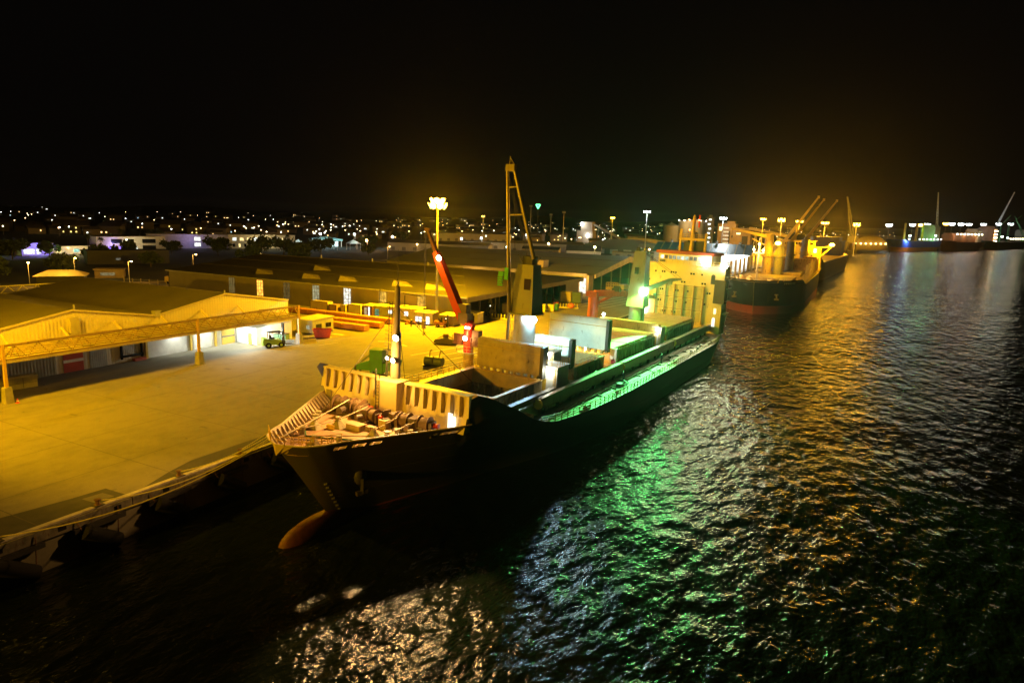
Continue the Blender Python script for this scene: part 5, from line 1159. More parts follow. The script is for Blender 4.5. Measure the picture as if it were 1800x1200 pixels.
skip('red open skip beside the portable cabin', (-46.0, 113.6, 0), .75, mat('skip red', (.45, .05, .03), .5, rust=.2))

def cabin(label, x0, x1, y0, y1, h, mt, roofm, wins=(), doors=(), name='portable_cabin', cat='cabin', group=None, slope=.25, z0=.25):
    t = thing(name, label, cat, (x0, y0, 0), 0, group); X, Y = x1 - x0, y1 - y0
    m = MB(); m.hexa([(0, 0, z0), (X, 0, z0), (X, Y, z0), (0, Y, z0), (0, 0, h), (X, 0, h), (X, Y, h + slope), (0, Y, h + slope)]); m.build('walls', mt, t)
    m = MB(); m.hexa([(-.15, -.2, h), (X+.15, -.2, h), (X+.15, Y+.2, h+slope+.02), (-.15, Y+.2, h+slope+.02), (-.15, -.2, h+.14), (X+.15, -.2, h+.14), (X+.15, Y+.2, h+slope+.16), (-.15, Y+.2, h+slope+.16)]); m.build('roof', roofm, t)
    m = MB()
    for x in (.3, X / 2, X - .3): m.box(x - .2, x + .2, .1, Y - .1, 0, z0)
    m.build('skids', DARK, t)
    for (face, p0, p1, q0, q1, mm) in wins:
        m = MB(); (m.box(p0, p1, -.05, -.004, q0, q1) if face == 'f' else m.box(X + .004, X + .05, p0, p1, q0, q1)); wv = m.build('window', mm, t)
        m = MB(); (m.box((p0+p1)/2-.03, (p0+p1)/2+.03, -.08, -.05, q0, q1) if face == 'f' else m.box(X + .05, X + .08, (p0+p1)/2-.03, (p0+p1)/2+.03, q0, q1)); m.build('mullion', DARK, t).parent = wv
    for (face, p0, p1, q1, mm) in doors:
        m = MB(); (m.box(p0, p1, -.06, -.005, z0, q1) if face == 'f' else m.box(X + .005, X + .06, p0, p1, z0, q1)); m.build('door', mm, t)
    return t
WALLG = mat('cabin grey green', (.33, .34, .28), .6, rib=('Y', .5, .03)); WALLY = mat('cabin cream', (.50, .44, .26), .6, rib=('X', .5, .02)); ROOFY = mat('pale cabin roof', (.52, .46, .30), .6)
WL = win_mat('office light', (1, 1, .86), 2.6); WLD = win_mat('office dim light', (.8, .9, .7), .5)
cabin('grey portable cabin with pale front wall beside the red skip', -55, -50, 114.6, 121.6, 3.3, WALLG, ROOFY, [('f', 3.2, 4.1, 1.2, 2.1, WLD), ('s', 1.2, 3.0, 1.3, 2.3, DGLASS), ('s', 4.4, 6.2, 1.3, 2.3, DGLASS)], [])
t = cabin('white walled lean-to shed with yellow door, floodlit under the canopy end', -56.3, -50.2, 98.6, 108.5, 3.6, mat('white shed wall', (.68, .68, .64), .6, rib=('X', .4, .02)), mat('shed grey roof', (.4, .4, .38), .5), [], [('f', 3.6, 4.7, 2.5, mat('yellow door', None))], 'lean_to_shed', 'shed', None, .5, .05)
m = MB(); m.box(5.4, 5.9, -1.0, -.3, 2.9, 3.1); m.build('wall_lamp', emis('shed lamp', (.95, 1, .95), 30), t); lamp('POINT', (5.4, -2.6, 3.3), (.92, 1, .92), 4200, t, .2); lamp('POINT', (7.2, 3.0, 3.0), (.92, 1, .92), 1400, t, .2)
t = thing('waste_container', 'green steel container standing behind the lime forklift', 'container', (-49.2, 104.5, 0), .3); m = MB(); m.box(-1.4, 1.4, -.9, .9, .1, 1.8); m.build('body', mat('container green', (.12, .22, .12), .5, rib=('X', .35, .03)), t); m = MB(); m.box(-1.45, 1.45, -.95, .95, 1.8, 1.9); m.build('lid', DARK, t)
t = thing('concrete_barrier', 'white concrete barrier lying beside the forklift mast', 'barrier', (-47.2, 103.6, 0), .9); m = MB(); m.extx([(-.35, 0), (.35, 0), (.25, .25), (.1, .8), (-.1, .8), (-.25, .25)], -1.9, 1.9); m.build('block', mat('white concrete', (.6, .6, .56), .7), t); m = MB(); m.box(-1, -.7, -.02, .02, .8, .9); m.box(.7, 1, -.02, .02, .8, .9); m.build('lifting_eyes', RUSTY, t)
t = thing('concrete_barrier', 'cream concrete barrier at the foot of the last canopy post', 'barrier', (-43.6, 107.3, 0), 1.2); m = MB(); m.extx([(-.35, 0), (.35, 0), (.25, .25), (.1, .8), (-.1, .8), (-.25, .25)], -1.3, 1.3); m.build('block', mat('cream concrete', (.55, .48, .3), .7), t); m = MB(); m.box(-.8, -.5, -.02, .02, .8, .9); m.build('lifting_eyes', RUSTY, t)
# two lockers under the canopy at the left
for k, (x, y, w_, lb) in enumerate(((-51.4, 54.2, 1.9, 'grey steel cabinet under the canopy nearest the red roller door'), (-52.4, 50.8, 1.5, 'grey steel cabinet behind the first canopy post'))):
    t = thing('storage_cabinet', lb, 'cabinet', (x, y, 0), 1.4, 'steel cabinets under the canopy'); m = MB(); m.box(-w_, w_, -.7, .7, .1, 1.9); m.build('body', mat('cabinet grey', (.30, .28, .2), .5), t); m = MB(); m.box(-w_ - .08, w_ + .08, -.8, .75, 1.9, 2.0); m.build('lid', GALV, t)
    m = MB(); m.box(-.02, .02, -.74, -.70, .2, 1.8); m.box(-w_ + .1, w_ - .1, -.73, -.70, .95, 1.0); m.build('door_seams', DARK, t)

# row of containers, offices and huts before the long warehouse wall
CONT = mat('container buff', (.44, .38, .22), .55, rib=('X', .32, .05), rust=.2)
def container(label, x0, y0, L, mt, rz=0.0, h=2.6, d=2.45):
    t = thing('shipping_container', label, 'container', (x0, y0, 0), rz, 'containers in the yard'); m = MB(); m.box(0, L, 0, d, .12, h); m.build('body', mt, t)
    m = MB()
    for x in (0, L): m.box(x - .08, x + .08, -.04, .1, .05, h + .03); m.box(x - .08, x + .08, d - .1, d + .04, .05, h + .03)
    m.box(0, L, -.03, .06, .08, .22); m.box(0, L, -.03, .06, h - .12, h + .02); m.build('frame', DARK, t)
    m = MB(); m.box(L + .005, L + .05, .12, d / 2 - .04, .25, h - .1); m.box(L + .005, L + .05, d / 2 + .04, d - .12, .25, h - .1); m.build('doors', mt, t)
    return t
container('long buff container, leftmost in the row before the warehouse', -77.5, 142.3, 6.3, CONT, .02, 3.2); container('second buff container, right of the leftmost one', -70.8, 142.6, 2.6, mat('container brown', (.30, .2, .1), .6, rib=('X', .32, .05)), .02)
container('narrow upright buff container in the middle of the row', -67.2, 143.4, 1.5, CONT, .02, 2.7); container('pale ribbed container left of the lit shed', -65.2, 144.2, 4.2, mat('container pale', (.50, .46, .3), .55, rib=('X', .32, .05)), .04, 3.0)
cabin('small open fronted shed with a bright doorway in the container row', -60.6, -57.3, 145.2, 148.2, 2.9, mat('dark red shed', (.16, .08, .05), .6), ROOFY, [('f', .5, 1.2, .4, 2.4, win_mat('shed glow', (1, .8, .4), .7)), ('f', 1.8, 2.3, .3, 2.6, WL)], [])
cabin('yellow green site hut with a teal lit entrance', -57.2, -52.6, 145.8, 149, 3.0, mat('lime hut wall', (.42, .46, .18), .6, rib=('X', .4, .02)), ROOFY, [('f', .3, 1.6, .3, 2.2, win_mat('teal glow', (.2, 1, .6), .28))], [])
cabin('long cream site office with three bright windows', -52.3, -42.2, 145.6, 149.0, 3.2, WALLY, mat('yellow roof sheet', (.6, .48, .2), .6), [('f', .2, 1.4, 1.3, 2.3, WL), ('f', 3.2, 3.9, .3, 2.4, WL), ('f', 5.5, 6.7, 1.3, 2.4, WL)], [])
cabin('pale gatehouse kiosk with a bright glazed front by the tall mast foot', -41.2, -35.6, 142.6, 145.2, 3.1, WALLY, ROOFY, [('f', .2, 2.2, .7, 2.0, win_mat('kiosk glow', (.85, .9, 1), 1.5)), ('f', 3.6, 4.6, .3, 2.2, win_mat('kiosk door glow', (.9, .9, 1), 2.2))], [])
cabin('brown sheet metal hut to the right of the kiosk', -34.6, -30.4, 144.4, 148, 2.7, mat('brown hut', (.28, .2, .1), .6, rib=('X', .35, .04)), mat('yellow roof sheet', None), [('f', .3, .9, .3, 2.1, mat('dark glass', None))], [])
cabin('yellow lit store hut behind the jib foot of the red crane', -31.8, -27.6, 152.0, 155, 2.7, WALLY, ROOFY, [('f', .6, 1.2, .3, 2.2, mat('dark glass', None)), ('f', 2.6, 3.2, .3, 2.2, mat('dark glass', None))], [])
# scattered low stacks before the office
def rubble(label, loc, n, sp, mt, seed, nm='scrap_pile', cat='scrap'):
    rs = random.Random(seed); t = thing(nm, label, cat, loc); m = MB()
    for k in range(n): x, y = rs.gauss(0, sp[0]), rs.gauss(0, sp[1]); m.cbox((x, y, .15 + rs.random() * sp[2]), (rs.uniform(.3, 1.1), rs.uniform(.3, .8), rs.uniform(.2, .6)))
    m.build('pieces', mt, t); m = MB(); m.box(-sp[0], sp[0], -sp[1], sp[1], 0, .12); m.build('pallet', RUSTY, t)
rubble('low dark heap of gear before the long site office', (-46.6, 143.6, 0), 36, (2.6, .6, .4), mat('scrap dark', (.07, .055, .035), .8), 3)
rubble('dark heap of gear left of the foremast before the lime hut', (-54.3, 142.8, 0), 26, (2.0, .5, .4), mat('scrap dark', None), 9)
rubble('reddish heap between the site office and the kiosk', (-41.9, 141.8, 0), 18, (1.0, .6, .5), mat('scrap red', (.25, .10, .04), .8), 4)
def crates(label, loc, nx, mt, sz=(1.3, 1.2, 1.9), gap=.25, group='crates stacked by the open warehouse'):
    t = thing('crate_row', label, 'crates', loc, 0, group)
    for i in range(nx):
        m = MB(); m.box(i * (sz[0] + gap), i * (sz[0] + gap) + sz[0], 0, sz[1], .1, sz[2] * (1 - .12 * (i % 2))); m.build('crate', mt, t)
    m = MB(); m.box(-.1, nx * (sz[0] + gap), .1, sz[1] - .1, 0, .1); m.build('pallet', RUSTY, t)
LIMEC = mat('lime yellow crate', (.48, .46, .07), .6); 
for (loc, rz, lb) in (((-29.6, 162.6, 0), .25, 'left rack of lime yellow stands before the open warehouse'), ((-24.6, 197.0, 0), .3, 'far rack of lime yellow stands near the blue container')):
    t = thing('stillage_rack', lb, 'rack', loc, rz, 'lime yellow racks'); m = MB(); m.box(0, 7.0, 0, .9, 0, .35)
    m.build('base', LIMEC, t); m = MB()
    for k in range(8): m.box(.2 + .9 * k, .38 + .9 * k, .1, .25, .35, 1.5); m.box(.2 + .9 * k, .38 + .9 * k, .65, .8, .35, 1.5)
    m.build('uprights', LIMEC, t)
container('buff ended grey container standing in front of the open warehouse', -31.5, 172.6, 3.4, mat('container tan', (.40, .33, .19), .55, rib=('X', .35, .04)), .15, 3.3); container('slate blue container beside the buff ended one', -28.0, 173.2, 2.6, mat('container slate', (.10, .14, .22), .5, rib=('X', .35, .04)), .15, 3.3)
container('buff container further along the open warehouse front', -29.5, 211.0, 3.8, mat('container tan', None), .15, 3.8); container('blue container furthest along the open warehouse front', -25.4, 211.6, 3.0, mat('container blue', (.07, .12, .26), .5, rib=('X', .35, .04)), .15, 3.8)
def single_crates(pts, mt, base):
    for (x, y, s, h, lb) in pts:
        t = thing('crate', lb, 'crate', (x, y, 0), .2, base); m = MB(); m.box(-s, s, -s * .9, s * .9, .1, h); m.build('body', mt, t); m = MB()
        for zz in (.3, h - .25): m.box(-s - .03, s + .03, -s * .9 - .03, s * .9 + .03, zz, zz + .12)
        m.build('straps', mat('strap yellow', (.6, .55, .15), .5), t)
single_crates([(-26.2, 184, .9, 2.0, 'left lime yellow crate beside the crane pedestal'), (-24.2, 185.4, 1.0, 2.3, 'largest lime yellow crate beside the crane pedestal'), (-22.5, 188, .9, 2.2, 'right lime yellow crate beside the crane pedestal')], LIMEC, 'lime yellow crates')
t = thing('plastic_drum', 'blue drum to the right of the lime yellow crates', 'drum', (-22.6, 192.6, 0)); m = MB(); m.lathe((0, 0, 0), [(.7, 0), (.74, .6), (.7, .7), (.74, 1.4), (.7, 1.9), (.4, 2.0)], 14); m.build('barrel', mat('drum blue', (.03, .16, .3), .4), t, True); m = MB(); m.lathe((0, 0, 2.0), [(.2, 0), (.2, .1)], 8); m.build('bung', WHITEP, t)
t = thing('orange_buoy', 'orange red buoy lying on the quay behind the lime crates', 'buoy', (-20.2, 198.5, 0)); m = MB(); m.ball((0, 0, .85), .95, (1.3, 1, .9), 14); m.build('float', mat('buoy orange', (.65, .16, .06), .5), t, True); m = MB(); m.tube((1.1, 0, .85), (1.6, 0, .85), .12); m.build('ring_post', DARK, t)
forklift('small red tractor like forklift by the far lime rack', (-27.0, 201, 0), 2.4, mat('tractor red', (.4, .05, .02), .5), .9, 2.2)
t = thing('mobile_stairs', 'yellow cage like mobile stairs in front of the far warehouse', 'stairs', (-29.8, 257.5, 0), .1); m = MB()
for k in range(6): m.box(.95 * k, .95 * k + .14, 0, .14, .6, 3.6); m.box(.95 * k, .95 * k + .14, 1.6, 1.74, .6, 3.6)
for z in (.7, 1.6, 2.6, 3.5): m.box(0, 4.9, 0, .12, z, z + .12); m.box(0, 4.9, 1.62, 1.74, z, z + .12)
m.box(0, 4.9, .0, .08, .6, 1.6); m.build('cage', YELP, t); m = MB()
for k in range(4): m.lathe((.4 + 1.3 * k, -.1, .35), [(.35, 0), (.35, .2)], 12, 'Y')
m.build('wheels', BLACK, t)
t = thing('delivery_truck', 'pale flat fronted truck parked at the right of the yellow mobile stairs', 'truck', (-23.5, 262.5, 0), 1.4); m = MB(); m.box(-2.6, 1.2, -1.1, 1.1, .9, 2.9); m.build('box_body', mat('truck cream', (.5, .45, .3), .5), t); m = MB(); m.hexa([(1.3, -1.05, .6), (2.9, -1.05, .6), (2.9, 1.05, .6), (1.3, 1.05, .6), (1.3, -1, 2.5), (2.5, -1, 2.5), (2.5, 1, 2.5), (1.3, 1, 2.5)]); m.build('cab', WHITEP, t)
for x in (-1.8, 2.0):
    for y in (-1.0, 1.0): m = MB(); m.lathe((x, y - .15, .48), [(.48, 0), (.48, .3)], 14, 'Y'); m.build('wheel', BLACK, t, True)
# things at the ship's side on the quay
t = thing('cargo_hopper', 'green cargo hopper with an angled chute standing behind the ship bow', 'hopper', (-13.2, 92.2, 0), .25); m = MB(); m.box(-.8, 1.6, -1.2, 1.2, .4, 4.6); m.hexa([(1.6, -1.1, .6), (4.2, -1.1, 1.6), (4.2, 1.1, 1.6), (1.6, 1.1, .6), (1.6, -1.1, 2.2), (4.4, -1.1, 2.8), (4.4, 1.1, 2.8), (1.6, 1.1, 2.2)]); m.hexa([(-4.2, -1, .8), (-.8, -1, .8), (-.8, 1, .8), (-4.2, 1, .8), (-3.6, -1, 1.6), (-.8, -1, 2.6), (-.8, 1, 2.6), (-3.6, 1, 1.6)]); m.build('body', GREENP, t)
m = MB(); m.tube((-2.6, -.8, 2.4), (-1.6, .6, 3.2), .22); m.tube((-3.4, 0, 1.8), (-2, 0, 2.8), .16); m.build('motor', mat('motor cream', (.5, .45, .3), .5), t); m = MB()
for x in (-3.6, 3.6):
    for y in (-.9, .9): m.box(x - .15, x + .15, y - .15, y + .15, 0, 1.6)
m.build('legs', DARK, t)
t = thing('generator_set', 'pair of dark green drum shaped pump units on the quay', 'pump unit', (-8.4, 103.2, 0), .15); m = MB(); m.lathe((-1, 0, 1.0), [(.85, -.8), (.9, -.6), (.9, .6), (.85, .8)], 14, 'X'); m.lathe((1, 0, 1.0), [(.85, -.8), (.9, -.6), (.9, .6), (.85, .8)], 14, 'X'); m.build('drums', mat('pump green', (.07, .09, .05), .5), t, True); m = MB(); m.tube((-.9, 0, 1.8), (-.8, 0, 3.0), .09); m.tube((1.1, 0, 1.8), (1.3, 0, 3.0), .09); m.tube((-.8, 0, 3), (-.4, 0, 3.1), .09); m.tube((1.3, 0, 3), (1.7, 0, 3.1), .09); m.build('exhaust_pipes', RUSTY, t); m = MB(); m.box(-2, 2, -.8, .8, 0, .18); m.build('base_frame', DARK, t)
t = thing('steel_frame', 'yellow lit frame of bars lying on the quay beside the hatch', 'frame', (-7.2, 84.0, 0), .2); m = MB()
for x in (-2.6, 2.6): m.bar((x, -2, .2), (x, 2, .2), .14); m.bar((x, -2, .2), (0, 0, 2.6), .12); m.bar((x, 2, .2), (0, 0, 2.6), .12)
m.bar((-2.6, -2, .2), (2.6, -2, .2), .14); m.bar((-2.6, 2, .2), (2.6, 2, .2), .14); m.build('bars', YELP, t); m = MB(); m.ball((0, 0, 2.7), .2); m.build('lifting_eye', DARK, t)
t = thing('cargo_grab', 'dark clamshell grab lying on the quay left of the red crane pedestal', 'grab', (-19.2, 123.8, 0), .35); m = MB()
for sd in (-1, 1): m.exty([(0, 1.5), (sd * 2.2, 1.1), (sd * 2.6, .4), (sd * 1.4, .05), (0, .2)][::sd], -1.2, 1.2)
m.build('shells', mat('grab dark', (.10, .08, .04), .6), t); m = MB(); m.box(-.5, .5, -.5, .5, 1.4, 2.2); m.bar((-2, 0, 1.0), (0, 0, 2.1), .18); m.bar((2, 0, 1.0), (0, 0, 2.1), .18); m.build('head', RUSTY, t)
# ================================================================ SHIP 2 (behind, sodium lit)
def ship2():
    t = thing('bulk_carrier', 'black and red hulled bulk carrier moored behind the near ship, lit orange, jibs raised', 'bulk carrier', (27.5, 256.5, -4))
    DP2 = [(0, 0), (.6, .16), (2, .32), (5, .52), (9, .72), (14, .88), (20, .97), (26, 1), (300, 1)]; WP2 = [(0, 0), (2, .22), (6, .5), (12, .78), (20, .95), (28, 1), (300, 1)]
    TP = [(-9, 12.6), (14, 12.6), (16, 12.4), (20, 10.8), (24, 10.3), (150, 10.3)]
    h = Hull(152, 15.3, 3.5, 12.6, TP, DP2, WP2, exp=1.0)
    hm = hull_mat('second ship hull paint', (.012, .012, .011), (.36, .07, .025), 3.1, .5)
    h.mesh(80, 16).build('hull', hm, t, True)
    BUFF = mat('buff ship paint', (.58, .42, .20), .55, var=.15, rust=.15); OLV = mat('stanchion buff', (.5, .38, .16), .6, rust=.25)
    m = MB(); m.ext(h.outline(-3, 16, 12.0), 11.9, 12.0); m.build('forecastle_deck', mat('buff ship paint', None), t)
    m = MB(); m.ext(h.outline(14, 150, 9.9, 24, .2), 9.8, 9.9); m.build('main_deck', mat('bulker deck', (.36, .22, .10), .6, rust=.3), t)
    m = MB(); rs = random.Random(8)
    for k in range(26): x = rs.uniform(-8, 9); a = rs.uniform(1.5, 12); m.cbox((x, a, 12.5), (rs.uniform(.4, 1.8), rs.uniform(.4, 1.2), rs.uniform(.5, 1.5)))
    build_each(m, 'deck_gear', BUFF, t); m = MB()
    m.rail([(x, a, 12.6) for x, a in h.outline(-2.8, 14, 12.5, 10)][:11], 1.1, 2, 1.5, .05); m.build('bow_railing', BUFF, t); m = MB(); m.rail([(x, a, 12.6) for x, a in h.outline(-2.8, 14, 12.5, 10)][11:], 1.1, 2, 1.5, .05); m.build('bow_railing', BUFF, t)
    # hatches
    for a0, a1 in ((22, 44), (62, 78), (82, 98)): m = MB(); m.box(-9, 10, a0, a1, 9.9, 11.2); m.box(-9.3, 10.3, a0 - .3, a1 + .3, 11.2, 11.8); m.build('hatch_cover', BUFF, t)
    m = MB(); m.box(-2, 12.6, 86, 90, 9.9, 17.2); m.box(8, 14, 96, 100, 9.9, 17.8); m.build('upright_hatch_cover', mat('rusty hatch', (.42, .24, .10), .6, var=.3, scale=.6, rust=.4), t)
    m = MB(); a = 20
    while a < 104:
        for sd in (-1, 1):
            for da in (0, 1.6): m.box(sd * 14.4 - .28, sd * 14.4 + .28, a + da - .2, a + da + .2, 9.9, 17.2 - 3.2 * (a < 22))
        a += 11.5
    build_each(m, 'deck_stanchion', OLV, t)
    m = MB(); m.rail([(14.9, a, 10.3) for a in range(20, 126, 5)], 1.1, 3, 2, .05); m.rail([(-14.9, a, 10.3) for a in range(20, 126, 5)], 1.1, 3, 2, .05); m.build('side_railing', OLV, t)
    m = MB(); m.box(-2.5, -2.2, 3.2, 3.5, 10.8, 12); m.lathe((-.6, 6, 12), [(.45, 0), (.35, 4), (.25, 15.5)], 10); m.box(-2.6, 1.4, 5.7, 6.3, 21.8, 22.2); m.bar((-2.4, 6, 22.2), (-2.4, 6, 24.6), .3); m.bar((1.2, 6, 22.2), (1.2, 6, 24.2), .3); m.bar((-.6, 5.4, 12), (-.6, 5.4, 24), .2); fm = m.build('foremast', mat('mast pale', (.66, .58, .44), .5, rust=.1), t)
    for (x, z) in ((-2.3, 23.2), (.9, 23.0), (-.6, 25.2)): m = MB(); m.ball((x, 5.5, z), .4); m.build('lamp', emis('mast warm lamp', (1, .72, .3), 16), fm)
    lamp('POINT', (-.6, 4.2, 23), (1, .6, .22), 11000, fm, .3); lamp('POINT', (-6, 9, 17.5), (1, .6, .2), 7000, fm, .3)
    # cranes: pedestal, jib, wires
    for (x, a, zt, r, mt, tip, piv, lb) in ((-3.4, 56, 28.6, 2.0, BUFF, (-18.0, 50, 30.2), (-4.5, 55, 27.4), 'orange lit crane pedestal with its jib laid level to the left'), (1.0, 58, 23.5, 1.9, GREYP, (14.2, 60, 44.4), (-1.3, 57, 19.0), 'grey crane pedestal with the steepest jib'),
                                           (3.4, 82, 25.0, 1.9, GREYP, (15.0, 84, 44.2), (.5, 82, 21.0), 'grey crane pedestal with the second raised jib'), (8.0, 102, 25.8, 2.0, GREYP, (19.5, 106, 44.6), (5.6, 102, 22.4), 'grey crane pedestal near the bridge with the rearmost jib')):
        m = MB(); m.lathe((x, a, 9.9), [(r, 0), (r, 8.6), (r * 1.35, 8.8), (r * 1.35, 9.2), (r * .95, 9.3), (r * .9, zt - 9.9)], 18); c = m.build('crane', mt, t, True); c['label'] = lb
        m = MB(); m.bar(piv, tip, 1.7, 1.5, .7, .6); m.cbox(tip, (.9, .9, 1.1)); m.build('jib', BUFF, c)
        m = MB(); m.tube((x, a, zt), tip, .07, n=5); m.tube((x + .4, a, zt), tip, .07, n=5); m.build('luffing_wire', DARK, c)
        m = MB(); m.rail([(x - r - .8, a - r - .6, 19), (x + r + .8, a - r - .6, 19), (x + r + .8, a + r, 19)], 1.1, 2, 1.2, .06); m.build('platform_railing', OLV, c)
        m = MB(); m.tube(tip, (tip[0], tip[1], tip[2] - 3), .05, n=5); m.cbox((tip[0], tip[1], tip[2] - 3.4), (.5, .5, 1)); m.build('hook_block', DARK, c)
    m = MB(); m.bar((-10, 53, 26.3), (-4.5, 55, 23.5), .5); m.build('lower_brace', BUFF, t)
    for (x, a, z, p, nm) in ((1.2, 48.6, 24.8, 14000, 'crane_floodlight'), (19.4, 109, 23.6, 60000, 'bridge_floodlight')):
        m = MB(); m.ball((x, a, z), 1.0, (1.25, .6, .8), 12); f = m.build(nm, LENS_S, t); lamp('POINT', (x, a - 1.6, z - .4), SODIUM, p, f, .5)
    # superstructure
    SP = mat('bulker accommodation', (.64, .46, .18), .55, var=.1)
    m = MB(); m.box(-10, 14.6, 110, 128, 9.9, 22.2); s = m.build('superstructure', SP, t)
    m = MB(); m.box(-5.5, 11.5, 110.5, 120, 22.2, 24.9); wh = m.build('wheelhouse', SP, s)
    m = MB()
    for k in range(9): m.box(-4.8 + 1.8 * k, -3.5 + 1.8 * k, 110.4, 110.48, 23.2, 24.2)
    m.build('window', DGLASS, wh)
    m = MB(); m.box(-6.2, 12.2, 110, 121, 24.9, 25.2); m.build('roof', BUFF, wh)
    for x in (5.5, 11.4): m = MB(); m.box(x, x + 1.4, 109.9, 109.98, 19.4, 21.4); m.build('lit_window', win_mat('bulker window', (.8, .95, 1), 1.8), s)
    m = MB()
    for z in (12, 14.8, 17.6):
        for x in (-6, -2, 2, 6.5, 8, 10.4): m.box(x, x + .7, 109.93, 109.99, z, z + .6)
    m.build('window', DGLASS, s)
    m = MB(); m.lathe((2, 116, 25.2), [(.5, 0), (.3, 8)], 10); m.bar((-1, 116, 30), (5, 116, 30), .25); m.bar((14.6, 110.6, 17.6), (19.4, 110, 22.6), .5); m.bar((14.6, 110.6, 22), (19.6, 110, 22.8), .5); m.build('mast', BUFF, s)
    m = MB(); m.box(-2, 6, 122, 128, 22.2, 28); m.build('funnel', DARK, s)
    # anchors and hawse pipes on the bow flare, worn marks of the name
    for sd in (-1, 1):
        a = 3.0; z = 7.4; x = sd * (h.half(a, z) + .1); m = MB(); m.bar((x, a, z), (x + sd * .25, a - .3, z - 1.6), .4); m.bar((x + sd * .2 - .8, a - .3, z - 1.7), (x + sd * .2 + .8, a - .3, z - 1.7), .55); m.lathe((x, a, z), [(.75, -.2), (.75, .2)], 10); m.build('anchor', mat('anchor grey', (.30, .26, .18), .6, rust=.3), t)
    m = MB(); a = 4.0
    for k in range(7):
        for sd in (1,): x = h.half(a, 11.6) + .06; x2 = h.half(a + .42, 11.6) + .06; m.hexa([(x, a, 11.1), (x2, a + .42, 11.1), (x2 - .05, a + .42, 11.1), (x - .05, a, 11.1), (x + .05, a, 11.9), (x2 + .05, a + .42, 11.9), (x2, a + .42, 11.9), (x, a, 11.9)])
        a += .8
    m.build('bow_lettering', WHITEP, t)
    m = MB(); x = .06; m.bar((0, h.stem(11.8) - .1, 11.8), (0, h.stem(1) - .05, 1), .12, .35); m.build('stem_light_bar', mat('stem light paint', (.26, .22, .08), .5, rust=.2), t)  # pale bar paints the light catching the bow stem
    return t
ship2()
r1 = MB(); a = Vector((19, 258, 8.2)); b = Vector((-.4, 226, .4)); r1.path([tuple(Vector((0, 0, -1.2 * 4 * f * (1 - f))) + (b - a) * f) for f in [i / 12 for i in range(13)]], .07, 6); tag(r1.build('mooring_rope', ROPE, None, True, a), 'mooring rope from the bow of the second ship down to the quay, upper one', 'rope', 'mooring ropes of the second ship')
r1 = MB(); a = Vector((17.5, 259.5, 7.5)); b = Vector((-.4, 216, .4)); r1.path([tuple(Vector((0, 0, -1.0 * 4 * f * (1 - f))) + (b - a) * f) for f in [i / 12 for i in range(13)]], .07, 6); tag(r1.build('mooring_rope', ROPE, None, True, a), 'mooring rope from the bow of the second ship to the quay, lower slacker one', 'rope', 'mooring ropes of the second ship')

def simple_ship(name, label, p0, p1, halfb, hm, top, sup, cranes=(), deckz=None, lamps=(), spec=None, lit=()):
    """a distant ship: p0 bow waterline point, p1 stern point, both in the world"""
    a = Vector((p0[0], p0[1], -4)); d = Vector((p1[0] - p0[0], p1[1] - p0[1], 0)); L = d.length; rz = math.atan2(d.y, d.x) - math.pi / 2
    t = thing(name, label, 'ship', a, rz, 'ships moored along the far quay' if spec is None else None)
    DPs = [(0, 0), (2, .3), (6, .6), (12, .88), (18, 1), (400, 1)]; WPs = [(0, 0), (8, .4), (18, .85), (26, 1), (400, 1)]
    h = Hull(L, halfb, 4, top, [(-9, top + 2.4), (14, top + 2.2), (17, top), (L, top)], DPs, WPs); h.mesh(40, 10).build('hull', hm, t, True)
    m = MB(); m.ext(h.outline(2, L - 1, top - .4, 16, .2), top - .6, top - .4); m.build('deck', mat('far deck', (.3, .2, .1), .6), t)
    for (a0, a1, b0, b1, z1, mt) in sup: m = MB(); m.box(b0, b1, a0, a1, top - .5, z1); m.box(b0 + 2, b1 - 2, a0 - .3, a1 - 2, z1, z1 + 2.6); m.build('superstructure', mt, t)
    for (b, aa, z1, tip, mt) in cranes:
        m = MB(); m.lathe((b, aa, top - .5), [(1.8, 0), (1.6, z1 - top)], 10); c = m.build('crane', mt, t, True)
        if tip: m = MB(); m.bar((b, aa, z1), tip, 1.6, 1.4, .8, .7); m.build('jib', mt, c)
    for (b, aa, z, r, mt, col, p) in lamps:
        m = MB(); m.ball((b, aa, z), r, (1, 1, .8), 8); f = m.build('deck_or_added_lamp', mt, t)
        if p: lamp('POINT', (b, aa - 1.2, z - .5), col, p, f, .5)
    return t
NAVYH = hull_mat('dark hull paint', (.016, .016, .018), (.05, .03, .02), 1.5)
simple_ship('dark_ship', 'dark unlit hull berthed directly astern of the orange lit bulk carrier', (24, 432), (38, 640), 15, NAVYH, 11, [(150, 175, -11, 11, 22, DARK)], [(0, 40, 26, None, GREYP), (0, 75, 26, None, GREYP)], spec=1)
BLUEH = hull_mat('blue orange hull', (.05, .13, .65), (.70, .22, .04), 5.5); RUSTH = hull_mat('rust brown hull', (.12, .05, .035), (.10, .04, .03), 1.5); GRNH = hull_mat('dark teal hull', (.03, .07, .05), (.10, .04, .03), 1.5)
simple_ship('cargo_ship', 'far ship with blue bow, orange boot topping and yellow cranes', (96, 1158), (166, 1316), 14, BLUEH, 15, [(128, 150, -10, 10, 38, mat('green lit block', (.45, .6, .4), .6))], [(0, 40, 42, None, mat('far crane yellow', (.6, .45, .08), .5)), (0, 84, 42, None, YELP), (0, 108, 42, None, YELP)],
            lamps=[(17, 16, 18, 1.0, LENS_W, WHITE, 22000), (12, 30, 23, 1.5, LENS_G, GREEN, 13000), (15, 120, 24, 1.3, LENS_G, GREEN, 9000)] + [(15, 60 + 14 * k, 18, .9, LENS_W, WHITE, 0) for k in range(7)] + [(0, 96, 40, 1.2, LENS_G, GREEN, 16000)])  # first lamp added outboard to light the blue hull side
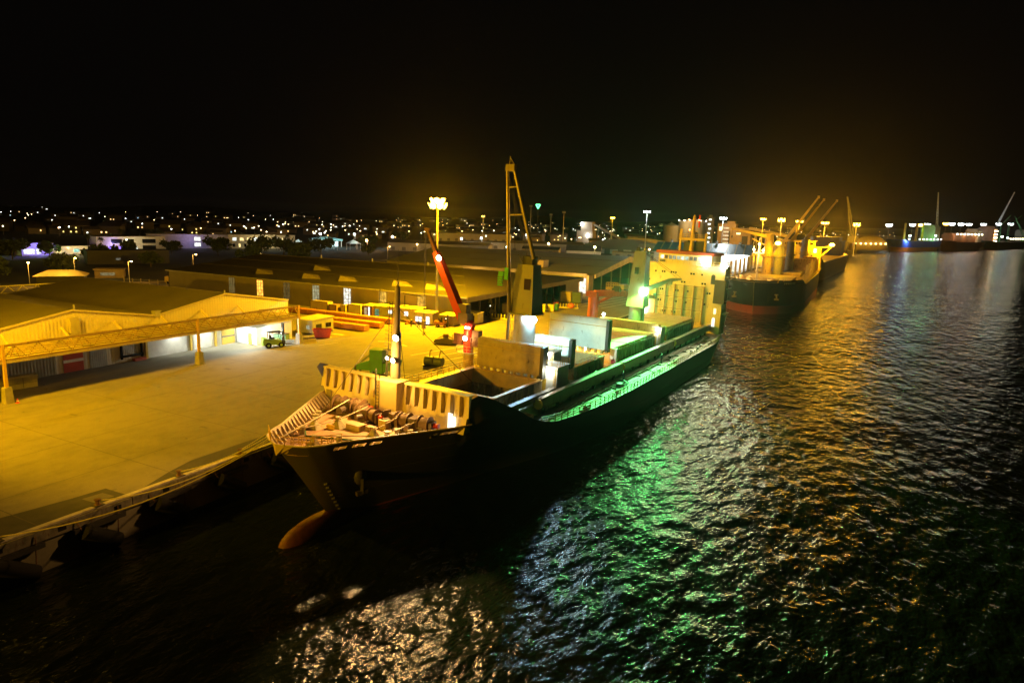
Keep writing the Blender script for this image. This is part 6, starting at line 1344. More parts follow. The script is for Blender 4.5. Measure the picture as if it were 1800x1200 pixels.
simple_ship('cargo_ship', 'far rust brown ship with lamps strung along its deck, astern of the blue one', (172, 1312), (244, 1470), 15, RUSTH, 14, [(20, 120, -9, 9, 26, mat('rust cargo', (.35, .18, .1), .7, var=.4, scale=.05)), (125, 145, -10, 10, 34, WHITEP)], [], lamps=[(14, 20 + 16 * k, 27, 1.2, LENS_O if k % 2 else LENS_W, WARM, 6000 if k % 3 == 0 else 0) for k in range(8)])
simple_ship('cargo_ship', 'far teal ship lit green, with a stacked lamp block at its bow', (252, 1490), (372, 1850), 16, GRNH, 14, [(6, 30, -12, 12, 40, mat('lamp block', (.5, .3, .2), .7, var=.4, scale=.1)), (320, 350, -10, 10, 36, WHITEP)], [(0, 120, 46, (18, 90, 64), GREENP), (0, 190, 46, (22, 170, 66), GREENP)],
            lamps=[(13, 8 + 6 * (k % 4), 16 + 6 * (k // 4), .9, LENS_O, WARM, 3000 if k % 4 == 0 else 0) for k in range(16)] + [(15, 60, 24, 1.7, LENS_G, GREEN, 13000), (15, 110, 22, 1.5, LENS_W, WHITE, 12000)] + [(15, 140 + 24 * k, 20, 1.2, LENS_O, WARM, 0) for k in range(7)])
# floodlight masts along the far quay
for k, (x, y, h, cc, lb) in enumerate(((92, 1262, 34, 0, 'white'), (128, 1330, 36, 0, 'white'), (141, 1338, 36, 1, 'orange tinted'), (150, 1340, 37, 0, 'white'), (186, 1450, 40, 1, 'orange tinted'), (196, 1460, 40, 0, 'white'), (211, 1470, 40, 0, 'white'), (224, 1480, 40, 0, 'white'), (262, 1610, 42, 0, 'white'), (296, 1680, 44, 0, 'white'), (322, 1720, 45, 0, 'white'))):
    high_mast(['leftmost white mast of the far quay', 'white mast above the blue ship cranes', 'orange tinted mast above the blue ship', 'white mast below the tall left lattice crane', 'orange tinted mast at the left of the bright row above the rust ship', 'white mast second in the bright row above the rust ship', 'white mast third in the bright row above the rust ship', 'rightmost white mast of the bright row above the rust ship', 'white mast just left of the leaning lattice crane', 'white mast just right of the leaning lattice crane', 'rightmost white mast of the far quay'][k],
              x, y, h, SODIUM if cc else WHITE, LENS_S if cc else LENS_W, 4000, 6, 3.6, 'floodlight masts of the far quay', 1.5, dish=2.4)
def lattice_crane(label, x, y, h, lean, mt):
    t = thing('harbour_crane', label, 'crane', (x, y, 0), 0, 'harbour cranes of the far quay'); m = MB()
    for dx in (-1.6, 1.6): m.bar((dx, 0, 18), (lean + dx * .2, 0, h), 1.0)
    n = 14
    for i in range(n): f = i / n; g = (i + 1) / n; m.bar((-1.6 * (1 - f * .8) + lean * f, 0, 18 + (h - 18) * f), (1.6 * (1 - g * .8) + lean * g, 0, 18 + (h - 18) * g), .5)
    m.build('jib', mt, t); m = MB(); m.box(-5, 5, -4, 4, 12, 19); m.build('machinery_house', mt, t); m = MB()
    for a in (-5, 5):
        for b in (-5, 5): m.bar((a, b, 0), (a * .6, b * .6, 12), 1.0)
    m.build('portal', mt, t)
PALEC = mat('pale crane', (.6, .62, .5), .5)
lattice_crane('upright pale lattice harbour crane above the blue ship', 168, 1375, 92, -6, PALEC); lattice_crane('leaning white lit lattice harbour crane above the stacked lamp block', 270, 1560, 102, 26, mat('white crane', (.8, .82, .8), .5)); lattice_crane('green lit harbour crane near the right edge', 352, 1740, 62, -22, GREENP); lattice_crane('slim dark harbour crane right of the raised jibs', 48, 840, 62, -10, DARK)
lamp('SPOT', (0, 0, 0), WHITE, 60000, [o for o in bpy.data.objects if o.get('label', '').startswith('leaning white')][0], .8, (26, 0, 102), 60).location = (0, -14, 20)
t = thing('quay_shed', 'orange lit arched shed at the bend of the harbour, left of the blue ship', 'shed', (50, 985, 0), .95); m = MB(); m.exty([(-8, 0), (62, 0), (62, 10), (44, 18), (12, 18), (-8, 10)], -1, 40); m.build('shell', mat('far orange shed', (.22, .17, .11), .6, rib=('X', 3, .1)), t)
m = MB()
for k in range(7): m.ball((-4 + 10 * k, -3, 8.5), 1.0)
m.build('wall_lamps', emis('far orange lamp', (1, .55, .15), 16), t)
for k in range(3): lamp('POINT', (4 + 22 * k, -9, 9), SODIUM, 3500, t, .5)

# ================================================================ PORT BUILDINGS BEHIND
def striped_hangar():
    t = thing('striped_hangar', 'white walled hangar with a teal roof striped yellow behind the bridge of the near ship', 'hangar', (-28, 420, 0), .10); m = MB(); m.box(-28, 29, 0, .4, 0, 10.2); m.box(-28, 29, 36, 36.4, 0, 10.2); m.extx([(0, 0), (36.4, 0), (36.4, 10.2), (18, 15.6), (0, 10.2)], -28, -27.6); m.extx([(0, 0), (36.4, 0), (36.4, 10.2), (18, 15.6), (0, 10.2)], 28.6, 29); m.build('wall', WHITEP, t)
    m = MB(); m.quad((-29, -.5, 10.2), (30, -.5, 10.2), (30, 18, 15.8), (-29, 18, 15.8)); m.quad((-29, 18, 15.8), (30, 18, 15.8), (30, 37, 10.2), (-29, 37, 10.2)); rf = m.build('roof', mat('teal roof', (.10, .20, .22), .5, rib=('X', .8, .03)), t)
    m = MB()
    for k in range(11): x = -25 + 5 * k; m.hexa([(x, -.5, 10.22), (x + .8, -.5, 10.22), (x + .8, 18, 15.82), (x, 18, 15.82), (x, -.5, 10.3), (x + .8, -.5, 10.3), (x + .8, 18, 15.9), (x, 18, 15.9)])
    m.build('roof_stripes', mat('stripe yellow', (.5, .42, .2), .5), rf)
    for k in range(3): m = MB(); x = -6 + 15 * k; m.box(x - .5, x + .5, -1, -.1, 9.3, 9.8); m.build('wall_lamp', emis('hangar lamp', (.95, 1, 1), 20), t); lamp('POINT', (x, -5, 9.2), (.92, .97, 1), 5000, t, .4)
    m = MB()
    for k in range(4): m.lathe((-20 + 14 * k, 18, 15.8), [(.8, 0), (.8, 1), (1.1, 1.1), (.2, 1.7)], 8)
    m.build('roof_ventilators', GALV, t)
striped_hangar()
SILO = mat('silo concrete', (.30, .27, .22), .8, var=.12, scale=.08)
t = thing('storage_tank', 'round storage tank with a conical roof left of the silo block', 'tank', (-170, 900, 0)); m = MB(); m.lathe((0, 0, 0), [(10.2, 0), (10.2, 24)], 28); m.build('shell', SILO, t, True); m = MB(); m.lathe((0, 0, 24), [(10.6, 0), (.6, 4), (.5, 5)], 28); m.build('roof', GALV, t, True)
t = thing('silo_block', 'wide twin silo block with roof edge lamps and a dark arched opening', 'silo', (-142, 905, 0)); m = MB()
for x in (-10, 9.5): m.lathe((x, 0, 0), [(10.2, 0), (10.2, 31)], 28)
m.box(-10, 10, -8, 8, 0, 30.6); m.build('shells', SILO, t, True); m = MB(); m.exty([(1, 0), (9, 0), (9, 14), (7, 18), (5, 19.5), (3, 18), (1, 14)], -10.9, -10.3); m.build('arched_opening', DARK, t); m = MB()
for k in range(6): m.ball((-17 + 7 * k, -10.4, 31.4), .75)
m.build('roof_lamps', emis('roof lamp', (1, .9, .7), 14), t); m = MB(); m.box(-12, 12, -1, 1, 31, 33); m.build('conveyor_gallery', GALV, t); lamp('POINT', (-4, -22, 26), (1, .7, .3), 11000, t, .5)
t = thing('stair_tower', 'dark slim stair tower with a column of lit windows beside the silos', 'tower', (-116, 882, 0)); m = MB(); m.box(-4, 4, -4, 4, 0, 36); m.box(-2, 2, -2, 2, 36, 39); m.build('shaft', mat('tower dark', (.10, .10, .10), .7), t)
for k in range(6): m = MB(); z = 4 + 5.6 * k; m.box(-2.2 + (k % 2), 1.2 + (k % 2), -4.1, -4.01, z, z + 2.2); m.build('window', win_mat('tower window', (.9, 1, .9), 2.2), t)
t = thing('process_plant', 'brown stepped industrial block with lit floors right of the stair tower', 'plant', (-90, 885, 0)); m = MB(); m.box(-16, 6, -5, 12, 0, 29); m.box(6, 24, -4, 14, 0, 24); m.box(-5, 4, -3, 8, 29, 32); m.build('blocks', mat('plant cladding', (.30, .22, .15), .7, var=.3, scale=.08), t)
for k in range(5): m = MB(); z = 4 + 4.6 * k; m.box(-9, -2, -5.15, -5.02, z, z + 1.8); m.build('window', win_mat('plant floor', (1, .9, .6), .9), t)
m = MB(); m.box(7, 12, -4.2, -4.02, 16, 18); m.box(-14, -10.5, -5.2, -5.02, 20, 25); m.build('lit_bay', emis('plant bay', (1, .75, .3), 3), t); m = MB(); m.box(14, 21, -4.1, -4.01, 3, 14); m.box(-2.5, -.5, -5.1, -5.02, 2, 20); build_each(m, 'dark_bay', DARK, t); lamp('POINT', (4, -22, 22), (1, .6, .2), 11000, t, .5)
t = thing('conveyor_bridge', 'long covered conveyor bridge sloping down right from the brown plant', 'conveyor', (-66, 870, 22)); m = MB(); m.bar((0, 0, 2), (52, -10, -7), 4, 3.4); m.build('gallery', mat('conveyor tan', (.42, .33, .2), .6), t); m = MB()
for k in range(4): x = 8 + 13 * k; m.bar((x, -2 - 2 * k * .9, -1.5 - 2.2 * k), (x - 2, -2 - 2 * k, -22), .8); m.bar((x, -2 - 2 * k * .9, -1.5 - 2.2 * k), (x + 2, -2 - 2 * k, -22), .8)
m.build('trestles', GALV, t)
t = thing('arched_storehouse', 'long low grey storehouse with a shallow arched roof across the middle distance', 'storehouse', (-122, 552, 0)); prof = [(-38, 0), (44, 0), (44, 6)] + [(44 - 82 * i / 12, 6 + 7.4 * math.sin(math.pi * i / 12) ** .8) for i in range(1, 12)] + [(-38, 6)]
m = MB(); m.exty(prof, 0, 46); m.build('shell', mat('storehouse grey', (.26, .25, .22), .7, rib=('X', 1.2, .05), var=.12, scale=.05), t); m = MB()
for k in range(5): m.box(-22 + 12 * k, -15 + 12 * k, -.12, -.01, .3, 4.2)
build_each(m, 'door', WHITEP, t)
t = thing('overhead_pipe', 'fat horizontal duct with a round yellow end beside the arched storehouse', 'duct', (-62, 500, 8)); m = MB(); m.tube((-30, 6, 1), (6, 0, 1.5), 2.4, n=16); m.build('duct', mat('duct tan', (.38, .33, .22), .5), t, True); m = MB(); m.lathe((6.2, 0, 1.5), [(2.7, 0), (2.7, .6)], 16, 'X'); m.build('end_flange', YELP, t); m = MB()
for x in (-24, -12, 0): m.bar((x, 3, -8), (x, 3, 0), .5)
m.build('legs', GALV, t)
def long_wall(label, a, b, h, mt, d=14, rise=2.2):
    a = Vector((a[0], a[1], 0)); b = Vector((b[0], b[1], 0)); L = (b - a).length; rz = math.atan2((b - a).y, (b - a).x); t = thing('industrial_shed', label, 'shed', a, rz, 'low sheds in the middle distance'); m = MB(); m.box(0, L, 0, d, 0, h); m.build('wall', mt, t); m = MB(); m.extx([(-.4, h), (d + .4, h), (d / 2, h + rise)], -.4, L + .4); m.build('roof', mat('mid roof', (.13, .125, .11), .6, var=.2, scale=.1), t); m = MB()
    for k in range(int(L / 9)): m.box(3 + 9 * k, 6 + 9 * k, -.08, -.01, .3, min(3.2, h * .7))
    build_each(m, 'door', mat('shed door grey', (.2, .2, .18), .6), t); return t
PALEW = mat('pale shed wall', (.44, .42, .36), .6, rib=('X', 1.5, .05), var=.15, scale=.08)
long_wall('long pale walled shed behind the warehouse roofs, left part glowing orange', (-273, 428), (-195, 452), 6.4, PALEW); long_wall('long pale walled shed in the middle distance right of the twin jib', (-205, 505), (-150, 535), 7.2, PALEW); long_wall('dark roofed shed with white door panels in front of the arched storehouse', (-136, 466), (-112, 474), 5.4, WHITEP, 12, 4)
long_wall('low tan shed left of the twin jib', (-178, 476), (-150, 484), 4.5, mat('tan shed wall', (.4, .33, .18), .6), 10); long_wall('cream store row in front of the arched storehouse', (-112, 500), (-72, 508), 4.2, mat('cream store', (.5, .44, .3), .6), 10, .8); long_wall('dark gabled roof hall behind the hip roofed warehouse', (-176, 380), (-140, 392), 3.6, DARK, 16, 3.2)
long_wall('grey far hall beyond the teal lit filling station', (-380, 640), (-300, 690), 9, PALEW, 20); long_wall('low white lit depot behind the main mast', (-262, 520), (-205, 545), 6, mat('depot white', (.6, .6, .58), .6), 16, 1); long_wall('low white depot left of the twin jib', (-196, 560), (-160, 572), 6, mat('depot white', None), 16, 1)
t = thing('loading_plant', 'pale conveyor head house with white floodlights left of the orange conveyor mast', 'plant', (-248, 802, 0)); m = MB(); m.box(-15, 6, -5, 8, 0, 15); m.box(-10, 5, -4, 6, 15, 26); m.build('house', mat('head house tan', (.40, .32, .22), .7, var=.2, scale=.1), t); m = MB(); m.bar((4, 0, 24), (48, -24, 8), 2.4, 2.2); m.build('conveyor', mat('conveyor tan', None), t); m = MB()
for k in range(3): m.bar((14 + 10 * k, -5 - 5 * k, 20 - 3.6 * k), (12 + 10 * k, -5 - 5 * k, 0), .6)
m.build('trestles', GALV, t)
for (x, z, r) in ((-8, 23, 2.3), (0, 9.5, 2.1)): m = MB(); m.ball((x, -6.2, z), r, (1, .5, 1), 12); m.build('floodlight', LENS_W, t); lamp('POINT', (x, -11, z), WHITE, 3500, t, .8)
t = thing('leading_light', 'tall thin mast carrying a green triangular leading light', 'beacon', (-300.6, 760, 0)); m = MB(); m.lathe((0, 0, 0), [(.5, 0), (.3, 38)], 8); m.build('pole', DARK, t); m = MB(); pts = [(-2.6, -.3, 45.2), (2.6, -.3, 45.2), (0, -.3, 40.4)]
for k in range(3): m.bar(pts[k], pts[(k + 1) % 3], 1.1)
m.build('triangle', emis('green beacon', (.12, 1, .35), 4), t)
for k, (x, y, h, lb) in enumerate(((-330, 800, 44, 'tall unlit lighting mast right of the green triangle light'), (-240, 700, 36, 'thin unlit mast in the town, near the twin jib'), (-310, 820, 34, 'slim unlit mast between the green light and the tall unlit one'))):
    t = thing('unlit_mast', lb, 'mast', (x, y, 0), 0, 'unlit masts in the distance'); m = MB(); m.lathe((0, 0, 0), [(.6, 0), (.35, h)], 8); m.build('pole', GALV, t); m = MB(); m.box(-2, 2, -.4, .4, h - 1, h + 1); m.build('head', GALV, t)
# white floodlit points between the sheds
for k, (x, y, z, p, col, lb) in enumerate(((-252, 505, 9, 6000, WHITE, 'leftmost white yard lamp behind the long pale shed'), (-236, 512, 10, 8000, WHITE, 'second white yard lamp behind the long pale shed'), (-216, 560, 13, 9000, WHITE, 'highest white yard lamp behind the long pale shed'), (-172, 440, 7, 5000, WHITE, 'white yard lamp by the dark gabled roof hall'), (-285, 418, 7.5, 9000, (1, .4, .1), 'orange yard lamp glowing on the long pale shed'), (-283, 421, 4.6, 3000, (1, .6, .4), 'low pinkish yard lamp under the orange one'),
                                                  (-244, 428, 6, 2500, (1, .5, .15), 'small orange yard lamp beside the main mast pole'), (-166, 500, 8.5, 7000, (1, .6, .15), 'yellow yard lamp on the pale shed right of the twin jib'), (-112, 462, 9, 5000, (1, .7, .25), 'yellow yard lamp by the white door panels'), (-74, 470, 9, 4000, (1, .55, .2), 'orange yard lamp at the foot of the slim white mast'),
                                                  (-330, 415, 11, 9000, WHITE, 'white lamp over the filling station canopy'), (-316, 440, 11, 8000, WHITE, 'white lamp just right of the filling station'), (-286, 452, 10, 8000, WHITE, 'second white lamp right of the filling station'))):
    t = thing('yard_lamp', lb, 'lamp post', (x, y, 0), 0, 'yard lamps between the middle distance sheds'); m = MB(); m.tube((0, 0, 0), (0, 0, z), .16); m.bar((0, 0, z), (.3, -1, z + .1), .14); m.build('pole', GALV, t); m = MB(); m.ball((.3, -1.1, z), .95 if p > 4500 else .6, (1, .7, .85), 10); m.build('globe', LENS_W if col is WHITE else emis('orange globe', (1, .6, .2), 30), t); lamp('POINT', (.3, -2.2, z - .3), col, p * .45, t, .4)

# ================================================================ TOWN AT THE LEFT
def flat_block(name, label, x, y, rz, L, d, h, mt, wins=(), extra=None, storeys=2, lampcol=None, lp=0):
    t = thing(name, label, 'building', (x, y, 0), rz, None); m = MB(); m.box(0, L, 0, d, 0, h); m.box(-.4, L + .4, -.4, d + .4, h, h + .35); m.build('walls', mt, t)
    for (x0, x1, z0, z1, wm_) in wins: m = MB(); m.box(x0, x1, -.08, -.01, z0, z1); m.build('window', wm_, t)
    if lp: lamp('POINT', (L * .5, -9, h * .8), lampcol, lp, t, .5)
    return t
WY = win_mat('town yellow window', (1, .75, .3), 1.6); WW = win_mat('town white window', (.95, 1, .9), 1.6); WP = win_mat('town violet window', (.35, .2, 1), 1.6); WD = mat('dark glass', None)
flat_block('modern_building', 'long white modern building washed in violet light with two lit stacked windows', -382, 300, 1.0, 56, 16, 9.5, mat('white render', (.55, .55, .6), .6), [(30, 34, 5.4, 8, WW), (30, 34, 1.4, 4, WW)], lampcol=(.5, .4, 1), lp=1500)
flat_block('office_block', 'cream two storey office with a row of warm lit windows and flat roof', -352, 343, 1.05, 48, 14, 9.8, mat('cream render', (.60, .56, .42), .6), [(3 + 5 * k, 5.6 + 5 * k, 5.8, 8, WY if k % 3 else WW) for k in range(8)] + [(3 + 4 * k, 4.4 + 4 * k, 1.2, 3.6, WY if k % 2 else WD) for k in range(10)], lampcol=(1, .8, .4), lp=3200)
flat_block('apartment_block', 'cream balcony block with violet lit ground floor left of the violet washed building', -350, 246, 1.35, 40, 12, 9.4, mat('cream render', None), [(8, 14, 5.6, 8.2, WD), (15.5, 21, 5.6, 8.2, WD), (26, 34, 5.6, 8.2, WD), (26, 34, 1.4, 4.2, WD), (2, 10, 1.0, 3.6, WP), (12, 18, 1.2, 3.8, WP), (19, 23, 1.2, 3.8, WW)], lampcol=(.9, .8, .5), lp=2200)
flat_block('tavern', 'white fronted building under a deep violet light near the left edge', -345, 202, 1.4, 15, 12, 6.6, mat('white render', None), [(1, 6, 1, 3.6, WW), (7, 9, 1, 3.6, WW), (10, 14, 3.8, 5.4, WP)], lampcol=(.3, .2, 1), lp=7000)
flat_block('terminal_shed', 'long dark flat roofed building between the street lamps and the town', -270, 193, 1.15, 36, 12, 6.4, mat('dark cladding', (.04, .04, .045), .6), [(12, 14, 2, 3, win_mat('dim', (.8, .9, .8), .12)), (30, 31.5, 2, 3, win_mat('dim', None, 0))])
flat_block('shop_row', 'low shop row with scattered warm lights between the violet tavern and the balcony block', -350, 220, 1.35, 22, 8, 4.2, mat('cream render', None), [(2, 5, 1, 2.6, WY), (7, 9, 2.8, 3.8, win_mat('shop red', (1, .3, .1), 1.2)), (11, 14, 1, 3, win_mat('shop teal', (.4, 1, .9), .8)), (16, 20, 1, 2.4, WY)], lampcol=(1, .75, .3), lp=4500)
flat_block('gatehouse', 'square brick gatehouse with orange lit wall in front of the long warehouse', -172, 214, .5, 12, 8, 6.5, mat('gatehouse brick', (.22, .16, .09), .8), [(1, 11, 4.6, 6, win_mat('gatehouse top', (1, .6, .2), .4))])
flat_block('small_office', 'small dark office with a pale roof edge beside the curved arm street lamp', -206, 158, .9, 10, 7, 3.2, mat('office ochre', (.2, .15, .07), .8), [(2, 7, 1, 2.2, win_mat('dim2', (.9, .8, .4), .2))], lampcol=(1, .6, .15), lp=260)
t = thing('lit_roof_shed', 'low shed with a bright yellow pitched roof in front of the street lamps', 'shed', (-192, 137, 0), .95); m = MB(); m.box(-6, 8, -4, 6, 0, 3.4); m.build('walls', DARK, t); m = MB(); m.add([(-7, -5, 3.4), (9, -5, 3.4), (9, 7, 3.4), (-7, 7, 3.4), (-3, 1, 5.2), (5, 1, 5.2)], [(0, 1, 5, 4), (1, 2, 5), (2, 3, 4, 5), (3, 0, 4)]); m.build('roof', mat('lit roof yellow', (.6, .45, .14), .6), t); lamp('POINT', (2, -5, 9), (1, .6, .1), 3200, t, .4)
t = thing('filling_station', 'teal lit filling station canopy in the town', 'filling station', (-342, 416, 0), .95); m = MB(); m.box(0, 26, 0, 12, 5, 6.4); m.add([(0, 0, 6.4), (26, 0, 6.4), (26, 12, 6.4), (0, 12, 6.4), (13, 6, 8.6)], [(0, 1, 4), (1, 2, 4), (2, 3, 4), (3, 0, 4)]); m.build('canopy', mat('teal canopy', (.35, .7, .7), .5), t); m = MB(); m.box(3, 22, -.2, 1, .4, 4.6); m.build('lit_shopfront', win_mat('station glow', (.75, 1, 1), 2.6), t); m = MB()
for x in (1, 13, 25): m.box(x - .3, x + .3, .5, 1.1, 0, 5)
m.build('posts', WHITEP, t); lamp('POINT', (13, -8, 7), (.6, 1, 1), 3500, t, .5)
for k, (x, y, w_) in enumerate(((-318, 352, 11), (-312, 372, 10), (-300, 392, 10), (-292, 410, 9))):
    t = thing('canopy_tent', ['leftmost pale peaked canopy behind the dark trees', 'second pale peaked canopy behind the dark trees', 'third pale peaked canopy behind the dark trees', 'rightmost pale bluish peaked canopy behind the dark trees'][k], 'canopy', (x, y, 0), 1.0, 'pale peaked canopies'); m = MB(); m.add([(-w_/2, -5, 5), (w_/2, -5, 5), (w_/2, 5, 5), (-w_/2, 5, 5), (0, 0, 8)], [(0, 1, 4), (1, 2, 4), (2, 3, 4), (3, 0, 4), (3, 2, 1, 0)]); m.build('roof', mat('pale canvas', (.6, .68, .65), .7), t); m = MB()
    for a in (-w_/2 + .4, w_/2 - .4):
        for b in (-4.6, 4.6): m.box(a - .15, a + .15, b - .15, b + .15, 0, 5)
    m.build('posts', WHITEP, t); lamp('POINT', (0, -6, 10), (.8, 1, .95), 900, t, .4)
# fence, parked things and gear beyond the front shed
t = thing('fence', 'post and rail fence with pale posts beyond the front shed roof', 'fence', (-178, 152, 0)); m = MB()
for k in range(12): m.box(k * 3.2 - .12, k * 3.2 + .12, k * 1.1 - .12, k * 1.1 + .12, 0, 2.3)
m.build('posts', mat('fence post', (.5, .42, .25), .7), t); m = MB()
for z in (.8, 1.9): m.bar((0, 0, z), (35.2, 12.1, z), .08)
m.build('rails', GALV, t)
t = thing('site_van', 'yellow lit van parked by the fence', 'van', (-169.5, 165.5, 0), .6); m = MB(); m.hexa([(-2.6, -1, .5), (2.6, -1, .5), (2.6, 1, .5), (-2.6, 1, .5), (-2.5, -.95, 2.6), (1.7, -.95, 2.6), (1.7, .95, 2.6), (-2.5, .95, 2.6)]); m.build('body', mat('van yellow', (.6, .42, .1), .4), t); m = MB(); m.box(-.5, 1.5, -1.03, -1.0, 1.5, 2.3); m.build('window', DGLASS, t)
for x in (-1.6, 1.6): m = MB(); m.lathe((x, -1.05, .4), [(.4, 0), (.4, .3)], 12, 'Y'); m.build('wheel', BLACK, t)
t = thing('red_container', 'small red tank like container by the fence behind the front shed', 'container', (-164, 170, 0), .5); m = MB(); m.box(-1.6, 1.6, -1.4, 1.4, .2, 3.6); m.build('body', mat('bright red tank', (.55, .03, .02), .4, rib=('X', .4, .04)), t); m = MB(); m.box(-1.7, 1.7, -1.5, 1.5, 3.6, 3.75); m.build('lid', DARK, t); lamp('POINT', (-.5, -5, 4.5), (1, .55, .15), 900, t, .2)
t = thing('loader', 'wheel loader with a bright front parked against the long warehouse end', 'loader', (-138, 161, 0), .4); m = MB(); m.box(-2.4, 1.2, -1, 1, .8, 2.2); m.box(-1.2, .4, -.8, .8, 2.2, 3.4); m.build('body', mat('loader yellow', (.55, .38, .06), .5), t); m = MB(); m.bar((1, 0, 1.6), (3.2, 0, .9), .5); m.exty([(2.8, .2), (4.2, .3), (3.4, 1.8), (2.9, 1.5)], -1.3, 1.3); m.build('bucket', DARK, t)
for x in (-1.5, .8):
    for y in (-1.1, 1.1): m = MB(); m.lathe((x, y - .2, .7), [(.7, 0), (.7, .4)], 14, 'Y'); m.build('wheel', BLACK, t)
lamp('POINT', (4.5, -2, 2.5), (1, .6, .2), 800, t, .2)
t = thing('parked_cars_shelter', 'row of pale parked vans under the lamp light left of the dark trees', 'vans', (-198, 240, 0), .7); m = MB()
t['label'] = 'pale coach parked beneath the street lamp left of the dark trees'; t['category'] = 'coach'; t.name = 'coach'
m.box(-5, 5, -1.2, 1.2, .5, 3.0); m.build('body', mat('coach white', (.6, .62, .62), .4), t); m = MB(); m.box(-4.6, 4.6, -1.23, -1.2, 1.7, 2.6); m.build('window', win_mat('coach window', (.8, .9, 1), .35), t)
for x in (-3.2, 3.2): m = MB(); m.lathe((x, -1.25, .5), [(.5, 0), (.5, .3)], 12, 'Y'); m.build('wheel', BLACK, t)
lamp('POINT', (0, -5, 6), (.85, 1, .9), 2200, t, .3)

# trees: tapered trunk with limbs and a crown of many leaf clumps
LEAF = mat('foliage dark', (.05, .075, .022), .9, var=.6, scale=.5); BARK = mat('bark', (.09, .07, .045), .9)
def crown_mesh(seed, rx, rz, n, leaf):
    rs = random.Random(seed); m = MB(); lobes = [(rs.gauss(0, rx * .45), rs.gauss(0, rx * .45), rs.gauss(0, rz * .38), rs.uniform(.35, .6) * rx) for _ in range(9)]
    for k in range(n):
        lx, ly, lz, lr = lobes[k % 9]; d = Vector((rs.gauss(0, 1), rs.gauss(0, 1), rs.gauss(0, .8))).normalized() * lr * rs.uniform(.55, 1.05)
        c = Vector((lx, ly, lz)) + d; s = leaf * rs.uniform(.6, 1.4); u = Vector((rs.gauss(0, 1), rs.gauss(0, 1), rs.gauss(0, 1))).normalized() * s; v = Vector((rs.gauss(0, 1), rs.gauss(0, 1), rs.gauss(0, 1))).normalized() * s
        m.add([c - u, c - v * .6, c + u, c + v * .6], [(0, 1, 2, 3)])
    return m
def make_tree(seed, h, rx):
    t = thing('tree', 'tree', 'tree', (0, 0, 0), 0, 'trees of the town'); rs = random.Random(seed); m = MB(); m.tube((0, 0, 0), (.1, 0, h * .4), .34, .22, 8); m.tube((.1, 0, h * .4), (.2, .1, h * .75), .22, .1, 7)
    for k in range(6): a = 6.28 * k / 6 + rs.random(); z = h * (.35 + .05 * k); m.tube((.1, 0, z), (rx * .6 * math.cos(a), rx * .6 * math.sin(a), z + h * .22), .12, .04, 6)
    m.build('trunk', BARK, t); m = crown_mesh(seed, rx, h * .36, 1100, .85); m.v = [(a, b, c + h * .66) for a, b, c in m.v]; m.build('crown', LEAF, t); return t
def make_palm(seed, h):
    t = thing('palm_tree', 'palm', 'palm tree', (0, 0, 0), 0, 'palm trees of the town'); rs = random.Random(seed); m = MB(); m.tube((0, 0, 0), (.2, 0, h), .26, .18, 8); m.build('trunk', BARK, t); m = MB()
    for k in range(26):
        a = 6.28 * k / 26 + rs.random() * .2; el = rs.uniform(-.5, .9); L = rs.uniform(2.2, 3.0); p = Vector((.2, 0, h)); pr = None
        for s in range(6):
            f = s / 5; q_ = p + Vector((math.cos(a) * L * f * math.cos(el), math.sin(a) * L * f * math.cos(el), L * f * math.sin(el) - 1.7 * f * f)); wd = .42 * (1 - f) + .04; n_ = Vector((-math.sin(a), math.cos(a), -.3)) * wd
            if pr: m.add([pr[0] - pr[1], pr[0] + pr[1], q_ + n_, q_ - n_], [(0, 1, 2, 3)])
            pr = (q_, n_)
    m.build('crown', LEAF, t); return t
T1, T2, PM = make_tree(11, 9, 5.0), make_tree(23, 12, 6.6), make_palm(4, 9.5)
trees = [(0, -330, 208, 'green lit tree to the right of the violet tavern'), (0, -352, 192, 'yellow green lit tree left of the violet tavern'), (1, -322, 186, 'tree at the far left edge of the town lights'), (1, -312, 268, 'big dark tree in front of the cream balcony block'), (1, -288, 282, 'dark tree in front of the violet washed building'), (1, -262, 292, 'large dark tree left of the pale canopies'), (1, -256, 304, 'broad dark tree hiding the left pale canopy'), (1, -250, 330, 'dark tree between the second and third pale canopies'), (1, -258, 318, 'round dark tree below the second pale canopy'), (0, -236, 360, 'round dark shrub like tree at the right end of the town trees'), (0, -282, 205, 'low dark tree left of the long dark terminal shed'), (0, -240, 205, 'dark tree right of the terminal shed lamp'), (0, -222, 130, 'dark tree behind the roof truss'), (0, -228, 158, 'dark tree behind the curved arm street lamp'), (0, -238, 262, 'small dark tree by the coach'), (0, -222, 284, 'dark tree behind the brick gatehouse'),
         (0, -300, 232, 'dark tree left of the balcony block front'), (1, -420, 330, 'dark tree behind the violet washed building'), (1, -400, 390, 'dark tree behind the cream office'), (0, -300, 430, 'tree below the filling station'), (0, -330, 480, 'dark tree right of the filling station'), (1, -360, 560, 'dark tree far behind the filling station')]
first = {0: T1, 1: T2}; used_t = set()
for k, x, y, lb in trees:
    if k not in used_t: o = first[k]; used_t.add(k)
    else: o = copy_tree(first[k])
    o.location = (x, y, -.1); o.rotation_euler = (0, 0, random.uniform(0, 6)); s_ = random.uniform(.85, 1.2); o.scale = (s_, s_, s_ * random.uniform(.85, 1.1)); o['label'] = lb
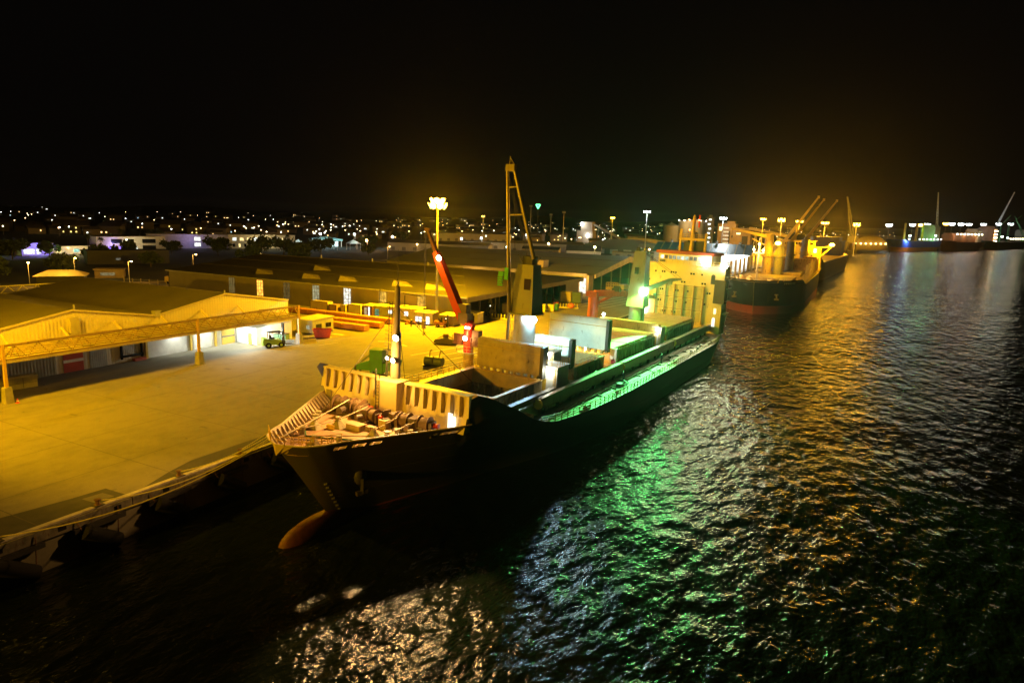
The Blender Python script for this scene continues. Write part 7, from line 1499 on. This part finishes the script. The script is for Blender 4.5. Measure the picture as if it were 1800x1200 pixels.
for k, (x, y, h_, lb) in enumerate(((-318, 222, 1.3, 'tallest palm, between the shop row and the balcony block'), (-352, 256, 1.15, 'palm in front of the violet lit ground floor'), (-336, 240, 1.0, 'palm at the left end of the balcony block'), (-372, 275, 1.35, 'palm lit from below above the balcony block roof'), (-300, 350, 1.2, 'palm beside the pale canopies'), (-340, 196, 1.0, 'palm at the corner of the violet tavern'))):
    o = PM if k == 0 else copy_tree(PM); o.location = (x, y, 0); o.scale = (1, 1, h_); o.rotation_euler = (0, 0, k); o['label'] = lb
for (x, y, col, p) in ((-337, 205, (.6, .9, .2), 1200), (-356, 190, (.8, .9, .2), 1500), (-350, 262, (.4, .3, 1), 1600)):
    near = min((s for s in bpy.data.objects if s.name.startswith(('tree', 'palm_tree')) and s.parent is None), key=lambda s: (s.location.xy - Vector((x, y))).length); lamp('POINT', (1.5, -6, 5), col, p, near, .3)

# far houses: low dark blocks with a lit window or two, out to the hills
def house_mesh(kind):
    m = MB(); L, d, h = ((11, 8, 4.2), (16, 9, 6.4), (9, 8, 3.4))[kind]; m.box(-L/2, L/2, -d/2, d/2, 0, h); m.mid(1); m.extx([(-d/2 - .5, h), (d/2 + .5, h), (0, h + 2.2)], -L/2 - .5, L/2 + .5); return m, L, d, h
HW = mat('far house wall', (.20, .18, .15), .8, var=.3, scale=.02); HR = mat('far house roof', (.08, .07, .065), .8)
lits = [emis('far warm light', (1, .62, .22), 3.0), emis('far white light', (.95, 1, .85), 2.8), emis('far yellow light', (1, .75, .2), 2.0), emis('far cool light', (.6, .9, 1), 1.2)]
protos = []
for kind in range(3):
    for li in range(4):
        m, L, d, h = house_mesh(kind); rs = random.Random(kind * 7 + li); m.mid(2)
        for k in range(1 + (kind == 1) * 2): x = -L/2 + 1 + rs.random() * (L - 3.4); z = rs.choice([1.2, h - 2.2]); m.box(x, x + rs.uniform(.7, 1.7), -d/2 - .1, -d/2 - .02, z, z + 1.0)
        me = bpy.data.meshes.new('house'); me.from_pydata(m.v, [], m.f); [me.materials.append(q_) for q_ in (HW, HR, lits[li])]; me.polygons.foreach_set('material_index', m.mi); protos.append(me)
def beyond(px):
    for lim, nm in ((150, 'beyond the violet tavern'), (260, 'beyond the balcony block'), (400, 'beyond the long white modern building'), (540, 'beyond the pale peaked canopies'), (680, 'beyond the filling station'), (800, 'beyond the long pale walled shed'), (900, 'beyond the red luffing crane'), (1000, 'beyond the twin tube jib'), (1120, 'beyond the conveyor head house'), (1260, 'beyond the silos'), (1400, 'beyond the brown plant')):
        if px < lim: return nm
    return 'beyond the second ship'
rs = random.Random(42); n = 0; names = ['warm', 'white', 'yellow', 'cool bluish']; kinds = ['small', 'two storey', 'tiny']
while n < 250:
    px = rs.uniform(-40, 1500); dy = rs.uniform(4, 46) if px < 1150 else rs.uniform(3, 20); D = 30 * 1177 / dy
    if D < 420 or D > 3800: continue
    a = R(-27.333) + math.atan((px - 900) / 1177); x = 61 + D * math.sin(a) / 1; y = D * math.cos(a)
    if x > -30 and y < 1000 and x > -200 + y * .12: continue
    if x > -20: continue
    k = rs.choice([0, 0, 1, 2, 4, 4, 5, 6, 8, 8, 9, 10, 3]); o = bpy.data.objects.new('house', protos[k]); COL.objects.link(o); far = D > 1200
    zz = max(0, (D - 2600)) * .006
    o.location = (x, y, zz); o.rotation_euler = (0, 0, a * -1 + rs.uniform(-.5, .5)); sc = 1 + (D / 3000) * 1.1; o.scale = (sc, sc, sc)
    side = 'left' if px < 500 else ('middle' if px < 1000 else 'right')
    tag(o, '%s %s house with %s lit windows, %s' % ('far' if far else 'nearer', kinds[k // 4], names[k % 4], beyond(px)), 'house', 'houses of the distant town'); n += 1
# far street lights
fm = bpy.data.meshes.new('far_lamp'); fls = []
for li, (nm, col) in enumerate((('far lamp orange', (1, .62, .25)), ('far lamp white', (.95, 1, .95)), ('far lamp pale yellow', (1, .88, .5)))):
    m = MB(); m.tube((0, 0, 0), (0, 0, 7.4), .14, .1, 6); m.mid(1); m.ball((0, 0, 7.8), .55, (1, 1, .8), 8); me = bpy.data.meshes.new('street_light'); me.from_pydata(m.v, [], m.f); me.materials.append(GALV); me.materials.append(emis(nm, col, 11)); me.polygons.foreach_set('material_index', m.mi); fls.append(me)
n = 0
while n < 270:
    px = rs.uniform(-20, 1560); dy = rs.uniform(3, 40) if px < 1100 else rs.uniform(3, 22); D = 24 * 1177 / dy
    if D < 480 or D > 4200: continue
    if px < 430 and rs.random() < .55: continue
    a = R(-27.333) + math.atan((px - 900) / 1177); x = 61 + D * math.sin(a); y = D * math.cos(a)
    if x > -25 and y < 1250: continue
    k = rs.choice([0, 0, 1, 2]); o = bpy.data.objects.new('street_light', fls[k]); COL.objects.link(o); o.location = (x, y, max(0, (D - 2600)) * .006); s_ = .8 + D / 2200 * .7; o.scale = (s_, s_, 1)
    tag(o, '%s glowing town street light %s' % (('orange', 'white', 'pale yellow')[k], beyond(px)), 'street light', 'street lights of the distant town'); n += 1

# ================================================================ AIR
hz = MB(); hz.box(-7000, 7000, -500, 7500, -10, 125)
hm_ = bpy.data.materials.new('haze'); hm_.use_nodes = True; hn = hm_.node_tree.nodes; hn.remove(hn['Principled BSDF'])
pv = hn.new('ShaderNodeVolumePrincipled'); pv.inputs['Color'].default_value = (.9, .9, .92, 1); pv.inputs['Density'].default_value = 0.00002; pv.inputs['Anisotropy'].default_value = 0.88
hm_.node_tree.links.new(pv.outputs[0], hn['Material Output'].inputs['Volume'])
tag(hz.build('haze', hm_), kind='stuff')
